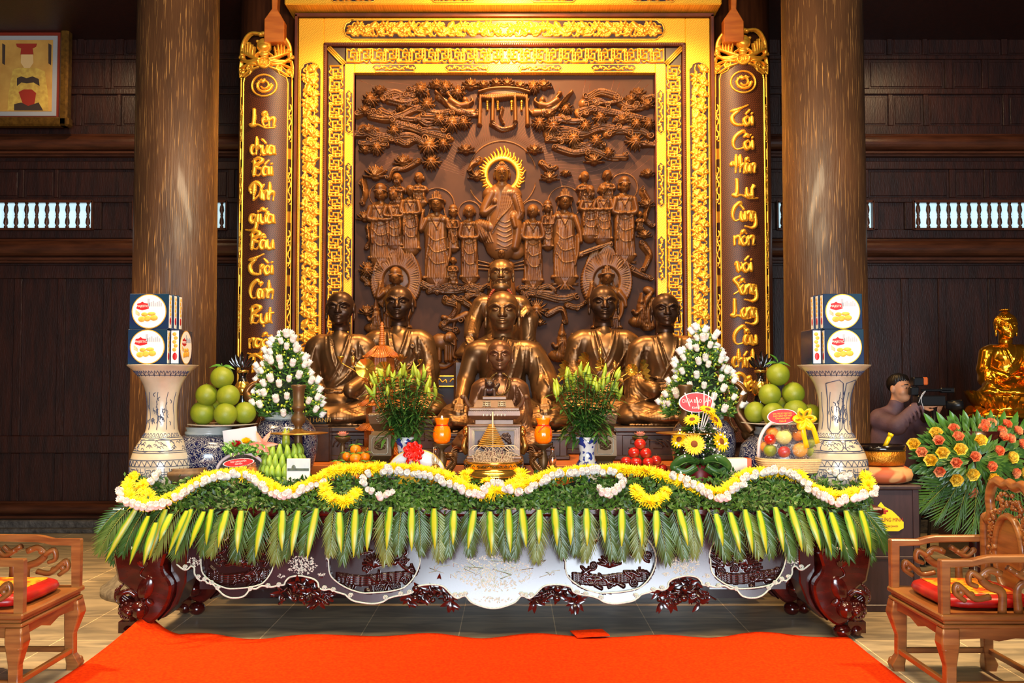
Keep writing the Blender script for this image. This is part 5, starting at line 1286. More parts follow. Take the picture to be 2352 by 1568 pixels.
for i in range(40):
    a = (-1 + 2*(i + .5) / 40) * PI*.92; x = .078*sin(a); z = Hb - .015 - .085*(1 + cos(a)); m.ell((loc.x + x, loc.y - .085 - .055*(1 + cos(a)) * .9, loc.z + z), .0088,8,6)
m.build('bead_necklace', G['bead_tiger'], e)
# name plaque
a = P(697,974,7.92); b_ = P(752,942,7.92); e = T('name_plaque', 'small black plaque with gilt lettering at the foot of the leftmost statue', 'plaque', (a.x, 7.92, a.z))
m = MB(); m.box(a.x, b_.x, 7.89,7.92, a.z, b_.z, .004); m.build('plate', G['black_plate'], e)
m = MB(); m.box(a.x - .01, b_.x + .02,7.86,7.945, a.z - .02, a.z, .004); m.box(a.x - .02, b_.x + .03,7.855,7.95, zr + .002, a.z - .02,.006); m.build('foot', G['dark_carved'], e)
q = (a + b_) / 2; text('THIEN SU', .042, G['gilt_letters'], 'lettering', e, (q.x, 7.887, q.z + .028)); text('VAN HANH', .050, G['gilt_letters'], 'lettering', e, (q.x, 7.887, q.z - .022))
# gold buddha on lotus at the right
def lotus_seat(name, cx, cy, z0, r, h_, mat, par, n=14):
    m = MB(); m.lathe([(r*.95,0),(r*1.0, h_*.12),(r*.72, h_*.3),(r*.70, h_*.5),(r*.92, h_),(0, h_)], cx, cy, z0,40, sy=.8)
    for row, (rr_, zz, tilt, L_) in enumerate(((.74,.40,.55,.8),(.78,.45,.8,.7),(.74,.36,-.5,.55))):
        for i in range(n):
            a = 2*PI*(i + .5*row) / n; d = Vector((cos(a), sin(a) * .8, tilt if tilt > 0 else tilt)); 
            m.leaf((cx + r*rr_*cos(a), cy + r*rr_*sin(a) * .8, z0 + h_*zz), d, (-cos(a), -sin(a), .5), r*L_*.62, r*.42,-.5 if tilt > 0 else .3,5,.35)
    return m.build(name, mat, par)
e, loc, s, zs, Hb = statue('gold_buddha_statue', 'shiny gold seated buddha statue on a lotus throne, far right behind the rose bouquet', 'statue', 2312,720,779,912,8.9, 'v', 'gold_leafed', None, ped=None, knees=.36, curls=True, ears=1.3, c=.0085)
zl = P(2312,962,8.6).z; lotus_seat('lotus_throne', loc.x, loc.y - .02, zl, .36, loc.z - zl + .01, G['gold_leafed'], e)
t_ = T('side_altar', 'dark wooden stand under the gold statue, hidden behind the rose bouquet at the right', 'stand', (loc.x, 8.9,0))
m = MB(); m.box(loc.x - .5, loc.x + .6,8.45,9.4, zl - .05, zl - .002,.01); m.box(loc.x - .45, loc.x + .55,8.5,9.35,0, zl - .05,.01)
for i in range(3): m.box(loc.x - .40 + i*.32, loc.x - .12 + i*.32,8.485,8.5,.1, zl - .12,.01)
m.build('cabinet_body', G['rosewood_dark'], t_)
# ================================================================== floral bank along the table front
M('leaf_hedge', (34,66,20), .4, col2=(66,104,34), scale=9, spec=.4); M('hedge_core', (20,34,12), .9)
M('petal_yellow', (255,224,2), .55, col2=(250,190,0), scale=30, sss=.1); M('petal_white', (244,236,226), .5, sss=.15); M('flower_heart', (214,150,10), .7); M('sepal', (90,120,50), .6)
M('palm_leaf', (66,102,40), .34, col2=(44,78,30), scale=5, spec=.5); M('palm_leaf_light', (112,132,58), .36, col2=(84,110,44), scale=6); M('palm_rib', (120,130,50), .5); M('leaf_glossy', (58,108,34), .3, col2=(84,136,48), scale=6); M('stem_green', (70,104,36), .5)
def striped_mat():
    m = M('striped_leaf', (190,206,40), .35); nt = m.node_tree; N = nt.nodes; L = nt.links
    at = N.new('ShaderNodeAttribute'); at.attribute_name = 'edge'; r = N.new('ShaderNodeValToRGB'); L.new(at.outputs['Fac'], r.inputs[0])
    r.color_ramp.elements[0].position = .42; r.color_ramp.elements[0].color = C(172,176,34); r.color_ramp.elements[1].position = .8; r.color_ramp.elements[1].color = C(70,124,30); L.new(r.outputs[0], N['Principled BSDF'].inputs['Base Color'])
striped_mat()
def bank(px, py):
    """point on the sloping foliage bank for a place seen at (px, py)"""
    t = max(-.2, min(1.25,(py - 1080) / 90.0)); D = 6.72 - .5*t
    return P(px, py, D)
BN = Vector((0,-.72,.69))
gar = T('flower_garland', 'foliage bank with yellow and white chrysanthemum garland and palm fringe, along the altar table front', 'flower garland', (XM, 6.4, TZ))
# core and small leaves
V = []; Q = []
def topline(px):
    return 1097 + 7*sin(px*.021) + 4*sin(px*.07)
NX = 120
for i in range(NX + 1):
    px = 292 + (1996 - 292) * i / NX; t0 = topline(px) + 5; sag = 1166 + 6*sin(px*.03)
    for j in range(7):
        py = t0 + (sag - t0) * j / 6; p = bank(px, py) + Vector((0,.03,-.015)); V.append(p[:])
    V.append((V[-1][0], 6.6, TZ + .003)); V.append((V[-8][0], 6.9, TZ + .003))
for i in range(NX):
    for j in range(8): a = i*9 + j; Q.append((a, a + 9, a + 10, a + 1))
o = np_mesh('foliage_base', V, Q, G['hedge_core'], gar)
rr = random.Random(11); m = MB()
for i in range(7000):
    px = rr.uniform(288,2000); t0 = topline(px); py = t0 + (1172 - t0) * rr.random() ** .9 + rr.uniform(-5,3)
    e1 = min(1,(px - 288) / 50,(2000 - px) / 50)
    p = bank(px, py) + BN*rr.uniform(-.02,.035)
    d = Vector((rr.uniform(-1,1), rr.uniform(-1,.2), rr.uniform(-.6,1.2))); m.leaf(p, d, BN + Vector((rr.uniform(-.8,.8), rr.uniform(-.5,.5), rr.uniform(-.5,.5))), rr.uniform(.028,.05), rr.uniform(.015,.024), .3,2,.12)
m.build('foliage', G['leaf_hedge'], gar, kind='stuff')
# flowers
def mum_mesh(name, R_, n_layers, npet, wid, mats, white=False):
    m = MB(); rr = random.Random(5)
    if white:
        for l in range(3):
            for k in range(9):
                a = 2*PI*(k + .5*l) / 9; d = Vector((cos(a), sin(a), 1.1 + l*1.3)); b0 = Vector((cos(a) * R_*.25, sin(a) * R_*.25,0))
                m.leaf(b0, d + Vector((0,0,.2)),(-cos(a), -sin(a), .6), R_*(1.25 - .1*l), R_*.62,-.45,4,.35, mid=.55)
        m.ell((0,0, R_*.45),(R_*.55, R_*.55, R_*.6), 10,6); m.mi = 1; m.ell((0,0, R_ * -.1),(R_*.3, R_*.3, R_*.2), 8,4); m.mi = 0
    else:
        for l in range(n_layers):
            el = .15 + l*.45
            for k in range(npet):
                a = 2*PI*(k + .5*(l % 2)) / npet + rr.uniform(-.1,.1); d = Vector((cos(a), sin(a), el)); m.leaf((0,0,.1*R_ + .06*R_*l), d, (-cos(a) * el, -sin(a) * el, 1), R_*(1.05 - .17*l) * rr.uniform(.9,1.1), wid, .25,3,.2, tipw=wid*.22, mid=.6)
        m.mi = 1; m.ell((0,0, R_*.28),(R_*.26, R_*.26, R_*.14), 8,5); m.mi = 0
    me = bpy.data.meshes.new(name); me.from_pydata(m.v, [], m.f); me.polygons.foreach_set('material_index', m.m); me.polygons.foreach_set('use_smooth', m.sm)
    for q in mats: me.materials.append(q)
    return me, m
YM, YMB = mum_mesh('yellow_chrysanthemum', .047,4,15,.0085, [G['petal_yellow'], G['flower_heart']])
WM, WMB = mum_mesh('white_chrysanthemum', .024,3,9,.01, [G['petal_white'], G['sepal']], True)
def rot_to(n, tw=0):
    return Vector(n).to_track_quat('Z', 'Y').to_matrix().to_4x4() @ Matrix.Rotation(tw, 4, 'Z')
def place_many(name, mesh, mb, pos, parent, limit, rest_name, mats, sc_rng=(.9,1.15)):
    """first `limit` as single parts, the rest as one stuff mesh"""
    org = ORG[parent.name]; rest = MB()
    order = list(range(len(pos))); rr.shuffle(order)
    for c_, i in enumerate(order):
        p, n = pos[i]; s_ = rr.uniform(*sc_rng); X = Matrix.Translation(p) @ rot_to(n, rr.random() * 6) @ Matrix.Scale(s_, 4)
        if c_ < limit:
            o = bpy.data.objects.new(name, mesh); COL.objects.link(o); o.parent = parent; o.matrix_local = Matrix.Translation(-org) @ X; ORG[o.name] = org
        else:
            k = len(rest.v); rest.v += [(X @ Vector(v))[:] for v in mb.v]; rest.f += [[a + k for a in f] for f in mb.f]; rest.m += mb.m; rest.sm += mb.sm
    if rest.v: rest.build(rest_name, mats, parent, kind='stuff')
def along(path, step, jit=1.5, n=4):
    p = crom([(a, b, 0) for a, b in path], n); out = []; acc = 0
    for a, b in zip(p[:-1], p[1:]):
        d = (b - a).length; t = step - acc
        while t <= d: q = a.lerp(b, t / d); out.append((q.x + rr.uniform(-jit, jit), q.y + rr.uniform(-jit, jit))); t += step
        acc = (acc + d) % step if d + acc >= step else acc + d
    return out
YP = [[(350,1087),(313,1102),(298,1126),(304,1150),(328,1165),(367,1160),(402,1147),(435,1129),(468,1108),(504,1097),(542,1092),(578,1097),(608,1115),(632,1130),(655,1138),(682,1132),(712,1117),(736,1105),(762,1091),(795,1084),(855,1082),(904,1082),(979,1088),(1020,1096),(1047,1111),(1068,1126),(1092,1136),(1115,1140),(1145,1135),(1175,1130),(1202,1120),(1232,1108),(1261,1097),(1306,1089),(1365,1084),(1425,1084),(1484,1088),(1519,1099),(1555,1110),(1590,1124),(1626,1137),(1653,1140),(1674,1123),(1698,1102),(1727,1092),(1772,1090),(1817,1095),(1840,1106),(1864,1126),(1891,1140),(1921,1146),(1951,1140),(1980,1134),(1994,1120),(1982,1102),(1957,1089)],
      [(338,1108),(330,1122),(338,1140),(352,1152)], [(746,1108),(744,1125),(758,1146),(780,1158),(807,1151),(822,1136)],
      [(1075,1118),(1070,1102),(1090,1090),(1118,1090),(1125,1104),(1112,1120)], [(1140,1110),(1150,1092),(1180,1090),(1200,1098),(1190,1112),(1168,1122)],
      [(1456,1124),(1464,1141),(1489,1158),(1513,1150),(1530,1132)], [(1910,1088),(1930,1094),(1950,1096)], [(1905,1099),(1940,1086)]]
pos = []
for pth in YP:
    for px, py in along(pth, 10.2,2.5):
        pos.append((bank(px, py + 3) + BN*.035, BN + Vector((rr.uniform(-.35,.35), rr.uniform(-.2,.2), rr.uniform(-.35,.35)))))
place_many('yellow_chrysanthemum', YM, YMB, pos, gar, 100, 'more_yellow_chrysanthemums', [G['petal_yellow'], G['flower_heart']], (1.0,1.25))
WP = [[(376,1083),(372,1098),(366,1112),(348,1128)], [(283,1128),(287,1150),(300,1172),(330,1183),(362,1180),(395,1168),(430,1148),(462,1128),(500,1114),(545,1106),(575,1112),(600,1130),(625,1148),(655,1157),(690,1146),(722,1130),(745,1118)],
      [(866,1098),(905,1098),(960,1105),(1005,1116),(1040,1132),(1065,1144),(1090,1153),(1110,1152),(1122,1136),(1140,1128),(1158,1134),(1175,1144),(1195,1146),(1220,1136),(1250,1120),(1280,1106),(1310,1102),(1350,1100),(1395,1100),(1420,1108),(1434,1122),(1424,1136),(1404,1152),(1382,1150),(1374,1134)], [(860,1100),(845,1110),(842,1124),(848,1138),(857,1150)], [(873,1170),(880,1156),(900,1146)],
      [(1528,1103),(1560,1116),(1590,1131),(1612,1147),(1638,1158),(1652,1164),(1670,1153),(1686,1138),(1704,1120),(1727,1106),(1762,1099),(1802,1101),(1826,1112),(1850,1132),(1872,1152),(1892,1163),(1920,1172),(1945,1164),(1968,1157),(1988,1150),(2006,1142)], [(1888,1082),(1896,1094),(1912,1104),(1930,1110),(1950,1108)], [(1890,1080),(1910,1076),(1940,1078)]]
pos = []
for pth in WP:
    for px, py in along(pth, 11.5,1.2): pos.append((bank(px, py) + BN*.055, BN + Vector((rr.uniform(-.6,.6), rr.uniform(-.3,.3), rr.uniform(-.5,.5)))))
place_many('white_chrysanthemum', WM, WMB, pos, gar, 100, 'more_white_chrysanthemums', [G['petal_white'], G['sepal']], (1.35,1.8))
# palm fronds and striped leaves hanging over the edge
def frond(m, base, d, L_, wid, nl=17, side=1):
    d = Vector(d).normalized(); base = Vector(base); pts = []
    for i in range(9): t = i / 8; pts.append(base + d*L_*t + Vector((0,-.10*sin(t*1.6), -.07*t*t)))
    m.mi = 1; m.tube(pts, lambda t: .0035 - .0025*t, 5); m.mi = 0
    for i in range(nl):
        t = .06 + .93*i / (nl - 1); k = min(7, int(t*8)); p = pts[k].lerp(pts[k + 1], t*8 - k); ln = L_*wid*(sin(PI*(t*.72 + .2)) ** .7) * rr.uniform(.9,1.1)
        for sg in (-1,1):
            sd = Vector((-d.z, 0, d.x)) * sg; ld = (d*(.85 + .8*t) + sd*(1.0 - .5*t)).normalized()
            m.leaf(p, ld + Vector((0,-.06 + rr.uniform(-.1,.1), -.12)),(0,-1,.1), ln*1.12,.0105 + .002*rr.random(), .2*rr.uniform(.3,1.5), 4,.1, mid=.35)
for i in range(44):
    u = i / 43; px = 300 + (1975 - 300) * u; ang = (u - .5) * 2; py = 1160; base = bank(px, py) + Vector((0,.0,-.015)); base.y = min(base.y, 6.26)
    dx = ang*abs(ang) ** 1.5*.7 + rr.uniform(-.22,.22); L_ = rr.uniform(.21,.275)
    m = MB(); frond(m, base, (dx, -.10,-1), L_*.84,.62,16); m.build('palm_frond', [G['palm_leaf_light' if i % 3 == 0 else 'palm_leaf'], G['palm_rib']], gar)
for i in range(12):   # side fronds at both ends
    sg = -1 if i < 6 else 1; k = i % 6; px = 300 if sg < 0 else 1958; base = P(px, 1156 + 5*k, 6.3 + .08*(k % 4)); m = MB()
    frond(m, base, (sg*(.62 - .06*k), -.25 + .1*(k % 4), -.38 - .16*k), .16 + .010*k, .5,12); m.build('palm_frond', [G['palm_leaf'], G['palm_rib']], gar)
SX = [(330,1160,-.5,120),(352,1180,-.3,105),(392,1165,-.25,110),(440,1168,-.35,95),(478,1170,-.3,80),(404,1175,-.3,60),(370,1195,-.2,90),(450,1165,-.28,100),(496,1165,-.05,78),(530,1168,-.15,80),(563,1168,-.02,92),(614,1170,-.12,100),(656,1168,.06,88),(692,1168,-.1,98),(735,1162,-.14,112),(785,1172,.1,88),(822,1165,0,105),(855,1168,-.04,90),(902,1158,-.05,95),(950,1160,.03,95),(1000,1162,.05,90),(1044,1168,.0,75),(1090,1168,-.15,85),(1126,1170,.05,92),(1168,1165,.05,95),(1198,1162,.12,85),(1238,1166,-.02,76),(1272,1162,.06,82),(1304,1156,.03,85),(1344,1162,.0,82),(1380,1164,.05,74),(1424,1164,-.04,82),(1462,1160,.04,85),(1503,1168,-.06,80),(1554,1165,.2,80),(1592,1165,.12,82),(1638,1175,.15,70),(1670,1172,.2,88),(1703,1165,.12,95),(1735,1168,.12,95),(1768,1158,.12,98),(1800,1155,.2,100),(1842,1162,.25,92),(1866,1158,.2,105),(1898,1172,.2,85),(1932,1168,.18,96),(1966,1168,.15,96)]
for px, py, sl, ln in SX:
    m = MB(); a = bank(px, py) + Vector((0,-.02,0)); a.y = min(a.y, 6.22) - .07; L_ = ln*K(6.2) ; W = .048; rows = []; n = 8; edge = []
    tw = rr.uniform(-.3,.3)
    for i in range(n + 1):
        t = i / n; c = a + Vector((sl*L_*t, -.06*sin(t*2), -L_*t)); wd = W*.5*(sin(PI*(.12 + .88*t) ** .8) ** .75 if t < 1 else .02)
        rows.append([m.vv(c + Vector((q*wd, abs(q) * wd*.25 + q*tw*wd, 0))) for q in (-1,-.5,0,.5,1)]); edge += [1,.5 + .2*(rr.random() < .2), 0,.5,1]
    for i in range(n):
        for j in range(4): m.face([rows[i][j], rows[i][j + 1], rows[i + 1][j + 1], rows[i + 1][j]], True)
    o = m.build('striped_leaf', G['striped_leaf'], gar); at = o.data.attributes.new('edge', 'FLOAT', 'POINT'); at.data.foreach_set('value', edge)
# ================================================================== things on the altar
M('porcelain', (196,186,164), .25, col2=(180,166,142), scale=6, coat=.5); M('cobalt', (58,66,92), .35); M('porcelain_grey', (168,176,170), .3, coat=.4)
def contour_mat(name, base, line, sc_, w_, dist=.8, rough=.2):
    m = M(name, base, rough, coat=.5); nt = m.node_tree; N = nt.nodes; L = nt.links; tc = N.new('ShaderNodeTexCoord')
    n = N.new('ShaderNodeTexNoise'); n.inputs['Scale'].default_value = sc_; n.inputs['Detail'].default_value = 1.0; n.inputs['Distortion'].default_value = dist; L.new(tc.outputs['Object'], n.inputs[0])
    s_ = N.new('ShaderNodeMath'); s_.operation = 'MULTIPLY'; s_.inputs[1].default_value = 9; L.new(n.outputs[0], s_.inputs[0])
    f = N.new('ShaderNodeMath'); f.operation = 'FRACT'; L.new(s_.outputs[0], f.inputs[0]); r = N.new('ShaderNodeValToRGB'); L.new(f.outputs[0], r.inputs[0])
    e = r.color_ramp.elements; e[0].position = 0; e[0].color = C(*base); e[1].position = 1; e[1].color = C(*base)
    for p, c_ in ((.5 - w_, base),(.5, line),(.5 + w_, base)): q = e.new(p); q.color = C(*c_)
    L.new(r.outputs[0], N['Principled BSDF'].inputs['Base Color']); return m
contour_mat('jar_scrollwork', (20,24,62),(196,190,180), 24,.20)
M('blue_blotch', (214,214,210), .22, col2=(40,56,130), scale=26, coat=.5, thr=(.55,.58), detail=1)
M('brass', (196,140,66), .3,.85); M('brass_bright', (226,170,70), .16,.9); M('bronze_vase', (96,70,40), .42,.45); M('silver_line', (190,184,160), .35,.6); M('black_gloss', (20,14,14), .12, coat=.6)
M('pomelo', (140,146,28), .45, col2=(106,126,26), scale=7, bump=.25, bscale=160, bdist=.003); M('tangerine', (244,136,14), .38, col2=(230,112,8), scale=9, bump=.2, bscale=200, bdist=.002); M('apple_red', (186,34,22), .22, col2=(214,120,50), scale=9, thr=(.52,.72), coat=.3)
M('banana_green', (150,178,60), .45, col2=(124,158,48), scale=12); M('box_blue', (22,32,74), .25, coat=.5, col2=(18,54,70), scale=5); M('paper_white', (232,226,216), .5); M('cookie', (232,176,66), .6, col2=(216,150,46), scale=40); M('label_red', (176,24,30), .4); M('sketch_grey', (160,166,180), .7)
M('candle_orange', (255,120,6), .2, emit=(255,96,0), es=.35, coat=.4); M('flame', (255,240,200), .5, emit=(255,226,160), es=14); M('ribbon_red', (226,26,14), .3, coat=.3); M('ribbon_yellow', (244,196,20), .3); M('sign_red', (222,30,24), .45); M('white_rim', (240,230,226), .5)
M('clear_glass', (255,250,240), .04, trans=1, ior=1.45); M('lamp_oil', (226,186,70), .15, trans=.6); M('incense_ash', (206,180,146), .9); M('incense_stick', (120,30,60), .8); M('incense_coil', (206,146,44), .7); M('inlay_wood', (120,84,54), .32,.2, col2=(96,64,42), scale=10)
M('lotus_pink', (246,150,120), .4, sss=.1); M('lily_bud', (176,186,50), .4, col2=(140,164,44), scale=20); M('lily_leaf', (52,92,36), .33, col2=(80,118,48), scale=8, spec=.5); M('gold_leaf_metal', (206,158,60), .25,.85); M('tea_box', (226,214,200), .5); M('tea_orange', (216,90,30), .4)
M('bag_white', (206,208,214), .2, coat=.4); M('crane_bronze', (112,74,36), .32,.7, col2=(84,54,28), scale=9); M('pot_red', (110,16,18), .4); M('basket_cane', (222,186,130), .6, bump=.6, bscale=90, bdist=.01); M('basket_white', (214,196,196), .5)
M('sunflower', (250,196,10), .5); M('sunflower_heart', (120,60,14), .8); M('melon', (226,214,120), .35); M('grape', (60,20,26), .25); M('mango', (224,158,60), .4); M('orange_peel', (246,140,20), .4)
def tz(D): return Vector((0, D, TZ))
def at(px, D, z=None): v = P(px, 1000, D); return Vector((v.x, D, TZ + .002 if z is None else z))
def hpx(py, D): return P(1176, py, D).z
def revolve(name, mat, parent, pts, px, D, n=40, z=None, kind=None, fn=None):
    """lathe from (radius_px, py) pairs seen at depth D"""
    k = K(D); x = at(px, D).x; m = MB(); p = [(r_*k, hpx(py, D)) for r_, py in pts]
    m.lathe(p, x, D, 0, n, fn=fn); return m.build(name, mat, parent)
def zpy(D): return 880 + (HC - TZ - .002) * F / D      # approx row of the table surface at depth D
# tall vases --------------------------------------------------------
def tall_vase(px, D, prof, lab, panels):
    e = T('tall_vase', lab, 'vase', at(px, D), 'tall blue and white vases'); k = K(D); x = at(px, D).x
    rows = [(r_*k, hpx(py, D)) for r_, py in prof]; pr = [Vector((r_, 0, z)) for r_, z in rows]; sm = crom(pr, 5); sm[0].x = max(0, sm[0].x)
    m = MB(); m.lathe([(v.x, v.z) for v in sm], x, D, 0,56); m.build('vase_body', G['porcelain'], e)
    def rad(z):
        for a, b in zip(sm[:-1], sm[1:]):
            if min(a.z, b.z) <= z <= max(a.z, b.z) and abs(a.z - b.z) > 1e-6: return a.x + (b.x - a.x) * (z - a.z) / (b.z - a.z)
        return sm[0].x
    def S(a, py): z = hpx(py, D); r_ = rad(z) + .0015; t = R(a - 90); return Vector((x + r_*cos(t), D + r_*sin(t), z))
    m = MB(); W_ = lambda pts, r=.0022, c=False: m.tube([S(a, py) for a, py in (lambda q: [(v.x, v.y) for v in crom([(a_, b_, 0) for a_, b_ in q], 3)])(pts)], r, 4)
    for py in (862,1003,1008,1032,1036,1052,1066): W_([(a, py) for a in range(-90,91,15)], .002)
    rr = random.Random(int(px))
    for i in range(14):
        a = -84 + i*12; W_([(a, 864),(a + 3,852),(a + 6,858),(a + 9,852),(a + 12,864)], .0022); W_([(a, 1066),(a + 4,1054),(a + 8,1058),(a + 12,1066)], .0022); W_([(a, 1002),(a + 3,994),(a + 8,994),(a + 8,1000),(a + 4,1000)], .0018)
    for a0, a1, p0, p1 in panels: W_([(a0, p0),(a1, p0),(a1, p1),(a0, p1),(a0, p0)], .003)
    for i in range(40):   # flowering branches on the neck
        a = rr.gauss(6,22); py = 975 - abs(rr.gauss(0,26)) ; W_([(a, py),(a + rr.uniform(-5,5), py - 5),(a + rr.uniform(-7,7), py - 9)], rr.uniform(.0016,.003))
    for a in (-34,0,34,-66,66): W_([(a, 985),(a + 3,955),(a - 2,930),(a + 4,900)], .0022)
    for i in range(30):
        a = rr.uniform(-70,70); py = rr.uniform(1012,1030); W_([(a, py),(a + 4, py - 3),(a + 9, py + 2)], .0018)
    for i in range(9):
        a = -72 + i*18; W_([(a, 1130),(a + 1,1105),(a, 1086)], .0026)
        for q in range(6): b = q*60; W_([(a, 1086),(a + 4*cos(R(b)), 1086 + 5*sin(R(b)))], .002)
    for a in (-58,-20,24,62):
        W_([(a - 9,1070),(a - 9,1082),(a + 9,1082),(a + 9,1070)], .0026); W_([(a - 6,1072),(a - 6,1078),(a + 6,1078)], .002); W_([(a, 1070),(a, 1090)], .002)
        for sg in (-1,1): W_([(a + sg*12,1074),(a + sg*20,1074),(a + sg*20,1088),(a + sg*13,1088),(a + sg*13,1080),(a + sg*17,1080)], .0022)
    m.build('painted_decoration', G['cobalt'], e)
    return hpx(prof[-1][1], D)
zb = zpy(6.75)
VL = [(58, zb),(66,1130),(69,1095),(68,1060),(62,1036),(48,1010),(37,992),(33,965),(33,925),(40,890),(52,866),(64,852),(77,841),(77,838),(60,838.5),(0,839)]
tall_vase(372,6.75, VL, 'tall blue and white porcelain vase at the left end, carrying a stack of biscuit boxes', [(-40,40,1008,1031),(-52,-12,1092,1138),(0,48,1092,1138)])
tall_vase(1917,6.75, [(r_*1.04, y) for r_, y in VL], 'tall blue and white porcelain vase at the right end, carrying a stack of biscuit boxes', [(-40,8,880,982),(18,60,880,982),(-46,-4,1010,1031),(8,50,1010,1031),(-44,4,1092,1138)])
# biscuit boxes -----------------------------------------------------
BW = .262; BD = .062
def biscuit_box():
    e = T('biscuit_box', 'x', 'biscuit box', local=True, group='biscuit boxes'); m = MB(); m.box(-BW / 2, BW / 2,0, BD, 0, BW*.9,.003); m.build('carton', G['box_blue'], e)
    h = BW*.45; disc = lambda r_, y, n=40: [(r_*cos(2*PI*i / n), h + r_*sin(2*PI*i / n)) for i in range(n)]
    m = MB(); m.prism(disc(.116,0), -.0012,0); m.build('gold_ring', G['gold'], e, ); m = MB(); m.prism(disc(.110,0), -.0022,0); pl = m.build('round_picture', G['paper_white'], e)
    m = MB(); m.prism([(-.085, h + .020),(-.078, h + .052),(-.058, h + .056),(-.045, h + .066),(-.032, h + .056),(-.008, h + .052),(.0, h + .020),(-.015, h + .014),(-.045, h + .008),(-.072, h + .014)], -.0032,-.002); m.build('red_label', G['label_red'], pl)
    text('MAJESTIC', .021, G['paper_white'], 'brand_lettering', pl, (-.043,-.0036, h + .034), ext=.0003, sx=.9)
    m = MB(); rr = random.Random(1)
    for cx, cz, a, b in ((-.048,-.052,.024,.019),(-.010,-.047,.024,.020),(.034,-.043,.026,.020),(-.030,-.020,.022,.014),(.018,-.016,.028,.013)): m.ell((cx, -.003, h + cz),(a, .0035, b), 14,6)
    for q in range(4): m.tube([(-.062,-.003, h - .03 + q*.006),(-.090,-.003, h - .014 + q*.008)], .0015,4)
    m.build('biscuit_picture', G['cookie'], pl)
    m = MB()
    for i in range(7): m.box(-.002 + i*.013,.008 + i*.013,-.0028,-.002, h + .034, h + .058 + .006*(i % 3)) if True else 0
    m.box(-.012,.004,-.0028,-.002, h + .03, h + .085); m.build('castle_sketch', G['sketch_grey'], pl)
    for sg in (-1,1):
        m = MB(); x = sg*BW / 2; m.box(min(x, x + sg*.001), max(x, x + sg*.001), .006, BD - .006,.008, BW*.9 - .008)
        sp = m.build('side_panel', G['paper_white'], e); m = MB()
        for k in range(5): m.ell((sg*(BW / 2 + .001), BD / 2 + .004*(-1) ** k, .10 + k*.026),(.002,.014,.013), 8,6)
        m.build('side_biscuits', G['cookie'], sp); m = MB(); m.ell((sg*(BW / 2 + .001), BD / 2,.055),(.002,.016,.026), 8,6); m.build('side_label', G['label_red'], sp)
    return e
proto = biscuit_box(); first = True
for px, side in ((353, 'left'),(1926, 'right')):
    c = at(px, 6.75); zt = hpx(838,6.75) + .001; c.z = zt; sg = 1 if side == 'left' else -1; BH = BW*.9 + .001
    spec = [((0,-.12, BH), 0, 'front box of the upper row'),((.012*sg, -.054, BH), 0, 'middle box of the upper row'),((.024*sg, .012, BH), 0, 'rear box of the upper row'),((-.008*sg, -.12,0), 0, 'front box of the lower row'),((.004*sg, -.054,0), 0, 'middle box of the lower row'),((.02*sg, .012,0), 0, 'rear box of the lower row'),((BW / 2*sg + .002*sg + .064*(sg > 0) - 0*sg, .15,0), -PI / 2, 'box turned sideways on the inner flank')]
    for (dx, dy, dz), rz, what in spec:
        o = proto if first else copy_tree(proto); first = False
        if rz: o.location = (c.x + sg*(BW / 2 + .004) + (0 if sg > 0 else -BD), c.y - .04, c.z); o.rotation_euler.z = 0; o.scale = (BD / BW*1.0,.20 / BD, 1); o.scale = (1,1,1); o.rotation_euler.z = PI / 2; o.location = (c.x + sg*(BW / 2 + .006) + (BD if sg > 0 else 0), c.y + .035, c.z)
        else: o.location = (c.x + dx, c.y + dy, c.z + dz)
        o['label'] = 'dark blue biscuit box on the %s vase, %s' % (side, what)
# blue jars, plates, pomelos ---------------------------------------
def jar(px, D, prof, lab, rim='porcelain_grey'):
    e = T('blue_jar', lab, 'jar', at(px, D), 'blue jars with white scrollwork'); zb = zpy(D); revolve('jar_body', G['jar_scrollwork'], e, [(r_, y if y else zb) for r_, y in prof], px, D, 48)
    t = [p for p in prof if p[1]][-1]; revolve('jar_rim', MATS[rim], e, [(t[0] - 2, t[1] + 1),(t[0] + 3, t[1] - 1),(t[0] + 3, t[1] - 6),(t[0] - 1, t[1] - 9),(t[0] + 1, t[1] - 17),(t[0] - 6, t[1] - 17),(0, t[1] - 15)], px, D, 48)
jar(480,6.95, [(48, None),(62,1110),(80,1070),(84,1045),(80,1020),(66,1003),(50,997)], 'round dark blue jar with white scrollwork under the left pomelo plate')
jar(1792,6.95, [(52, None),(70,1115),(88,1085),(94,1050),(88,1022),(70,1003),(56,997)], 'round dark blue jar with white scrollwork under the right pomelo plate')
jar(655,7.2, [(40, None),(58,1090),(72,1040),(74,1010),(68,985),(54,966),(44,962)], 'round dark blue jar holding the left cone of white chrysanthemums')
jar(1615,7.2, [(40, None),(58,1090),(72,1040),(74,1010),(68,985),(54,966),(44,962)], 'round dark blue jar holding the right cone of white chrysanthemums')
def plate(px, D, r_, py, lab): e = T('fruit_plate', lab, 'plate', at(px, D, hpx(py, D)), 'pale plates under the pomelos'); revolve('dish', G['porcelain'], e, [(0, py + 6),(r_*.5, py + 6),(r_*.7, py + 3),(r_, py),(r_, py - 1.5),(r_*.7, py + .5),(0, py + 2)], px, D, 48)
plate(511,6.95,78,974, 'wide pale plate of pomelos on the left blue jar'); plate(1792,6.95,88,971, 'wide pale plate of pomelos on the right blue jar')
def leafy(m, c, d, L_=.05, W_=.025): m.leaf(c, d, (0,-.5,1), L_, W_, .4,4,.2)
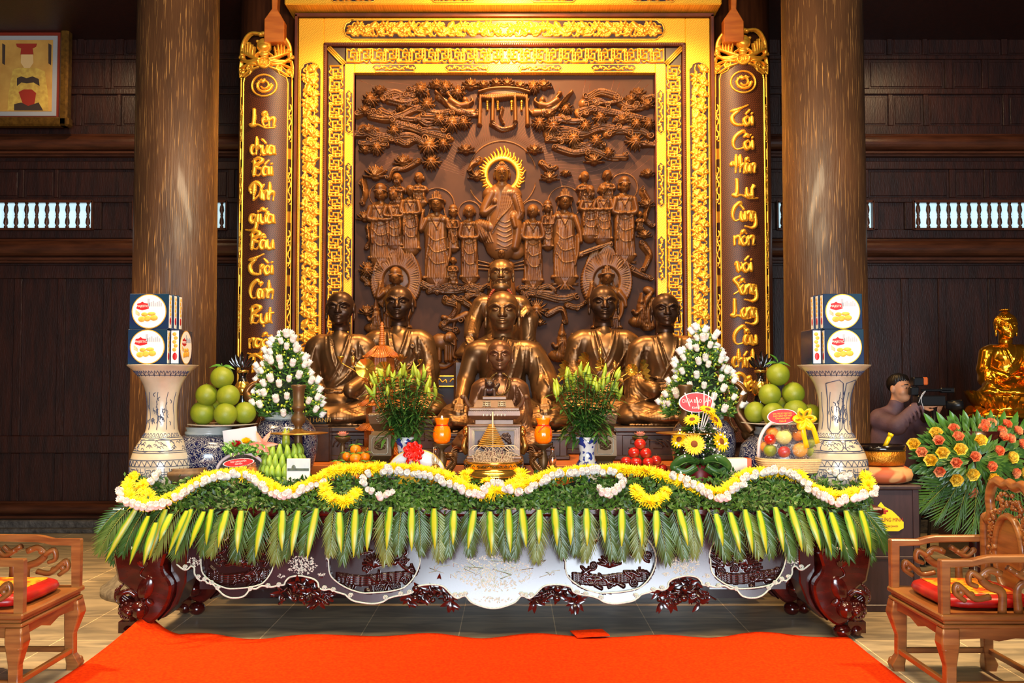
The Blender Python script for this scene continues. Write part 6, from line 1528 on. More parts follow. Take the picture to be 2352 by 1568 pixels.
def pomelo(px, py, r_, dy, lab, leaf=False, D=6.95):
    c = P(px, py, D + dy); rr = r_*K(D); e = T('pomelo', lab, 'pomelo', c - Vector((0,0, rr)), 'green pomelos'); m = MB()
    m.ell(c, (rr, rr, rr*.97), 28,20, fn=lambda a, th: 1 + .03*cos(th) ** 9*(cos(th) > 0) - .04*math.exp(-(th / .16) ** 2)); m.build('fruit', G['pomelo'], e)
    m = MB(); t = c + Vector((0,0, rr*.96)); m.tube([t, t + Vector((-.004,0,.022 if leaf else .006))], .003,6)
    if leaf:
        for d in ((-1,-.3,.25),(1,-.2,.1),(.5,.2,-.1),(-.4,-.3,.9) if leaf == 2 else (-.7,.2,-.1)): leafy(m, t, d, .085,.04)
    m.build('stalk_and_leaves' if leaf else 'stalk', G['leaf_glossy'], e)
for px, py, r_, dy, w_, lf in ((510,867,26.5,0, 'single pomelo on top with dark leaves', 1),(475,907,25.5,.0, 'left one of the middle pair', 0),(524,909,26.5,-.01, 'right one of the middle pair', 0),(466,948,28.5,.03, 'bottom row left', 0),(518,951,26.5,-.05, 'bottom row middle', 0),(562,948,26,.05, 'bottom row right', 0),(497,940,24,.12, 'bottom row rear', 0)): pomelo(px, py, r_, dy, 'green pomelo in the left pyramid, ' + w_, lf)
for px, py, r_, dy, w_, lf in ((1787,860,26.5,0, 'single pomelo on top with pointed leaf', 2),(1768,906,25.5,-.01, 'left one of the middle pair', 0),(1822,903,26,.0, 'right one of the middle pair', 0),(1735,947,25.5,.06, 'bottom row far left', 0),(1776,950,26,-.05, 'bottom row second from left', 0),(1828,946,29,-.04, 'bottom row behind the bow', 0),(1862,951,24,.05, 'bottom row far right', 0),(1800,935,24,.12, 'bottom row rear', 0)): pomelo(px, py, r_, dy, 'green pomelo in the right pyramid, ' + w_, lf)
# chrysanthemum cones ----------------------------------------------
def cone(px, top, bot, w0, w1, lab, D=7.2):
    e = T('chrysanthemum_arrangement', lab, 'flower arrangement', at(px, D, hpx(bot, D)), 'cones of white chrysanthemums'); k = K(D); x = at(px, D).x; z0 = hpx(bot, D); H_ = hpx(top, D) - z0; Rb = (w1 - w0) / 2*k; cx = at((w0 + w1) / 2, D).x
    rr = random.Random(int(px)); org = ORG[e.name]; m = MB(); cc = MB()
    cc.lathe([(Rb*.3,-.02),(Rb*.62,.05),(Rb*.5, H_*.35),(Rb*.2, H_*.7),(.01, H_*.86)], cx, D, z0,20); cc.build('foliage_core', G['hedge_core'], e)
    def surfp(t, a): r_ = Rb*(1 - t) ** .8*(1 if t > .12 else .85 + t); return Vector((cx + (x - cx) * t + r_*cos(a), D + r_*sin(a) * .8, z0 + H_*t)), Vector((cos(a), sin(a) * .9,.45))
    for i in range(2300):
        t = rr.random() ** 1.35; p, n = surfp(t, rr.random() * 2*PI); p -= n*rr.uniform(.0,.05); m.leaf(p, n + Vector((rr.uniform(-.8,.8), rr.uniform(-.8,.8), rr.uniform(-.5,.8))),(rr.uniform(-1,1), -1,1), rr.uniform(.03,.07), rr.uniform(.010,.02), .3,2,.1)
    m.build('foliage', G['lily_leaf'], e, kind='stuff'); m = MB()
    for i in range(210): t = rr.random() ** 1.2; p, n = surfp(t, -rr.random() * PI*1.2 + .3); m.ell(p + n*rr.uniform(.0,.03), rr.uniform(.006,.010), 6,4)
    m.build('small_buds', G['lily_bud'], e, kind='stuff')
    n_ = 96
    for i in range(n_):
        t = 1 - (1 - (i + .5) / n_) ** .62; t = ((i + .5) / n_) ** 1.25; a = i*2.39996; p, n = surfp(t, a); p += n*.015; p += Vector((rr.uniform(-.03,.03), 0, rr.uniform(-.03,.03)))
        o = bpy.data.objects.new('white_chrysanthemum', WM); COL.objects.link(o); o.parent = e; o.matrix_local = Matrix.Translation(p - org) @ rot_to(n + Vector((0,0,.9)), rr.random() * 6) @ Matrix.Scale(rr.uniform(1.4,1.9), 4); ORG[o.name] = org
cone(650,768,950,570,748, 'cone of white chrysanthemums at the left, beside the brass candlestick'); cone(1618,762,950,1512,1706, 'cone of white chrysanthemums at the right, behind the red oval sign')
# brass candle stands ------------------------------------------------
def candle_stand(px, cxd, lab):
    D = 6.83; e = T('candle_stand', lab, 'candle stand', at(px, D), 'turned brass candle stands with wide drip plates')
    revolve('turned_column', G['bronze_vase'], e, [(28, zpy(D)),(26,1122),(16,1100),(13,1070),(16,1050),(10,1020),(9,1000),(11,990),(7,982),(10,975),(16,968),(16,958),(9,948),(12,940),(17,935),(12,930),(13,905),(14,895),(17,888),(17,884),(12,883),(11,887),(0,888)], px, D, 32)
    revolve('drip_plate', G['brass'], e, [(0,996),(40,998),(67,995),(68,993.5),(40,992),(14,988),(10,984)], px, D, 48)
candle_stand(685,685, 'turned brass candle stand with wide plate, in front of the left white flowers'); candle_stand(1575,1575, 'turned brass candle stand with wide plate, behind the right red oval sign')
# cranes -------------------------------------------------------------
def crane(px, mir, lab):
    D = 7.12; e = T('crane_statue', lab, 'crane statue', at(px, D), 'bronze cranes holding a lotus'); k = K(D); sg = -1 if mir else 1
    Q_ = lambda dx, py, dy=0: (at(px, D).x + sg*dx*k, D + dy, hpx(py, D)); m = MB()
    m.tube(crom([Q_(30,990), Q_(8,962), Q_(-4,940), Q_(6,915), Q_(12,900), Q_(2,885), Q_(-14,876)], 6), lambda t: .05*(1 - t) ** 1.3 + .017,12); m.ell(Q_(-18,876),(.032,.022,.022), 12,8)
    m.tube([Q_(-24,875), Q_(-44,868)], lambda t: .012 - .009*t, 8); m.ell(Q_(40,1005),(.12,.07,.075), 18,12, rot=Matrix.Rotation(R(28*sg), 3, 'Y')); m.ell(Q_(-18,872,-.018), .006,6,4)
    for dx in (34,44): m.tube([Q_(dx, 1020), Q_(dx - 4,1060), Q_(dx, zpy(D) - 6)], .009,6)
    m.build('body', G['crane_bronze'], e); m = MB()
    for r_ in range(4):
        for i in range(6): m.leaf(Q_(22 + i*9,992 + i*5 + r_*3,-.05 - .008*r_),(sg*1,-.1,-.45 - .1*r_),(0,-1,.3), .075,.03,.2)
    m.build('wing', G['crane_bronze'], e); m = MB(); m.tube(crom([Q_(-44,868), Q_(-46,858), Q_(-47,850)], 4), .003,5)
    for i in range(7): a = i*2*PI / 7; m.leaf(Q_(-47,850),(cos(a), sin(a), .55),(-cos(a), -sin(a), .6), .05,.034,-.3,4,.3)
    for q in ((-22,905),(-30,925),(-12,930),(-26,950),(-34,905)): m.tube(crom([Q_(-6,990), Q_(-20,965), Q_(*q)], 5), .005,5); m.leaf(Q_(*q),(-.3*sg, 0,1),(0,-1,0), .05,.02,.1)
    m.build('lotus_in_beak', G['crane_bronze'], e); m = MB(); m.box(Q_(20,0)[0] - .1 if sg > 0 else Q_(60,0)[0] - .02, Q_(60,0)[0] + .02 if sg > 0 else Q_(20,0)[0] + .1, D - .08, D + .08, TZ + .002, TZ + .04,.01); m.build('base', G['crane_bronze'], e)
crane(1698, False, 'bronze crane with raised beak holding a lotus, left of the right pomelo plate'); crane(578, True, 'bronze crane holding a lotus, behind the left pomelo pyramid')
def lamp(px, lab):
    D = 7.22; e = T('altar_lamp', lab, 'lamp', at(px, D), 'black glossy altar lamps with flame finials')
    revolve('lamp_body', G['black_gloss'], e, [(20, zpy(D)),(20,1100),(9,1060),(9,960),(16,940),(18,925),(14,908),(18,900),(19,890),(10,872),(8,868),(8,862),(12,856),(12,850),(4,848)], px, D, 32); revolve('brass_collar', G['brass_bright'], e, [(13,856),(14,852),(13,850)], px, D, 32); revolve('glass_bowl', G['brass_bright'], e, [(17,908),(20,900),(19,888),(12,876),(8,870)], px, D, 32)
    m = MB(); c = P(px, 850, D)
    for r_ in range(3):
        for i in range(-3,4): m.leaf(c + Vector((i*.012,-.012 + r_*.012,.02)),(i*.32,0,1),(0,-1,0), .12 - abs(i) * .014,.028,-.12,4,.2)
    m.ell(c + Vector((0,0,.055)),(.022,.02,.055), 12,8); m.build('flame_finial', G['black_gloss'], e)
lamp(556, 'black altar lamp with a flame finial, behind the left crane'); lamp(1748, 'black altar lamp with a flame finial, in front of the right inscribed board')
# pagoda ---------------------------------------------------------------
def pagoda():
    D = 7.78; e = T('wooden_pagoda', 'orange wooden model pagoda with a ringed spire, behind the left lilies', 'model pagoda', at(876, D, zr + .002)); x = at(876, D).x; k = K(D)
    m = MB(); p = []
    for i in range(9): p += [(7.5 - i*.4,789 - i*4.6),(8.2 - i*.4,787 - i*4.6),(5 - i*.25,785.5 - i*4.6)]
    p = [(9,795)] + p + [(3,746),(4.5,744),(0,738)]; m.lathe([(a*k, hpx(b, D)) for a, b in p], x, D, 0,20); m.build('spire', G['orange_wood'], e)
    for j, (yt, yb, w0, w1, wb, y2) in enumerate(((795,822,14,45,27,866),(862,876,32,46,30,924),(918,932,36,56,34,978),(972,988,40,60,38,1030),(1026,1042,44,60,44,1060))):
        m = MB(); n = 6; rows = []
        for i in range(9):
            t = i / 8; w_ = (w0 + (w1 - w0) * t) * k; z = hpx(yt + (yb - yt) * (t ** .55), D); row = []
            for q in range(n):
                for s_ in range(6):
                    a0 = 2*PI*q / n; a1 = 2*PI*(q + 1) / n; u = s_ / 6; P0 = Vector((cos(a0), sin(a0), 0)); P1 = Vector((cos(a1), sin(a1), 0)); v = P0.lerp(P1, u) * w_; row.append(m.vv((x + v.x, D + v.y, z + t*t*.018*abs(1 - 2*u) ** 3)))
            rows.append(row)
        for i in range(8):
            for q in range(36): m.face([rows[i][q], rows[i][(q + 1) % 36], rows[i + 1][(q + 1) % 36], rows[i + 1][q]], False)
        m.face(rows[8][::-1], False)
        for q in range(36):
            a = 2*PI*q / 36; f_ = cos(PI / n) / cos((a % (2*PI / n)) - PI / n)
            m.tube([(x + w0*k*f_*cos(a), D + w0*k*f_*sin(a), hpx(yt, D) + .003),(x + w1*k*f_*cos(a), D + w1*k*f_*sin(a), hpx(yb, D) + .004)], .0035,4)
        m.build('tiled_roof', G['orange_wood'], e); m = MB(); m.lathe([(wb*k, hpx(y2 + 2, D)),(wb*k, hpx(yb, D))], x, D, 0,6, smooth=False)
        for q in range(30):
            a = 2*PI*q / 30; f_ = cos(PI / 6) / cos((a % (PI / 3)) - PI / 6); m.tube([(x + (wb + 1) * k*f_*cos(a), D + (wb + 1) * k*f_*sin(a), hpx(y2, D)),(x + (wb + 1) * k*f_*cos(a), D + (wb + 1) * k*f_*sin(a), hpx(yb, D))], .003,4)
        m.build('storey', G['orange_wood'], e)
pagoda()
# square bronze vases with gilt lotus ----------------------------------
def lotus_vase(px, lab, items, seed):
    D = 7.16; e = T('square_bronze_vase', lab, 'vase', at(px, D), 'square bronze vases with lion masks'); k = K(D); x = at(px, D).x; m = MB()
    for w0, w1, y0, y1 in ((25,28,948,952),(28,24,952,972),(24,15,972,988),(15,24,988,998),(25,26,998,1045),(26,18,1045,1058),(18,24,1058,1075),(26,28,1075,1125)):
        z0, z1 = hpx(y0, D), hpx(y1, D); A = [m.vv((x + sx*w0*k, D + sy*w0*k*.9, z0)) for sx, sy in ((-1,-1),(1,-1),(1,1),(-1,1))]; B = [m.vv((x + sx*w1*k, D + sy*w1*k*.9, z1)) for sx, sy in ((-1,-1),(1,-1),(1,1),(-1,1))]
        for i in range(4): m.face([A[i], A[(i + 1) % 4], B[(i + 1) % 4], B[i]], False)
        m.face(A, False); m.face(B[::-1], False)
    m.build('vase_body', G['bronze_vase'], e); m = MB(); yf = D - 26*k*.9 - .004; g = lambda a, b: (x + a*k, yf, hpx(b, D)); q = [g(-18,1006),(g(-14,1001)), g(14,1001), g(18,1006), g(18,1036), g(14,1041), g(-14,1041), g(-18,1036)]; m.tube(q + [q[0], q[1]], .003,4)
    for i in range(-3,4): m.tube([g(i*7 - 3,950), g(i*7 - 3,946 + 8), g(i*7 + 2,946 + 8), g(i*7 + 2,950)], .002,4)
    for t in range(7): a = t*.9; m.tube([g(6*cos(a) * .8,962 + 5*sin(a)), g(10*cos(a + .6), 962 + 7*sin(a + .6))], .002,4)
    m.build('silver_inlay', G['silver_line'], e); h = HF(-16*k, 16*k, -18*k, 18*k, .003); h.H[:] = .001
    for sg in (-1,1): h.spiral(sg*.02,.018,.017,1.3,0,.005,.012,.002, sg); h.ell(sg*.016,.004,.009,.006,.012, base=.004); h.line([(sg*.005,-.01),(sg*.03,-.02),(sg*.035,-.004)], .005,.003,.01,.002, sm=3)
    h.ell(0,-.004,.008,.014,.016, base=.004); h.ell(0,-.024,.02,.006,.01, base=.002)
    def fn(V): V = V.copy(); V[:, 0] += x; V[:, 1] += yf + .004; V[:, 2] += hpx(1021, D); return V
    h.mesh('lion_mask', G['bronze_vase'], e, 0, drop=False, fn=fn)
    b = T('gilt_lotus_bouquet', lab.replace('square bronze vase with a lion mask', 'bouquet of gilt metal lotus leaves and buds'), 'metal flowers', (x, D, hpx(950, D)), 'gilt metal lotus bouquets'); rr = random.Random(seed)
    for ty, qx_, qy_, r_ in items:
        tip = P(qx_, qy_, D - .06 + rr.uniform(-.06,.06)); s0 = Vector((x + rr.uniform(-.03,.03), D + rr.uniform(-.03,.03), hpx(956, D))); m = MB(); mid = s0.lerp(tip, .6) + Vector(((tip.x - s0.x) * -.15,0,.04)); m.tube(crom([s0, mid, tip], 7), .0045,6); st_ = m.build('stem', G['gold_leaf_metal'], b); m = MB(); rk = r_*K(D)
        if ty == 'leaf' or ty == 'side':
            ax = Vector((rr.uniform(-.3,.3), -1, rr.uniform(0,.3))) if ty == 'leaf' else Vector((1 if qx_ > px else -1,-.45,.2)); X = Matrix.Translation(tip) @ rot_to(ax); c0 = m.vv(X @ Vector((0,0,-.01))); ring = []
            for l_ in (.5,1): ring.append([m.vv(X @ Vector((rk*l_*cos(t*PI / 12) * (1 + .05*(t % 2)), rk*l_*sin(t*PI / 12), l_*l_*(.025 + .012*(-1) ** t)))) for t in range(24)])
            for t in range(24): u = (t + 1) % 24; m.face([c0, ring[0][t], ring[0][u]], True); m.face([ring[0][t], ring[1][t], ring[1][u], ring[0][u]], True)
            m.build('lotus_leaf', G['gold_leaf_metal'], b)
        elif ty == 'bud':
            for i in range(7): a = i*2*PI / 7; m.leaf(tip, (cos(a) * .3, sin(a) * .3,1),(-cos(a), -sin(a), 0), rk*2.6, rk*1.1,-.25,4,.4)
            m.ell(tip + Vector((0,0, rk)),(rk*.6, rk*.6, rk*1.2), 10,8); m.build('lotus_bud', G['brass'], b)
        elif ty == 'pod':
            m.lathe([(.004,-.0),(rk*.9, rk*1.3),(rk, rk*1.5),(0, rk*1.45)], tip.x, tip.y, tip.z, 16); m.build('seed_pod', G['gold_leaf_metal'], b)
        else:
            for l_ in range(2):
                for i in range(8): a = i*PI / 4 + l_*.4; m.leaf(tip, (cos(a), sin(a), .4 + l_*.8),(-cos(a), -sin(a), .6), rk*1.4, rk*.8,-.3,4,.3)
            m.build('open_lotus', G['brass'], b)
lotus_vase(876, 'square bronze vase with a lion mask before the pagoda', [('leaf', 841,846,22),('leaf', 884,850,20),('bud', 811,838,9),('pod', 783,832,9),('open', 921,830,13),('side', 922,852,18),('pod', 965,836,7),('leaf', 862,872,14)], 1)
lotus_vase(1388, 'square bronze vase with a lion mask beside the right lilies', [('side', 1301,850,22),('side', 1346,832,22),('side', 1385,838,16),('bud', 1379,818,9),('open', 1332,838,10),('bud', 1412,848,8),('leaf', 1452,850,14),('side', 1475,852,26)], 2)
# small blue and white vases with lilies -------------------------------
def lily(px, D, x0, x1, y0, seed, side):
    v = T('small_vase', 'small blue and white vase holding the %s bunch of lilies' % side, 'vase', at(px, D), 'small vases of lilies'); zb = zpy(D)
    revolve('vase_body', G['blue_blotch'], v, [(20, zb),(28,1120),(32,1092),(28,1070),(19,1056),(17,1040),(20,1020),(28,1003),(27,1003),(14,1030),(0,1032)], px, D, 36)
    b = T('lily_bunch', 'bunch of closed green lilies in a blue and white vase, %s of the incense chest' % side, 'lilies', at(px, D, hpx(1003, D)), 'bunches of lily buds'); rr = random.Random(seed); st = MB(); lf = MB(); n = 17; base = Vector((at(px, D).x, D, hpx(1010, D)))
    for i in range(n):
        tx = x0 + (x1 - x0) * (i + .5) / n + rr.uniform(-6,6); ty = y0 + 18 + abs((i + .5) / n - .5) * 50 + rr.uniform(-8,34); top = P(tx, ty, D - .12 + rr.uniform(-.12,.14)); mid = base.lerp(top, .55); mid.z -= .02; mid.x = base.x + (mid.x - base.x) * 1.05
        pts = crom([base + Vector((rr.uniform(-.03,.03), rr.uniform(-.03,.03), 0)), mid, top], 8); st.tube(pts, .0042,5)
        for k in range(3,17):
            p = pts[min(k, len(pts) - 1)]; a = k*2.4 + i
            for q in range(2): aa = a + q*PI; lf.leaf(p, (cos(aa), sin(aa), .35),(-cos(aa) * .4,-sin(aa) * .4,1), rr.uniform(.07,.12), rr.uniform(.018,.028), .55,4,.2)
        for q in range(rr.choice((1,2,2))):
            d = Vector((rr.uniform(-.5,.5) + (tx - px) * .004, rr.uniform(-.4,.1), 1)).normalized(); bp = top + Vector((rr.uniform(-.02,.02), 0, rr.uniform(-.03,.01))); m = MB(); L_ = rr.uniform(.075,.125); m.tube([bp + d*L_*t for t in (0,.12,.35,.6,.82,1)], [.004,.0095,.0145,.0135,.008,.002], 8); m.build('lily_bud', G['lily_bud'], b)
    for i in range(150):
        a = rr.random() * 6.28; p = base + Vector((rr.uniform(-.13,.13), rr.uniform(-.09,.09), rr.uniform(.0,.22))); lf.leaf(p, (cos(a), sin(a) - .3, rr.uniform(-.3,.6)),(0,0,1), rr.uniform(.08,.13), rr.uniform(.02,.03), .5,4,.2)
    st.build('stems', G['stem_green'], b); lf.build('leaves', G['lily_leaf'], b, kind='stuff')
lily(932,6.9,855,1003,838,1, 'left'); lily(1348,6.9,1268,1428,836,2, 'right')
# incense chest -----------------------------------------------------------
def chest():
    D = 6.98; e = T('incense_chest', 'carved bronze and inlaid wood incense chest with curved side handles, in front of the statues', 'incense chest', at(1136, D)); k = K(D); X = at(1136, D).x; z = lambda py: hpx(py, D); dp = .17
    def bx(m, w0, y0, y1, d=dp, bev=.006): m.box(X - w0*k, X + w0*k, D - d, D + d, z(y1), z(y0), bev)
    m = MB(); bx(m, 59,975,1045); bx(m, 62,972,977, dp + .01); bx(m, 62,1043,1050, dp + .01); bx(m, 66,1050,1075, dp + .02); m.build('body', G['inlay_wood'], e)
    m = MB()
    for a in (-58,58):
        for dy in (-dp + .03, dp - .03): m.lathe([(.03, TZ + .002),(.045, TZ + .05),(.03, TZ + .12),(.045, z(1074))], X + a*k, D + dy, 0,14)
    m.build('feet', G['dark_carved'], e); m = MB(); bx(m, 44,961,974, dp - .03); m.build('waist', G['inlay_wood'], e)
    m = MB(); A = [m.vv((X + s_*50*k, D + t*(dp - .01), z(961))) for s_, t in ((-1,-1),(1,-1),(1,1),(-1,1))]; B = [m.vv((X + s_*58*k, D + t*(dp + .02), z(952))) for s_, t in ((-1,-1),(1,-1),(1,1),(-1,1))]; C_ = [m.vv((X + s_*57*k, D + t*(dp + .02), z(942))) for s_, t in ((-1,-1),(1,-1),(1,1),(-1,1))]
    for P0, P1 in ((A, B),(B, C_)):
        for i in range(4): m.face([P0[i], P0[(i + 1) % 4], P1[(i + 1) % 4], P1[i]], False)
    bx(m, 57,934,942, dp + .02); m.build('upper_drawer', G['inlay_wood'], e)
    m = MB(); A = [m.vv((X + s_*46*k, D + t*(dp - .01), z(934))) for s_, t in ((-1,-1),(1,-1),(1,1),(-1,1))]; B = [m.vv((X + s_*40*k, D + t*.12, z(918))) for s_, t in ((-1,-1),(1,-1),(1,1),(-1,1))]
    for i in range(4): m.face([A[i], A[(i + 1) % 4], B[(i + 1) % 4], B[i]], False)
    m.face(B, False); bx(m, 28,909,918,.08); m.build('lid', G['inlay_wood'], e); m = MB(); yf = D - dp - .004
    g = lambda a, b, y=yf: (X + a*k, y, z(b))
    for w_, y0, y1 in ((55,979,1041),(45,986,1034)): m.tube([g(-w_, y0), g(w_, y0), g(w_, y1), g(-w_, y1), g(-w_, y0)], .003,4)
    m.tube([g(-49,983), g(49,983), g(49,1037), g(-49,1037), g(-49,983)], .0018,4)
    for i in range(26):
        a = -54 + i*4.2; m.tube([g(a, 943, D - dp - .026), g(a, 939, D - dp - .026), g(a + 2.6,939, D - dp - .026), g(a + 2.6,941, D - dp - .026)], .0014,4)
    for i in range(7): m.ell(g(-24 + i*8,951, D - dp - .022),(.007,.002,.009), 8,4)
    for sg in (-1,1):
        for q in range(3): m.tube([g(sg*17 - 9,922 + q*4, D - .135 - q*.012), g(sg*17 + 9,922 + q*4, D - .135 - q*.012)], .0022,4)
        for q in range(4): m.tube([g(sg*17 - 8 + q*5.3,921, D - .133), g(sg*17 - 8 + q*5.3,932, D - .165)], .0022,4)
    m.build('silver_inlay', G['silver_line'], e)
    for sg in (-1,1):
        m = MB(); m.tube(crom([(X + sg*54*k, D, z(936)),(X + sg*62*k, D - .01, z(926)),(X + sg*68*k, D - .02, z(912)),(X + sg*76*k, D - .02, z(910))], 5), lambda t: .016 - .004*t, 8); m.ell((X + sg*72*k, D - .02, z(911)),(.02,.02,.018), 10,8)
        m.build('side_handle', G['inlay_wood'], e); m = MB()
    m = MB()
    for sg in (-1,1):
        m = MB(); c = (X + sg*63*k, D - .04, z(990)); m.ell(c, (.03,.045,.04), 12,8); m.tube(crom([(c[0], c[1], c[2] - .03),(c[0] + sg*.02, c[1] - .02, c[2] - .10),(c[0], c[1], c[2] - .15)], 4), .02,8)
        for q in (-1,1): m.ell((c[0] + sg*.01, c[1] - .04, c[2] + q*.015), .01,6,4)
        m.build('lion_mask_grip', G['brass'], e)
    S_ = SD((X - .16, D - .12, z(912)),(X + .14, D + .12, z(860)), .006)
    c = Vector((X - 11*k, D, z(896))); S_.ell(c, (.045,.06,.04), 0); S_.ell(c + Vector((0,-.045,.045)),(.036,.034,.034), .015); S_.ell(c + Vector((0,-.075,.035)),(.018,.016,.012), .008)
    for sg in (-1,1): S_.ell(c + Vector((sg*.028,-.03,.075)),(.01,.008,.012), .006); S_.ell(c + Vector((sg*.016,-.075,.055)), .008,.004); S_.cap(c + Vector((sg*.03,-.05,0)), c + Vector((sg*.035,-.06,-.045)), .014,.013,.01)
    S_.cap(c + Vector((.03,.02,0)), c + Vector((.06,.03,.04)), .02,.014,.012); S_.mesh('guardian_lion', G['dark_carved'], e)
    h = HF(-44*k, 44*k, -22*k, 22*k, .0035); rr = random.Random(4); h.H[:] = .001
    for i in range(12): h.spiral(rr.uniform(-.11,.11), rr.uniform(-.05,.05), rr.uniform(.012,.022), 1.3, rr.random() * 6,.004,.009,.002)
    h.line([(-.10,-.03),(-.05,.02),(0,-.01),(.05,.03),(.11,-.01)], .012,.006,.014,.002, sm=4)
    def fn(V): V = V.copy(); V[:, 0] += X; V[:, 1] += yf + .003; V[:, 2] += z(1010); return V
    h.mesh('carved_front_panel', G['dark_carved'], e, 0, drop=False, fn=fn)
chest()
# coil of incense hanging on a stand
e = T('incense_coil', 'cone-shaped yellow incense coil hanging on a thin rod, before the incense chest', 'incense coil', at(1130,6.72)); k = K(6.72); X = at(1130,6.72).x; m = MB(); pts = []
for i in range(260):
    t = i / 259; a = t*11*2*PI; r_ = (5 + 27*t) * k; pts.append((X + r_*cos(a) - .004,6.72 + r_*sin(a), hpx(974 + 50*t, 6.72)))
m.tube(pts, .0034,5); m.build('coil', G['incense_coil'], e); m = MB(); m.tube([(X + .006,6.70, TZ + .14),(X + .005,6.70, hpx(945,6.7))], .005,6); m.tube([(X + .006,6.70, hpx(958,6.7)),(X + .0,6.72, hpx(972,6.7))], .0025,5); m.build('rod', G['incense_ash'], e)
# incense bowl
def bowl():
    D = 6.72; e = T('incense_bowl', 'bright brass incense bowl with two dragon handles, centre of the altar front', 'incense bowl', at(1133, D)); k = K(D); X = at(1133, D).x; zb = zpy(D)
    revolve('bowl', G['brass_bright'], e, [(38, zb),(44,1138),(30,1128),(52,1110),(74,1096),(78,1086),(66,1078),(62,1074),(66,1070),(67,1062),(69,1058),(66,1057),(63,1062),(58,1072),(0,1074)], 1133, D, 56); revolve('ash', G['incense_ash'], e, [(0,1058),(50,1061),(63,1064)], 1133, D, 32)
    m = MB()
    for i in range(17): a = R(-90 + (i - 8) * 11); m.tube([(X + 66.5*k*cos(a), D + 66.5*k*sin(a), hpx(1068, D)),(X + 66.5*k*cos(a + .07), D + 66.5*k*sin(a + .07), hpx(1064.5, D)),(X + 66.5*k*cos(a + .12), D + 66.5*k*sin(a + .12), hpx(1068, D))], .003,4)
    m.build('rim_ornament', G['black_gloss'], e)
    for sg in (-1,1):
        m = MB(); q = lambda dx, py, dy=0: (X + sg*dx*k, D + dy - .03, hpx(py, D)); pts = crom([q(76,1098), q(96,1100), q(104,1085), q(94,1070), q(88,1058), q(97,1046)], 8); m.tube(pts, lambda t: .026 - .010*t, 10)
        for i in range(4,40,2):
            p = pts[min(i, len(pts) - 1)]; m.leaf(p, (sg*.8,-.1,.8),(0,-1,0), .035,.018,.2,2)
            m.ell(p + Vector((0,-.02,0)), .006,6,4)
        c = Vector(q(98,1044)); m.ell(c, (.034,.026,.022), 12,8); m.tube([c, c + Vector((sg*.045,-.005,.012))], lambda t: .016 - .008*t, 8); m.tube([c + Vector((0,0,-.008)), c + Vector((sg*.04,-.005,-.02))], lambda t: .012 - .007*t, 8)
        for dz in (.02,.035,.05): m.tube(crom([c, c + Vector((-sg*.02,0, dz)), c + Vector((-sg*.05,0, dz + .012))], 3), lambda t: .007 - .005*t, 6)
        for i in range(5): m.leaf(c + Vector((-sg*.01,-.01,0)),(-sg*1,0,.6 - .35*i),(0,-1,0), .05,.014,.3)
        m.build('dragon_handle', G['crane_bronze'], e)
    s_ = T('incense_sticks', 'bundle of burnt curling incense sticks standing in the brass bowl', 'incense sticks', (X, D, hpx(1060, D)), kind='stuff'); m = MB(); rr = random.Random(9)
    for i in range(150):
        a = rr.random() * 6.28; r_ = rr.random() ** .5*.13; p = Vector((X + r_*cos(a), D + r_*sin(a) * .8, hpx(1062, D))); h_ = rr.uniform(.02,.075)
        t = Vector((rr.uniform(-.02,.02), rr.uniform(-.02,.02), h_)); m.tube(crom([p, p + t, p + t*1.15 + Vector((rr.uniform(-.04,.04), -.01, rr.uniform(-.02,.012)))], 4), .0019,4)
    for i in range(10):
        sg = rr.choice((-1,1)); p = Vector((X + rr.uniform(-.08,.08), D - .02, hpx(1060, D))); m.tube(crom([p, p + Vector((sg*.03,0,.09)), p + Vector((sg*.10,-.01,.11)), p + Vector((sg*.14,-.02,.08))], 6), .0024,5)
    m.build('ash_curls', G['incense_ash'], s_); m = MB()
    for i in range(26): p = Vector((X + rr.uniform(-.05,.07), D + rr.uniform(-.03,.03), hpx(1062, D))); m.tube([p, p + Vector((rr.uniform(-.01,.01), 0, rr.uniform(.05,.10)))], .0018,4)
    m.build('stick_ends', G['incense_stick'], s_)
bowl()
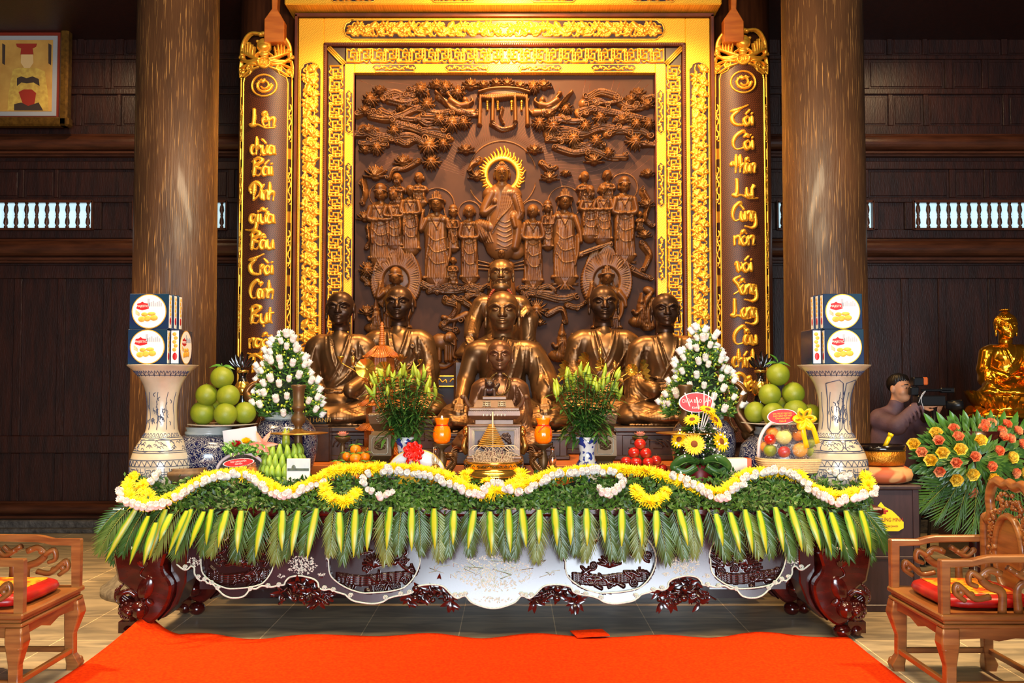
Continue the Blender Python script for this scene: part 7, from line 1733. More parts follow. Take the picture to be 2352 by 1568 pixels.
# orange glass candles
for px, side in ((1015, 'left'),(1248, 'right')):
    D = 6.9; s_ = T('bronze_cup_stand', 'slim bronze stand carrying the %s orange glass candle' % side, 'stand', at(px, D), 'bronze stands under the orange candles')
    revolve('stand_body', G['bronze_vase'], s_, [(18, zpy(D)),(16,1118),(6,1100),(8,1075),(12,1055),(7,1042),(5,1034),(8,1030),(20,1022),(22,1018),(0,1020)], px, D, 24, fn=lambda a, z: 1)
    e = T('glass_candle', 'lit orange pineapple-shaped glass candle on a bronze stand, %s of the incense chest' % side, 'candle', at(px, D, hpx(1018, D)), 'orange glass candles')
    revolve('glass_jar', G['candle_orange'], e, [(11,1018),(18,1012),(20.5,1000),(19,986),(13,977),(12.5,974),(16,964),(17,960),(14,960),(11,970),(0,971)], px, D, 40, fn=lambda a, z: 1 + .02*cos(a*10))
    k = K(D); X = at(px, D).x; m = MB()
    for sg in (-1,1):
        for j in range(8): m.tube([(X + (20.3 - 3.5*abs((t / 10) - .45) * 2) * k*cos(-PI / 2 + (j - 4) * .5 + sg*t*.12), D + (20.3 - 3.5*abs((t / 10) - .45) * 2) * k*sin(-PI / 2 + (j - 4) * .5 + sg*t*.12), hpx(1014 - 3.5*t, D)) for t in range(11)], .0012,4)
    m.build('diamond_ridges', G['candle_orange'], e)
    m = MB(); m.tube([(X + 13.5*k*cos(t*.4), D + 13.5*k*sin(t*.4), hpx(976, D)) for t in range(17)], .004,6)
    if side == 'right': m.tube(crom([(X + .01, D - .045, hpx(976, D)),(X - .02, D - .06, hpx(984, D)),(X - .035, D - .062, hpx(992, D))], 4), .003,5); m.tube(crom([(X + .01, D - .045, hpx(976, D)),(X + .045, D - .05, hpx(982, D)),(X + .05, D - .05, hpx(1000, D))], 4), .003,5)
    m.build('red_ribbon', G['ribbon_red'], e); m = MB(); m.ell((X, D, hpx(958, D)),(.005,.005,.012), 8,6); m.build('flame', G['flame'], e)
# glass oil lamps
for px, side in ((1000, 'left'),(1269, 'right')):
    D = 6.74; e = T('oil_lamp', 'small glass oil lamp with a clear chimney, %s of the incense bowl' % side, 'oil lamp', at(px, D), 'small glass oil lamps')
    revolve('oil_base', G['lamp_oil'], e, [(16, zpy(D)),(22,1130),(10,1115),(12,1095),(22,1088),(20,1082),(8,1078)], px, D, 24); revolve('burner', G['brass'], e, [(10,1078),(10,1070),(5,1066),(0,1066)], px, D, 20)
    revolve('chimney', G['clear_glass'], e, [(6,1068),(9,1058),(9,1050),(5,1040),(4.5,1028),(6,1026),(5.4,1026),(4,1034),(4.4,1040),(8.4,1050),(8.4,1058),(5.5,1067)], px, D, 24); m = MB(); c = P(px, 1056, D); m.ell(c, (.004,.004,.009), 8,6); m.build('flame', G['flame'], e)
# lotus candles on bronze stands
for px, side in ((787, 'left'),(1470, 'right')):
    D = 7.05; s_ = T('bronze_cup_stand', 'bronze pedestal cup carrying the %s pink lotus candle' % side, 'stand', at(px, D), 'bronze cups under the pink lotus candles')
    revolve('stand_body', G['bronze_vase'], s_, [(18, zpy(D)),(14,1110),(9,1080),(12,1060),(9,1046),(5,1036),(6,1026),(4,1018),(14,1012),(18,1006),(18,1003),(0,1006)], px, D, 24)
    c = P(px, 1004, D); e = T('lotus_candle', 'pink lotus flower candle on the %s bronze cup' % side, 'candle', c, 'pink lotus candles'); m = MB()
    for l_ in range(3):
        for i in range(10): a = i*2*PI / 10 + l_*.3; m.leaf(c, (cos(a), sin(a), .25 + l_*.5),(-cos(a), -sin(a), .8), .055 - .008*l_, .028,-.35,4,.4)
    m.build('petals', G['lotus_pink'], e); m = MB()
    for i in range(9): a = i*2*PI / 9; m.leaf(c, (cos(a), sin(a), .02),(0,0,1), .062,.03,-.1,4,.2)
    m.build('green_leaves', G['leaf_glossy'], e)
# fruit piles ---------------------------------------------------------------
def ball(name, px, py, r_, D, lab, cat, mat, grp, dim=.03, leaf=False, stem='stem_green'):
    c = P(px, py, D); rr_ = r_*K(D); e = T(name, lab, cat, c - Vector((0,0, rr_)), grp); m = MB(); m.ell(c, (rr_, rr_, rr_*.93), 20,14, rot=Matrix.Rotation(.25*sin(px), 3, 'X'), fn=lambda a, th: 1 - .16*math.exp(-(th / .28) ** 2)); m.build('fruit', MATS[mat], e)
    m = MB(); t = c + Vector((0,0, rr_*.8)); m.tube([t, t + Vector((.003,-.002,.014))], .002,5)
    if leaf:
        for d in leaf: m.leaf(t, d, (0,-.5,1), .05,.02,.3,4,.2)
    m.build('stalk_and_leaves' if leaf else 'stalk', MATS[stem if not leaf else 'leaf_glossy'], e); return e
for i, (px, py, r_, dy, w_) in enumerate(((817,1032,13,0, 'topmost, with upright leaves'),(817,1053,14,-.04, 'second from the top, at the front'),(797,1048,11,.05, 'left of the second tier'),(838,1049,12,.05, 'right of the second tier'),(776,1069,13,.0, 'far left of the lowest visible tier'),(798,1072,12,-.03, 'lower tier, left of centre'),(826,1071,14,-.06, 'lower tier centre'),(851,1070,13,0, 'far right of the lower tier'),(808,1066,11,.06, 'half hidden in the pile'),(790,1094,13,-.02, 'bottom tier left'),(820,1096,14,-.04, 'bottom tier centre'),(846,1095,13,-.02, 'bottom tier right'))):
    ball('tangerine', px, py, r_, 6.9 + dy, 'orange tangerine in the leafy pile, ' + w_, 'tangerine', 'tangerine', 'tangerines in the leafy pile', leaf=[(1,-.3,.3),(-1,-.2,.1),(.2,-.5,1)] if i < 9 else False)
for i, (px, py, r_, dy, w_) in enumerate(((1470,1019,13.5,0, 'single apple on top'),(1456,1039,13.5,0, 'second tier left'),(1483,1040,13.5,-.01, 'second tier right'),(1438,1060,13,.0, 'third tier far left'),(1461,1062,13.5,-.03, 'third tier second from left'),(1489,1062,13.5,-.03, 'third tier second from right'),(1507,1057,12.5,.05, 'third tier far right'),(1432,1082,13,0, 'bottom tier far left'),(1462,1085,13.5,-.04, 'bottom tier second from left'),(1490,1086,14,-.05, 'bottom tier second from right'),(1512,1083,13,-.0, 'bottom tier far right, paler'),(1522,1076,11,.05, 'bottom tier, behind the far right apple'))):
    ball('apple', px, py, r_, 6.88 + dy, 'red apple in the pyramid, ' + w_, 'apple', 'apple_red', 'red apples in the pyramid', stem='crane_bronze')
m = MB(); e = T('fruit_stand', 'low dark dish under the red apple pyramid', 'dish', at(1476,6.88)); revolve('dish', G['dark_carved'], e, [(30, zpy(6.88)),(26,1120),(44,1102),(50,1098),(0,1100)], 1476,6.88,30)
e = T('fruit_stand', 'low dark dish under the leafy tangerine pile', 'dish', at(815,6.9)); revolve('dish', G['dark_carved'], e, [(30, zpy(6.9)),(26,1125),(40,1112),(46,1109),(0,1110)], 815,6.9,30)
# bananas with dragon fruit
D = 6.74; e = T('banana_bunch', 'bunch of short green bananas standing upright, behind the photo card', 'bananas', at(650, D)); rr = random.Random(3); c0 = at(650, D)
for tier, (n, zb_, rad, L_) in enumerate(((13,1118,.15,.10),(12,1096,.145,.10),(10,1074,.12,.10),(8,1052,.085,.10))):
    for i in range(n):
        a = PI + PI*(i + .5*(tier % 2)) / (n - 1) * 1.0; d = Vector((cos(a), sin(a), 0)); b0 = Vector((c0.x, D + .02, hpx(zb_, D))) + d*rad*.55; m = MB()
        p = crom([b0, b0 + d*.055 + Vector((0,0,.02)), b0 + d*.07 + Vector((0,0,.055)), b0 + d*.055 + Vector((0,0, L_))], 4); m.tube(p, lambda t: .023*max(.25, sin(PI*min(1, max(0, t*.86 + .1)))) ** .6,7); m.build('banana', G['banana_green'], e)
m = MB(); m.tube([(c0.x, D + .02, TZ + .004),(c0.x, D + .02, hpx(1020, D))], .03,8); m.build('stalk', G['stem_green'], e)
e = T('dragon_fruit', 'yellow-green dragon fruit tip with pointed scales above the bananas', 'dragon fruit', P(657,1020, D)); c = P(657,1014, D); m = MB(); m.ell(c, (.028,.028,.045), 12,10)
for r_ in range(3):
    for i in range(5): a = i*1.257 + r_*.5; m.leaf(c + Vector((.02*cos(a), .02*sin(a), -.01 + .015*r_)),(cos(a) * .3, sin(a) * .3,1),(-cos(a), -sin(a), 0), .07,.018,-.3)
m.build('scaly_fruit', G['lily_bud'], e)
# photo cards, tealights, wooden rings, boxes
D = 6.58; a = P(658,1102, D); b_ = P(712,1053, D); e = T('photo_card', 'white card with pale photographs standing in front of the green bananas', 'card', (a.x, D, TZ)); m = MB(); m.box(a.x, b_.x, D, D + .02, TZ + .002, b_.z, .002); m.build('card', G['paper_white'], e)
M('photo_sky', (176,192,204), .25, col2=(206,214,210), scale=9, coat=.4); M('photo_dark', (96,104,84), .3, col2=(60,70,60), scale=20)
m = MB(); m.box(a.x + .004, b_.x - .004, D - .001, D, hpx(1082, D), b_.z - .004); p_ = m.build('photograph', G['photo_sky'], e); m = MB(); m.box(a.x + .006, b_.x - .006, D - .002, D - .001, hpx(1081, D), hpx(1075, D)); m.ell(((a.x + b_.x) / 2 - .03, D - .001, hpx(1074, D)),(.014,.001,.02), 10,6); m.build('photographed_trees', G['photo_dark'], p_)
for px, py, side in ((655,1094, 'left, before the photo card'),(1563,1096, 'right, before the red flower pot')):
    D = 6.66; z_ = hpx(py, D); e = T('tealight', 'orange plastic lotus tealight burning at the ' + side, 'candle', at(px, D, z_ - .03), 'orange tealights'); m = MB(); c = Vector((at(px, D).x, D, z_ - .02))
    for l_ in range(2):
        for i in range(8): aa = i*PI / 4 + l_*.4; m.leaf(c, (cos(aa), sin(aa), .7 + .3*l_),(-cos(aa), -sin(aa), .6), .055,.034,-.2,3,.4)
    m.build('lotus_cup', G['candle_orange'], e); m = MB(); m.ell(c + Vector((0,0,.04)),(.006,.006,.02), 8,6); m.build('flame', G['flame'], e)
M('temple_wood', (112,84,50), .5, col2=(84,60,36), scale=10)
for px, w_, py, D, lab in ((428,56,1075,6.72, 'round carved wooden ring stand beside the left garland curl'),(1812,70,1090,6.78, 'low round carved wooden stand under the right fruit basket')):
    e = T('ring_stand', lab, 'stand', at(px, D), 'round carved wooden stands'); revolve('carved_ring', G['temple_wood'], e, [(w_*.8, zpy(D)),(w_*.85, py + 28),(w_, py + 14),(w_*1.0, py + 6),(w_*.86, py + 2),(w_*.88, py - 2),(w_*.8, py - 3),(w_*.74, py + 1),(0, py + 3) if px > 1000 else (w_*.7, py + 20)], px, D, 60, fn=lambda a, z: 1 + .018*sin(a*24))
for (x0, x1, y0, y1, D, mt, lab) in ((1664,1716,1100,1122,6.72, 'tea_box', 'lower white tea box with red script, under the orange-sided box'),(1669,1727,1068,1098,6.72, 'tea_box', 'upper white and orange tea box beside the right fruit basket')):
    a = P(x0, y1, D); b_ = P(x1, y0, D); z0 = TZ + .002 if y0 == 1100 else hpx(1099, D); zt = hpx(1100, D) if y0 == 1100 else hpx(1053, D); e = T('tea_box', lab, 'box', (a.x, D, z0), 'small tea boxes'); m = MB(); m.box(a.x, b_.x - .03, D, D + .12, z0, zt, .002); m.build('carton', G['tea_box'], e); m = MB(); m.box(b_.x - .03, b_.x - .002, D, D + .12, z0, zt, .002); m.build('orange_end', G['tea_orange'], e)
    if y0 == 1100: text('Green Tea', .034, G['label_red'], 'box_lettering', e, ((a.x + b_.x) / 2 - .015, D - .002, hpx(1106, D)), ext=.0003)
rr = random.Random(12)
for i, (px, py, w_) in enumerate(((1538,1092, 'left lump'),(1556,1086, 'top lump'),(1572,1096, 'right lump'))):
    c = P(px, py, 6.8); e = T('bread_roll', 'small pale brown rolled cake near the red flower pot, ' + w_, 'cake', c, 'small brown cakes by the red pot'); m = MB(); m.ell(c, (.045,.03,.026), 14,10, rot=Matrix.Rotation(rr.uniform(-.5,.5), 3, 'Y'), fn=lambda a, th: 1 + .06*sin(a*3)); m.build('cake', G['temple_wood'], e)
    m = MB(); m.box(c.x - .02, c.x + .02, c.y - .034, c.y - .026, c.z - .012, c.z + .012,.002); m.build('wrapper', G['tea_box'], e)
# wrapped tray with red bow
def bow(m, c, s_, n=9, r_=.012):
    for i in range(n):
        a = 2*PI*i / n; d = Vector((cos(a), -.35, sin(a))); sd = Vector((-sin(a), 0, cos(a))); p = crom([c, c + d*s_*.6 + sd*s_*.25, c + d*s_, c + d*s_*.6 - sd*s_*.25, c], 4); m.tube(p, r_, 6, flat=.15, up=(-sin(a), 1, cos(a)))
D = 6.8; e = T('wrapped_tray', 'white cellophane wrapped round gift tray with a big red bow, left of the incense bowl', 'gift', at(955, D)); k = K(D); X = at(955, D).x; m = MB()
for (r_, yy, mt) in ((68,0,0),): m.prism([(X + 68*k*cos(PI*i / 30), hpx(1098, D) + (1098 - 1033) * k*sin(PI*i / 30) ** .9) for i in range(31)], D, D + .10, bev=.02)
m.build('wrapped_dome', G['bag_white'], e); m = MB(); m.tube([(X + 68*k*cos(PI*i / 30), D + .02, hpx(1098, D) + (1098 - 1033) * k*sin(PI*i / 30) ** .9) for i in range(31)], .004,6); m.build('gilt_edge', G['gold'], e)
m = MB(); m.box(X - 40*k, X + 60*k, D - .03, D + .1, TZ + .002, hpx(1079, D), .005); m.build('gift_box', G['ribbon_yellow'], e)
m = MB(); cb = Vector((at(952, D).x, D - .05, hpx(1036, D))); bow(m, cb, .06,9,.017); bow(m, cb, .04,7,.014); m.tube(crom([cb, cb + Vector((-.04,-.01,-.06)), cb + Vector((-.05,-.0,-.16))], 4), .012,6, flat=.15, up=(0,1,0)); m.tube(crom([cb, cb + Vector((.03,-.01,-.06)), cb + Vector((.05,-.0,-.15))], 4), .012,6, flat=.15, up=(0,1,0)); m.build('red_bow', G['ribbon_red'], e)
# left gift basket with envelope, flowers and arched handle
D = 6.7; k = K(D); e = T('gift_basket', 'cellophane fruit basket with white arched handle and envelope, left of the bananas', 'gift basket', at(555, D)); X = at(556, D).x; z = lambda py: hpx(py, D)
m = MB(); m.lathe([(.12, TZ + .002),(.15, TZ + .05),(.17, z(1100))], X, D + .02,0,32, sy=.7); m.build('basket', G['basket_cane'], e)
m = MB(); m.tube(crom([(X - 57*k, D, z(1105)),(X - 54*k, D, z(1070)),(X - 30*k, D, z(1047)),(X, D, z(1040)),(X + 30*k, D, z(1047)),(X + 54*k, D, z(1070)),(X + 57*k, D, z(1105))], 6), .011,8); m.build('handle', G['basket_white'], e)
M('cellophane', (235,240,245), .08, trans=.9, alpha=.28, bump=.8, bscale=16, bdist=.03)
m = MB(); m.lathe([(.16, z(1105)),(.165, z(1080)),(.13, z(1058)),(.06, z(1046)),(.01, z(1040))], X, D + .02,0,28, sy=.65, fn=lambda a, z_: 1 + .05*sin(a*7 + z_*60)); m.build('cellophane', G['cellophane'], e)
def oval_sign(name, par, px, py, rx, ry, D, lines, rot=0, mat='sign_red', tm='paper_white'):
    c = P(px, py, D); k = K(D); Rm = Matrix.Rotation(R(rot), 3, 'Y'); m = MB()
    ring = lambda s_, y: [c + Rm @ Vector((rx*k*s_*cos(2*PI*i / 48), y, ry*k*s_*sin(2*PI*i / 48))) for i in range(48)]
    for s_, y, mm, nm in ((1,0, 'white_rim', name),(.93,-.0015, mat, 'sign_face')):
        m = MB(); A = ring(s_, y); B = ring(s_, y + .002); ia = [m.vv(p) for p in A]; ib = [m.vv(p) for p in B]; m.face(ia, False); m.face(ib[::-1], False)
        for i in range(48): m.face([ia[i], ib[i], ib[(i + 1) % 48], ia[(i + 1) % 48]], False)
        o = m.build(nm, MATS[mm], par); 
        if nm == name: top = o
    for s_, dz, sz in lines: text(s_, sz*k, MATS[tm], 'sign_lettering', par, c + Rm @ Vector((0,-.003, dz*k)), rot=(Rm.to_4x4() @ Matrix.Rotation(PI / 2,4, 'X')), ext=.0004, sx=.82)
oval_sign('oval_sign', e, 548,1062,36,9, D - .12, [('PHẬT GIÁO HUYỆN', 2.5,5),('GIA VIỄN', -3,5)], rot=-6)
m = MB(); c = P(551,1007, D); m.X = Matrix.Translation(c + Vector((0,.02,0))) @ Matrix.Rotation(R(-8), 4, 'Y'); m.box(-.115,.115,-.002,.002,-.068,.068); m.X = None; m.build('white_envelope', G['bag_white'], e)
rs = MB(); rr = random.Random(5)
def rose(m, c, r_, n=(0,-.6,.8)):
    X_ = Matrix.Translation(c) @ rot_to(n); m.X = X_
    for l_ in range(5):
        for i in range(6): a = i*1.047 + l_*.7 + .1*sin(i*7); m.leaf((r_*.1*cos(a), r_*.1*sin(a), -r_*.3),(cos(a) * (1 - .19*l_), sin(a) * (1 - .19*l_), .45 + .45*l_),(-cos(a), -sin(a), .3), r_*(1.12 - .06*l_) * (1 + .12*sin(i*5 + l_*3)), r_*1.2,-.35,4,.4, mid=.62, tipw=r_*.28)
    m.ell((0,0, r_*.15),(r_*.4, r_*.4, r_*.5), 8,6); m.X = None
rose(rs, P(544,1022, D - .06), .032); rs.build('red_rose', G['label_red'], e); rs = MB(); rose(rs, P(566,1015, D - .05), .032); rs.build('yellow_rose', G['ribbon_yellow'], e)
m = MB(); c = P(604,1020, D - .05); 
for i in range(6): a = i*PI / 3; m.leaf(c, (cos(a), -.5, sin(a)),(-cos(a), -1,-sin(a)), .085,.034,.7,5,.3)
m.build('pink_lily', G['lotus_pink'], e); m = MB()
for i in range(220): p = P(rr.uniform(515,610), rr.uniform(1020,1042), D - .02 + rr.uniform(-.06,.06)); m.leaf(p, (rr.uniform(-1,1), rr.uniform(-1,.3), rr.uniform(-.5,1)),(0,-1,1), rr.uniform(.025,.05), .018,.3,3)
m.build('foliage', G['leaf_glossy'], e, kind='stuff')
for px, py, r_, mt, w_, nm in ((519,1084,11, 'pomelo', 'green one at the left', 'apple'),(545,1084,13, 'orange_peel', 'orange one in the middle', 'orange'),(578,1082,13, 'orange_peel', 'orange one at the right', 'orange'),(603,1086,12, 'pomelo', 'green one at the right', 'apple')): ball(nm, px, py, r_, D + .0, '%s inside the left cellophane basket, %s' % (nm, w_), nm, mt, None)
# right fruit basket ----------------------------------------------------------
D = 6.72; k = K(D); z = lambda py: hpx(py, D); X = at(1815, D).x; e = T('gift_basket', 'woven fruit basket in cellophane with yellow bow and red oval sign, at the right', 'gift basket', at(1815, D, z(1084)))
m = MB(); w = 76*k
rows = []
for r_, zz in ((.86,1084),(.94,1070),(1.02,1052),(1.04,1050),(1.0,1050),(.85,1078),(0,1080)): rows.append([m.vv((X + r_*w*(abs(cos(2*PI*i / 48)) ** .6) * (1 if cos(2*PI*i / 48) > 0 else -1), D + r_*.14*(abs(sin(2*PI*i / 48)) ** .6) * (1 if sin(2*PI*i / 48) > 0 else -1), z(zz))) for i in range(48)])
for A, B in zip(rows[:-1], rows[1:]):
    for i in range(48): m.face([A[i], A[(i + 1) % 48], B[(i + 1) % 48], B[i]], True)
m.face(rows[0][::-1], False)
for r_ in range(6):
    m.tube([(X + (.87 + r_*.027) * 1.01*w*(abs(cos(2*PI*i / 96)) ** .6) * (1 if cos(2*PI*i / 96) > 0 else -1), D + (.87 + r_*.027) * .142*(abs(sin(2*PI*i / 96)) ** .6) * (1 if sin(2*PI*i / 96) > 0 else -1) + .002*(-1) ** i, z(1081 - r_*5)) for i in range(97)], .005,5, cap=False)
m.build('woven_basket', G['basket_cane'], e)
m = MB(); m.tube(crom([(X - 73*k, D, z(1052)),(X - 70*k, D, z(1010)),(X - 52*k, D, z(978)),(X - 20*k, D, z(962)),(X + 15*k, D, z(964)),(X + 50*k, D, z(985)),(X + 66*k, D, z(1015)),(X + 72*k, D, z(1052))], 6), .012,8); m.build('handle', G['basket_white'], e)
m = MB(); m.lathe([(1.0, z(1052)),(.98, z(1030)),(.86, z(1005)),(.6, z(985)),(.2, z(972)),(.05, z(966))], X, D, 0,32, sx=w*1.0, sy=.15, fn=lambda a, z_: 1 + .03*sin(a*9 + z_*50)); m.build('cellophane', G['cellophane'], e)
oval_sign('oval_sign', e, 1797,956,35,17, D - .14, [('BAN TRỊ SỰ GIÁO HỘI', 6.5,5.2),('PHẬT GIÁO VIỆT NAM', 1,5.2),('TỈNH NINH BÌNH', -4.5,5.2),('Kính lễ', -11,6.5)], rot=-3, tm='ribbon_yellow')
m = MB(); c = P(1846,962, D - .16); bow(m, c, .065,6,.02); m.tube(crom([c, c + Vector((-.01,-.02,-.08)), c + Vector((.02,0,-.19))], 4), .018,6, flat=.12, up=(0,1,0)); m.tube(crom([c, c + Vector((.05,-.02,-.05)), c + Vector((.09,0,-.16))], 4), .018,6, flat=.12, up=(0,1,0)); m.build('yellow_bow', G['ribbon_yellow'], e)
for nm, px, py, r_, dy, mt, w_ in (('orange', 1774,994,14,.03, 'orange_peel', 'orange at the upper left'),('apple', 1769,1009,14,-.06, 'apple_red', 'striped apple at the left'),('melon', 1800,1004,18,-.03, 'melon', 'big pale melon in the middle'),('orange', 1759,1026,13,.0, 'orange_peel', 'orange low at the far left'),('apple', 1769,1034,15,-.06, 'pomelo', 'green apple at the lower left'),('apple', 1801,1037,14,-.09, 'apple_red', 'red apple at the bottom centre'),('mango', 1837,1033,17,-.07, 'mango', 'golden mango at the lower right'),('apple', 1866,1040,13,-.02, 'pomelo', 'green apple at the lower right'),('apple', 1862,1019,12,.0, 'pomelo', 'green apple at the upper right'),('orange', 1833,1000,14,.0, 'orange_peel', 'orange behind the bow')): ball(nm, px, py, r_, D + dy, '%s in the right woven basket, %s' % (nm, w_), nm, mt, None)
g_ = T('grape_bunch', 'bunch of dark grapes at the top of the right woven basket', 'grapes', P(1822,990, D)); 
for i in range(26): m = MB(); p = P(1818 + rr.uniform(-24,24), 985 + rr.uniform(-7,8), D - .02 + rr.uniform(-.04,.03)); m.ell(p, .0125,8,6); m.build('grape', G['grape'], g_)
# sunflower bouquet -------------------------------------------------------------
D = 6.78; k = K(D); z = lambda py: hpx(py, D); e = T('sunflower_bouquet', 'sunflower bouquet in a dark red pot with a red oval sign, right of the apples', 'flower arrangement', at(1603, D)); X = at(1603, D).x
revolve('red_pot', G['pot_red'], e, [(26, zpy(D)),(28,1110),(32,1070),(28,1066),(0,1068)], 1605, D, 28); rr = random.Random(8); m = MB()
for i in range(1500):
    a = rr.random() * 6.28; t = rr.random(); r_ = (22 + 44*sin(PI*min(1, t*1.1 + .12)) ** .8) * k*rr.random() ** .4*(1 - .45*t); p = Vector((X + r_*cos(a) + .0, D + r_*.8*sin(a), z(1075) + (1075 - 945) * k*t)); m.leaf(p, (cos(a), sin(a), rr.uniform(-.2,.8)),(0,-.4,1), rr.uniform(.02,.05), rr.uniform(.012,.022), .3,2,.15)
m.build('foliage', G['leaf_hedge'], e, kind='stuff')
for px, py, r_, n in ((1594,1020,24,(0,-1,.25)),(1561,1010,20,(-.6,-.7,.5)),(1655,1014,23,(.6,-.8,.3)),(1590,965,19,(-.2,-.6,.9)),(1642,965,22,(.7,-.5,.6)),(1625,942,18,(.2,-.5,.9))):
    m = MB(); c = P(px, py, D - .16 + abs(px - 1605) * .0015); m.X = Matrix.Translation(c) @ rot_to(n)
    for l_ in range(2):
        for i in range(15): a = 2*PI*(i + .5*l_) / 15; m.leaf((0,0,.004*l_),(cos(a), sin(a), .12 + .1*l_),(0,0,1), r_*k*1.08, r_*k*.36,.15,4,.2)
    m.mi = 1; m.ell((0,0,.006),(r_*k*.38, r_*k*.38,.012), 14,6); m.X = None; m.build('sunflower', [G['sunflower'], G['sunflower_heart']], e)
m = MB()
for sg in (-1,1):
    for q in range(2): c = Vector((X + sg*.01, D - .06, z(1062))); m.X = None; m.tube(crom([c, c + Vector((sg*.10,-.06,.04 - q*.03)), c + Vector((sg*.17,-.04,-.02 - q*.03)), c + Vector((sg*.10,-.05,-.06)), c + Vector((sg*.02,-.05,-.02))], 6), .032,6, flat=.1, up=(sg*.3,0,1) if q else (0,1,.3))
m.build('folded_leaf_collar', G['palm_leaf'], e); m = MB()
for i in range(70): a = rr.random() * 6.28; p = Vector((X + .17*cos(a) * rr.random() ** .3, D - .1*rr.random() - .05, z(rr.uniform(985,1050)))); m.ell(p, rr.uniform(.004,.008), 5,4)
m.build('small_white_blossoms', G['petal_white'], e, kind='stuff'); m = MB()
for px, py in ((1573,902),(1628,900),(1617,898),(1640,905),(1600,912)): t = P(px, py, D - .12); b0 = Vector((X + (t.x - X) * .3, D - .06, z(985))); m.tube(crom([b0, b0.lerp(t, .5) + Vector((.01,0,0)), t], 4), .0045,6)
m.build('white_twig', G['petal_white'], e); oval_sign('oval_sign', e, 1599,924,40,23, D - .10, [('CHÙA BẢO LÂM', 3,11),('Kính lễ', -12,8)])
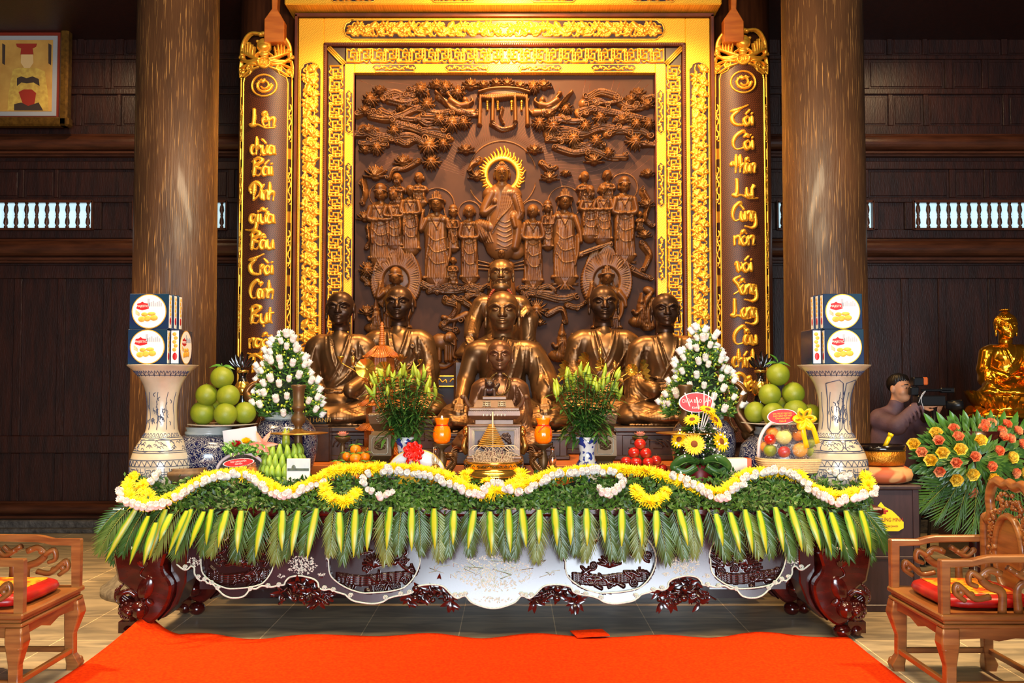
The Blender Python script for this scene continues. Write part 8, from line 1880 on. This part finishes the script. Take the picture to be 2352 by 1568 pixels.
# ================================================================== carved armchairs
M('cushion_silk', (190,24,16), .35, col2=(150,14,14), scale=9, coat=.1); M('cushion_gold', (236,160,30), .4, col2=(196,70,20), scale=22, thr=(.45,.6))
def armchair():
    e = T('carved_armchair', 'x', 'armchair', local=True, group='carved wooden armchairs'); W = .345; Dp = .56; Sz = .455; MT = G['chair_wood']
    m = MB(); m.box(-.012, Dp, -W - .012, W + .012, Sz - .03, Sz, .008); m.box(.004, Dp - .01,-W + .004, W - .004, Sz - .05, Sz - .03,.006); m.box(-.006, Dp, -W - .006, W + .006, Sz - .07, Sz - .05,.006); m.build('seat', MT, e)
    m = MB()
    for y in (-W + .02, W - .045): m.prism([(.03, Sz - .07),(.03, Sz - .17),(.09, Sz - .125),(.2, Sz - .12),(.28, Sz - .135),(.36, Sz - .12),(.47, Sz - .125),(.53, Sz - .17),(.53, Sz - .07)], y, y + .022)
    for x in (.015, Dp - .04): m.prism([(-.33, Sz - .07),(-.33, Sz - .17),(-.27, Sz - .12),(-.1, Sz - .115),(0, Sz - .14),(.1, Sz - .115),(.27, Sz - .12),(.33, Sz - .17),(.33, Sz - .07)], x, x + .022, 'yz')
    m.build('apron', MT, e)
    for x, sx in ((.035,-1),(Dp - .035,1)):
        for y, sy in ((-W + .03,-1),(W - .03,1)):
            m = MB(); m.X = None; p = [(x, y, Sz - .07),(x + sx*.008, y + sy*.008, Sz - .14),(x - sx*.008, y - sy*.008,.2),(x - sx*.006, y - sy*.006,.09),(x + sx*.012, y + sy*.012,.035),(x + sx*.006, y + sy*.006,0)]
            rows = []
            for (a, b, z_), r_ in zip(p, (.042,.046,.027,.026,.038,.032)): rows.append([m.vv((a + u*r_, b + v*r_, z_)) for u, v in ((-1,-.8),(-.8,-1),(.8,-1),(1,-.8),(1,.8),(.8,1),(-.8,1),(-1,.8))])
            for A, B in zip(rows[:-1], rows[1:]):
                for i in range(8): m.face([A[i], A[(i + 1) % 8], B[(i + 1) % 8], B[i]], i % 2 == 0)
            m.face(rows[-1], False); m.face(rows[0][::-1], False); m.ell((x + sx*.03, y + sy*.03,.05), .018,8,6); m.ell((x + sx*.028, y + sy*.028, Sz - .17),(.02,.02,.014), 8,6); m.build('leg', MT, e)
    for b in ((.05, Dp - .05,-W + .018,-W + .042),(.05, Dp - .05, W - .042, W - .018),(.02,.045,-W + .03, W - .03),(Dp - .045, Dp - .02,-W + .03, W - .03)): m = MB(); m.box(*b, .095,.125,.004); m.build('stretcher', MT, e)
    for sy in (-1,1):
        y = sy*(W - .025); m = MB(); m.prism([(-.005, Sz),(-.005, Sz + .255),(.0, Sz + .262),(.15, Sz + .262),(.2, Sz + .275),(.24, Sz + .282),(.50, Sz + .284),(.52, Sz + .25),(.24, Sz + .245),(.2, Sz + .24),(.15, Sz + .228),(.045, Sz + .226),(.04, Sz)], y - .022, y + .022, bev=.006); m.build('armrest', MT, e)
        m = MB()
        for q in ([(.30,0),(.30,.10),(.24,.13),(.20,.17),(.24,.21),(.30,.19)], [(.24,.08),(.17,.07),(.12,.11),(.08,.14),(.07,.10),(.12,.06)], [(.20,.17),(.15,.20),(.14,.15),(.18,.13)], [(.38,0),(.38,.12),(.44,.15),(.50,.12)], [(.36,.2),(.42,.17),(.47,.21)], [(.33,.22),(.39,.19),(.43,.22)]): m.tube(crom([(a, y, Sz + b) for a, b in q], 5), lambda t: .023 - .006*t, 8, flat=.7)
        for a, b in ((.085,.125),(.10,.10),(.22,.19),(.28,.2),(.15,.09),(.40,.19),(.46,.2)): m.ell((a, y, Sz + b),(.018,.016,.018), 10,6)
        m.build('armrest_fretwork', MT, e)
    m = MB(); x0 = Dp - .05; q = [(-.30, Sz),(-.30, Sz + .36),(-.25, Sz + .38),(-.22, Sz + .42),(-.235, Sz + .50),(-.20, Sz + .57),(-.14, Sz + .60),(-.06, Sz + .585),(0, Sz + .60)]; q = q + [(-a, b) for a, b in q[::-1][1:]]
    q2 = [(-.25, Sz),(-.25, Sz + .32),(-.20, Sz + .36),(-.17, Sz + .42),(-.18, Sz + .50),(-.14, Sz + .54),(0, Sz + .54)]; q2 = q2 + [(-a, b) for a, b in q2[::-1][1:]]
    m.tube(crom([(x0, a*.96, b) for a, b in q], 5), .026,8, flat=1.1); m.build('back_frame', MT, e); m = MB()
    rr = random.Random(6)
    for i in range(90):
        t = rr.random() * PI; r_ = rr.uniform(.165,.225); a, b = r_*cos(t) * 1.0,.27 + r_*1.25*sin(t); m.ell((x0 - .01, a, Sz + b),(.014, rr.uniform(.008,.018), rr.uniform(.008,.018)), 8,5)
    for i in range(24): a = rr.uniform(-.24,-.17) * rr.choice((1,-1)); m.ell((x0 - .008, a, Sz + rr.uniform(.02,.3)),(.014,.014,.018), 8,5)
    m.build('back_carving', MT, e); m = MB(); pp = [(.145*cos(i*PI / 18), Sz + .23 + .20*sin(i*PI / 18)) for i in range(36)]; m.prism(pp, x0 - .012, x0 + .012, 'yz'); m.tube([(x0 - .014, a, b) for a, b in pp + pp[:2]], .018,8); m.build('oval_back_panel', MT, e); return e
def cushion(lab):
    e = T('seat_cushion', lab, 'cushion', local=True, group='red and gold seat cushions'); m = MB(); n = 48; rows = []
    for r_, z_ in ((0,.004),(.8,.0),(.97,.012),(1.0,.03),(.97,.05),(.9,.06),(.6,.066),(0,.070)): rows.append([m.vv((.28 + .235*r_*abs(cos(2*PI*i / n)) ** .5*math.copysign(1, cos(2*PI*i / n)) * (1 + .008*(-1) ** i), .275*r_*abs(sin(2*PI*i / n)) ** .5*math.copysign(1, sin(2*PI*i / n)) * (1 + .008*(-1) ** i), z_)) for i in range(n)])
    for A, B in zip(rows[:-1], rows[1:]):
        for i in range(n): m.face([A[i], A[(i + 1) % n], B[(i + 1) % n], B[i]], True)
    m.build('silk_cover', G['cushion_silk'], e); m = MB()
    for i in range(12): a = i*PI / 6; m.leaf((.28,0,.074),(cos(a), sin(a), .0),(0,0,1), .17,.08,.03,3,.02)
    m.box(.12,.44,-.20,.20,.060,.0705,.005); m.build('gold_brocade', G['cushion_gold'], e); return e
ch = armchair(); cu = cushion('x'); SEAT = .457
for i, (x, y, rz, la, lb) in enumerate(((2.10,5.245,0, 'carved orange-brown wooden armchair with an oval back, at the right', 'red and gold silk cushion on the right armchair with the oval back'),(-2.40,5.265, PI, 'carved orange-brown wooden armchair cut off by the left edge', 'red and gold silk cushion on the armchair at the left edge'),(2.10,3.76,0, 'carved wooden armchair nearest the viewer, only a corner showing at the lower right edge', 'cushion on the armchair nearest the viewer at the lower right edge'))):
    for o, z_, l_ in ((ch, 0, la),(cu, SEAT, lb)):
        q = o if i == 0 else copy_tree(o); q.location = (x, y, z_); q.rotation_euler = (0,0, rz); q['label'] = l_
# ================================================================== podium with sign, singing bowl
M('podium_wood', (60,40,42), .4, col2=(48,32,34), scale=6, stretch=(5,5,1)); M('sign_yellow', (226,214,20), .5); M('cushion_patch', (176,84,44), .6, col2=(206,150,96), scale=8, thr=(.48,.56), detail=1); M('bowl_gold', (180,116,34), .35,.8, bump=.6, bscale=90, bdist=.01)
D = 6.97; e = T('podium', 'dark wooden podium box with a yellow sign, standing right of the altar table', 'podium', at(2050, D, 0)); x0, x1 = at(1962, D).x, at(2106, D).x; zt = hpx(1114, D); m = MB()
m.box(x0, x1, D, D + .43,.04, zt - .03,.006); m.box(x0 - .015, x1 + .02, D - .02, D + .45, zt - .03, zt, .008); m.box(x0 - .01, x1 + .01, D - .015, D + .44,0,.05,.006); m.box(x1 - .04, x1 + .004, D - .008, D, .05, zt - .03,.003); m.box(x0, x1, D - .008, D, .36,.38,.003); m.build('cabinet_body', G['podium_wood'], e)
m = MB(); g = lambda a, b: (P(a, b, D).x, P(a, b, D).z); q = [(2022,1152),(2030,1162),(2048,1172),(2062,1185),(2074,1198),(2074,1212),(2062,1219),(1996,1219),(1982,1212),(1972,1205),(1972,1192),(1984,1182),(1996,1172),(2014,1162)]; m.prism([g(*v) for v in q], D - .012, D - .008); m.build('yellow_sign', G['sign_yellow'], e)
text('TAM BẢO CHỨNG MINH', .036, G['label_red'], 'sign_lettering', e, (P(2020,1193, D).x, D - .0135, P(2020,1193, D).z), ext=.0004, sx=.78); text('Testament of The Three Jewels', .021, G['label_red'], 'sign_lettering', e, (P(2022,1207, D).x, D - .0135, P(2022,1207, D).z), ext=.0004, sx=.88)
m = MB(); c = P(2022,1172, D)
for a, b, w_ in ((0,.012,.05),(.016,.008,.03)): m.box(c.x - w_, c.x + w_, D - .0135, D - .012, c.z + a - .008, c.z + a - .008 + b)
m.box(c.x - .036, c.x + .036, D - .0135, D - .012, c.z - .022, c.z - .01); m.build('temple_emblem', G['label_red'], e)
D = 7.18; c = at(2021, D, zt); e = T('bowl_cushion', 'round patchwork cushion under the singing bowl on the dark podium', 'cushion', c); revolve('padded_ring', G['cushion_patch'], e, [(50,1115),(66,1108),(70,1096),(66,1084),(54,1077),(0,1078)], 2021, D, 48)
for o in e.children: o.data.transform(Matrix.Translation((0,0, zt - hpx(1115, D) + .001)))
dz = zt - hpx(1115, D) + .002; e = T('singing_bowl', 'large brass singing bowl with a black rim, on the patchwork cushion', 'singing bowl', c + Vector((0,0,.13))); revolve('bowl', G['bowl_gold'], e, [(40,1077),(52,1073),(55,1060),(54,1042)], 2021, D, 48); revolve('black_rim', G['black_gloss'], e, [(54,1042),(55,1041),(55,1030),(51,1029),(50,1036),(0,1050)], 2021, D, 48)
s_ = T('bowl_striker', 'pale wooden striker leaning in the brass singing bowl', 'striker', P(2038,1030, D)); m = MB(); m.tube([P(2030,1038, D), P(2046,1006, D)], .016,10); m.tube([P(2044,1010, D), P(2047,1004, D)], .021,10); m.build('stick', G['ribbon_yellow'], s_)
for r_ in (e, s_):
    for o in r_.children: o.data.transform(Matrix.Translation((0,0, dz)))
# ================================================================== rose bouquet
D = 7.7; k = K(D); e = T('rose_bouquet', 'large bouquet of yellow and orange roses with palm leaves, in front of the gold statue', 'flower arrangement', at(2235, D, 0)); X = at(2235, D).x; M('rose_orange', (232,96,50), .5, col2=(246,176,120), scale=16); M('rose_yellow', (248,200,30), .5, col2=(240,214,90), scale=14)
m = MB(); m.lathe([(.05,0),(.16,.01),(.05,.04),(.035,.9),(.2,1.0),(.24,1.22)], X, D, 0,20); m.build('flower_stand', G['rosewood_dark'], e); rr = random.Random(14); m = MB()
for i in range(900):
    a = rr.random() * 6.28; r_ = rr.random() ** .6; p = P(2240 + 135*r_*cos(a), 1052 + 82*r_*sin(a), D - .28*(1 - r_*r_)); m.leaf(p, (cos(a), -.3,-sin(a)),(0,-1,.3), rr.uniform(.05,.10), rr.uniform(.02,.04), .3,3,.15)
m.build('foliage', G['lily_leaf'], e, kind='stuff')
for i in range(9):
    m = MB(); a = -.2 + i*.4; frond(m, P(2180 + i*16,1095, D - .1),(cos(PI + a*.8), -.2,-.25 - abs(sin(a*.8))), .34,.6,13); m.build('palm_frond', [G['palm_leaf'], G['palm_rib']], e)
for i in range(9): m = MB(); m.leaf(P(2150 + i*24,990, D),((i - 4) * .16,-.05,1),(0,-1,0), .17,.06,.1,5,.2); m.build('upright_leaf', G['leaf_glossy'], e)
RY_ = [(2100,1020),(2138,1056),(2165,1040),(2150,995),(2205,1032),(2250,1012),(2196,1100),(2232,1088),(2278,1098),(2322,1050),(2350,1085)]; RO = [(2118,1038),(2156,1012),(2158,1082),(2190,985),(2200,1003),(2195,1062),(2238,1048),(2256,985),(2262,975),(2275,972),(2292,1035),(2298,990),(2302,1003),(2275,1070),(2318,1008),(2335,990),(2232,1128),(2330,1085),(2310,975),(2345,1020)]
for lst, mt, nm in ((RY_, 'rose_yellow', 'yellow_rose'),(RO, 'rose_orange', 'orange_rose')):
    for px, py in lst: m = MB(); r0 = math.hypot((px - 2240) / 135,(py - 1052) / 82); rose(m, P(px, py, D - .33*max(0,1 - r0*r0) - .08), .054 if nm[0] == 'y' else .046,((px - 2240) * .004,-1,(1052 - py) * .006 + .2)); m.build(nm, MATS[mt], e)
# ================================================================== cameraman
M('skin', (206,146,108), .5, sss=.1); M('hair', (22,16,14), .45); M('jacket', (112,84,92), .65, col2=(92,68,76), scale=6, bump=.3, bscale=18, bdist=.02); M('dark_cloth', (26,24,30), .8); M('camera_black', (20,20,22), .35); M('orange_plastic', (214,100,40), .4)
D = 8.75; hd = P(2066,891, D); e = T('person', 'person in a grey-mauve jacket looking right and holding a video camera, beside the right pillar', 'person', (hd.x, D, 0)); q = lambda px, py, dy=0: P(px, py, D + dy)
S_ = SD((hd.x - .22, D - .55, hd.z - .42),(hd.x + .42, D + .22, hd.z + .2), .0055); Rz = Matrix.Rotation(R(30), 3, 'Z'); t_ = lambda a, b, c_: tuple(hd + Rz @ Vector((a, b, c_)) * .82)
S_.ell(hd + Vector((0,0,.02)),(.082,.09,.095), 0, Rz); S_.ell(t_(0,-.03,-.035),(.066,.082,.09), .02, Rz); S_.ell(t_(0,-.05,-.10),(.045,.05,.035), .025, Rz)
for g_s in (-1,1): S_.ell(t_(g_s*.05,-.08,-.04),(.026,.022,.026), .02); S_.cap(t_(g_s*.07,-.09,.032), t_(g_s*.02,-.115,.032), .007,.007,.01); S_.ell(t_(g_s*.038,-.122,.008),(.02,.012,.012), .008, Rz, True); S_.ell(t_(g_s*.038,-.104,.005),(.018,.014,.010), .003); S_.ell(t_(g_s*.10,.01,-.01),(.012,.022,.036), .006, Rz)
S_.line([t_(0,-.105,.025), t_(0,-.135,-.03)], .010,.014,.008); S_.line([t_(-.026,-.108,-.075), t_(0,-.122,-.072), t_(.026,-.108,-.075)], .007,.007,.005); S_.cap(hd + Vector((-.01,.02,-.07)), hd + Vector((-.03,.03,-.2)), .052,.06,.02)
hnd = q(2128,928,-.25); hand(S_, hnd, (.9,-.1,.25),(0,-1,.2), -1,.085,.0105,.35); S_.cap(hnd - Vector((.03,0,.01)), hnd - Vector((.11,-.02,.03)), .026,.032,.01); h2 = q(2152,946,-.12); hand(S_, h2,(.3,-.6,.8),(.5,-.5,-.3), 1,.08,.010,.4); S_.cap(h2, q(2140,972,-.02), .024,.03,.01); S_.mesh('body', G['skin'], e)
m = MB()
for g_s in (-1,1): m.ell(t_(g_s*.038,-.119,.003),(.0075,.0045,.005), 8,6); m.tube([t_(g_s*.06,-.112,.036), t_(g_s*.02,-.126,.038)], .0045,5)
m.tube([t_(-.02,-.122,-.077), t_(.02,-.122,-.077)], .0022,4); m.build('eyes_and_brows', G['hair'], e)
H_ = SD(tuple(hd + Vector((-.14,-.15,-.1))), tuple(hd + Vector((.14,.16,.16))), .006); H_.ell(hd + Vector((-.012,.018,.04)),(.088,.096,.09), 0, Rz); H_.ell(t_(0,-.13,-.03),(.12,.105,.105), .012, Rz, True)
for i in range(22): a = R(i*16); H_.line([hd + Vector((0,.01,.118)), hd + Vector((.055*cos(a), .01 + .065*sin(a), .108)), hd + Vector((.080*cos(a), .012 + .09*sin(a), .066))], .010,.007,.008)
H_.mesh('hair', G['hair'], e)
S_ = SD((hd.x - .38, D - .45,.72),(hd.x + .42, D + .32, hd.z - .08), .010); nk = hd + Vector((-.03,.03,-.2)); S_.ell(nk + Vector((0,.02,-.28)),(.21,.15,.34), 0); S_.cap(nk + Vector((-.13,.03,-.06)), nk + Vector((.13,.04,-.05)), .08,.08,.04); S_.cap(nk + Vector((0,0,-.02)), nk + Vector((.005,-.01,.05)), .078,.066,.02)
el = q(2062,978,-.18); S_.cap(nk + Vector((-.14,-.02,-.08)), el, .088,.072,.03); S_.cap(el, hnd - Vector((.09,-.02,.03)), .070,.046,.03); S_.cap(nk + Vector((.15,.02,-.1)), q(2125,1005,.0), .075,.06,.03); S_.cap(q(2125,1005,.0), q(2140,970,-.02), .058,.044,.03)
for i in range(6): p = el.lerp(hnd, .1 + .13*i); S_.line([p + Vector((-.02,-.02,.06)), p + Vector((0,-.065,.01)), p + Vector((.015,-.05,-.05))], .010,.007,.012)
S_.mesh('jacket', G['jacket'], e); S_ = SD((hd.x - .3, D - .2,-.01),(hd.x + .3, D + .25,.86), .012); S_.ell((nk.x, D + .05,.78),(.18,.14,.14), 0)
for g_s in (-1,1): S_.cap((nk.x + g_s*.09, D + .04,.74),(nk.x + g_s*.13, D + .02,.42), .095,.07,.03); S_.cap((nk.x + g_s*.13, D + .02,.42),(nk.x + g_s*.15, D + .06,.1), .07,.055,.02); S_.ell((nk.x + g_s*.15, D + .0,.045),(.05,.13,.045), .02)
S_.mesh('trousers_and_shoes', G['dark_cloth'], e)
v = T('video_camera', 'black shoulder video camera with an orange-fronted lamp, held by the person at the right', 'video camera', q(2150,925,-.25)); dz = -.28
def cb(n, mt, x0, x1, y0, y1, w_=.05, par=v, b=.008): m = MB(); a = q(x0, y1, dz); c_ = q(x1, y0, dz); m.box(a.x, c_.x, D + dz - w_ + .05, D + dz + w_ + .05, a.z, c_.z, b); return m.build(n, MATS[mt], par)
cb('camera_body', 'camera_black', 2108,2172,908,932,.06); cb('viewfinder', 'camera_black', 2094,2114,888,908,.03); cb('top_handle', 'camera_black', 2120,2190,893,899,.02); cb('microphone', 'camera_black', 2165,2198,890,902,.02)
cb('lamp_housing', 'camera_black', 2100,2124,866,886,.04); cb('orange_lamp_front', 'orange_plastic', 2122,2134,866,884,.035); cb('lamp_arm', 'camera_black', 2108,2113,880,900,.012)
m = MB(); a = q(2172,930, dz + .05); m.tube([a, a + Vector((.05,-.005,0)), a + Vector((.052,-.005,0)), a + Vector((.10,-.01,0)), a + Vector((.13,-.012,0))], [.036,.036,.044,.044,.05], 20); m.build('lens', G['camera_black'], v)
m = MB(); m.tube(crom([q(2110,925,-.36), q(2118,905,-.38), q(2126,898,-.36), q(2116,915,-.38), q(2122,940,-.36)], 5), .003,5); m.build('white_cord', G['bag_white'], v)
t3 = T('tripod', 'black tripod under the video camera, behind the rose bouquet', 'tripod', q(2150,1300,0)); hp = q(2146,936, dz + .04); m = MB(); m.tube([hp, hp - Vector((0,0,.5))], .022,10); m.build('column', G['camera_black'], t3)
for a in (90,210,330): m = MB(); m.tube([hp - Vector((0,0,.15)), Vector((hp.x + .38*cos(R(a)), hp.y + .2*sin(R(a)), .01))], .014,8); m.build('leg', G['camera_black'], t3)
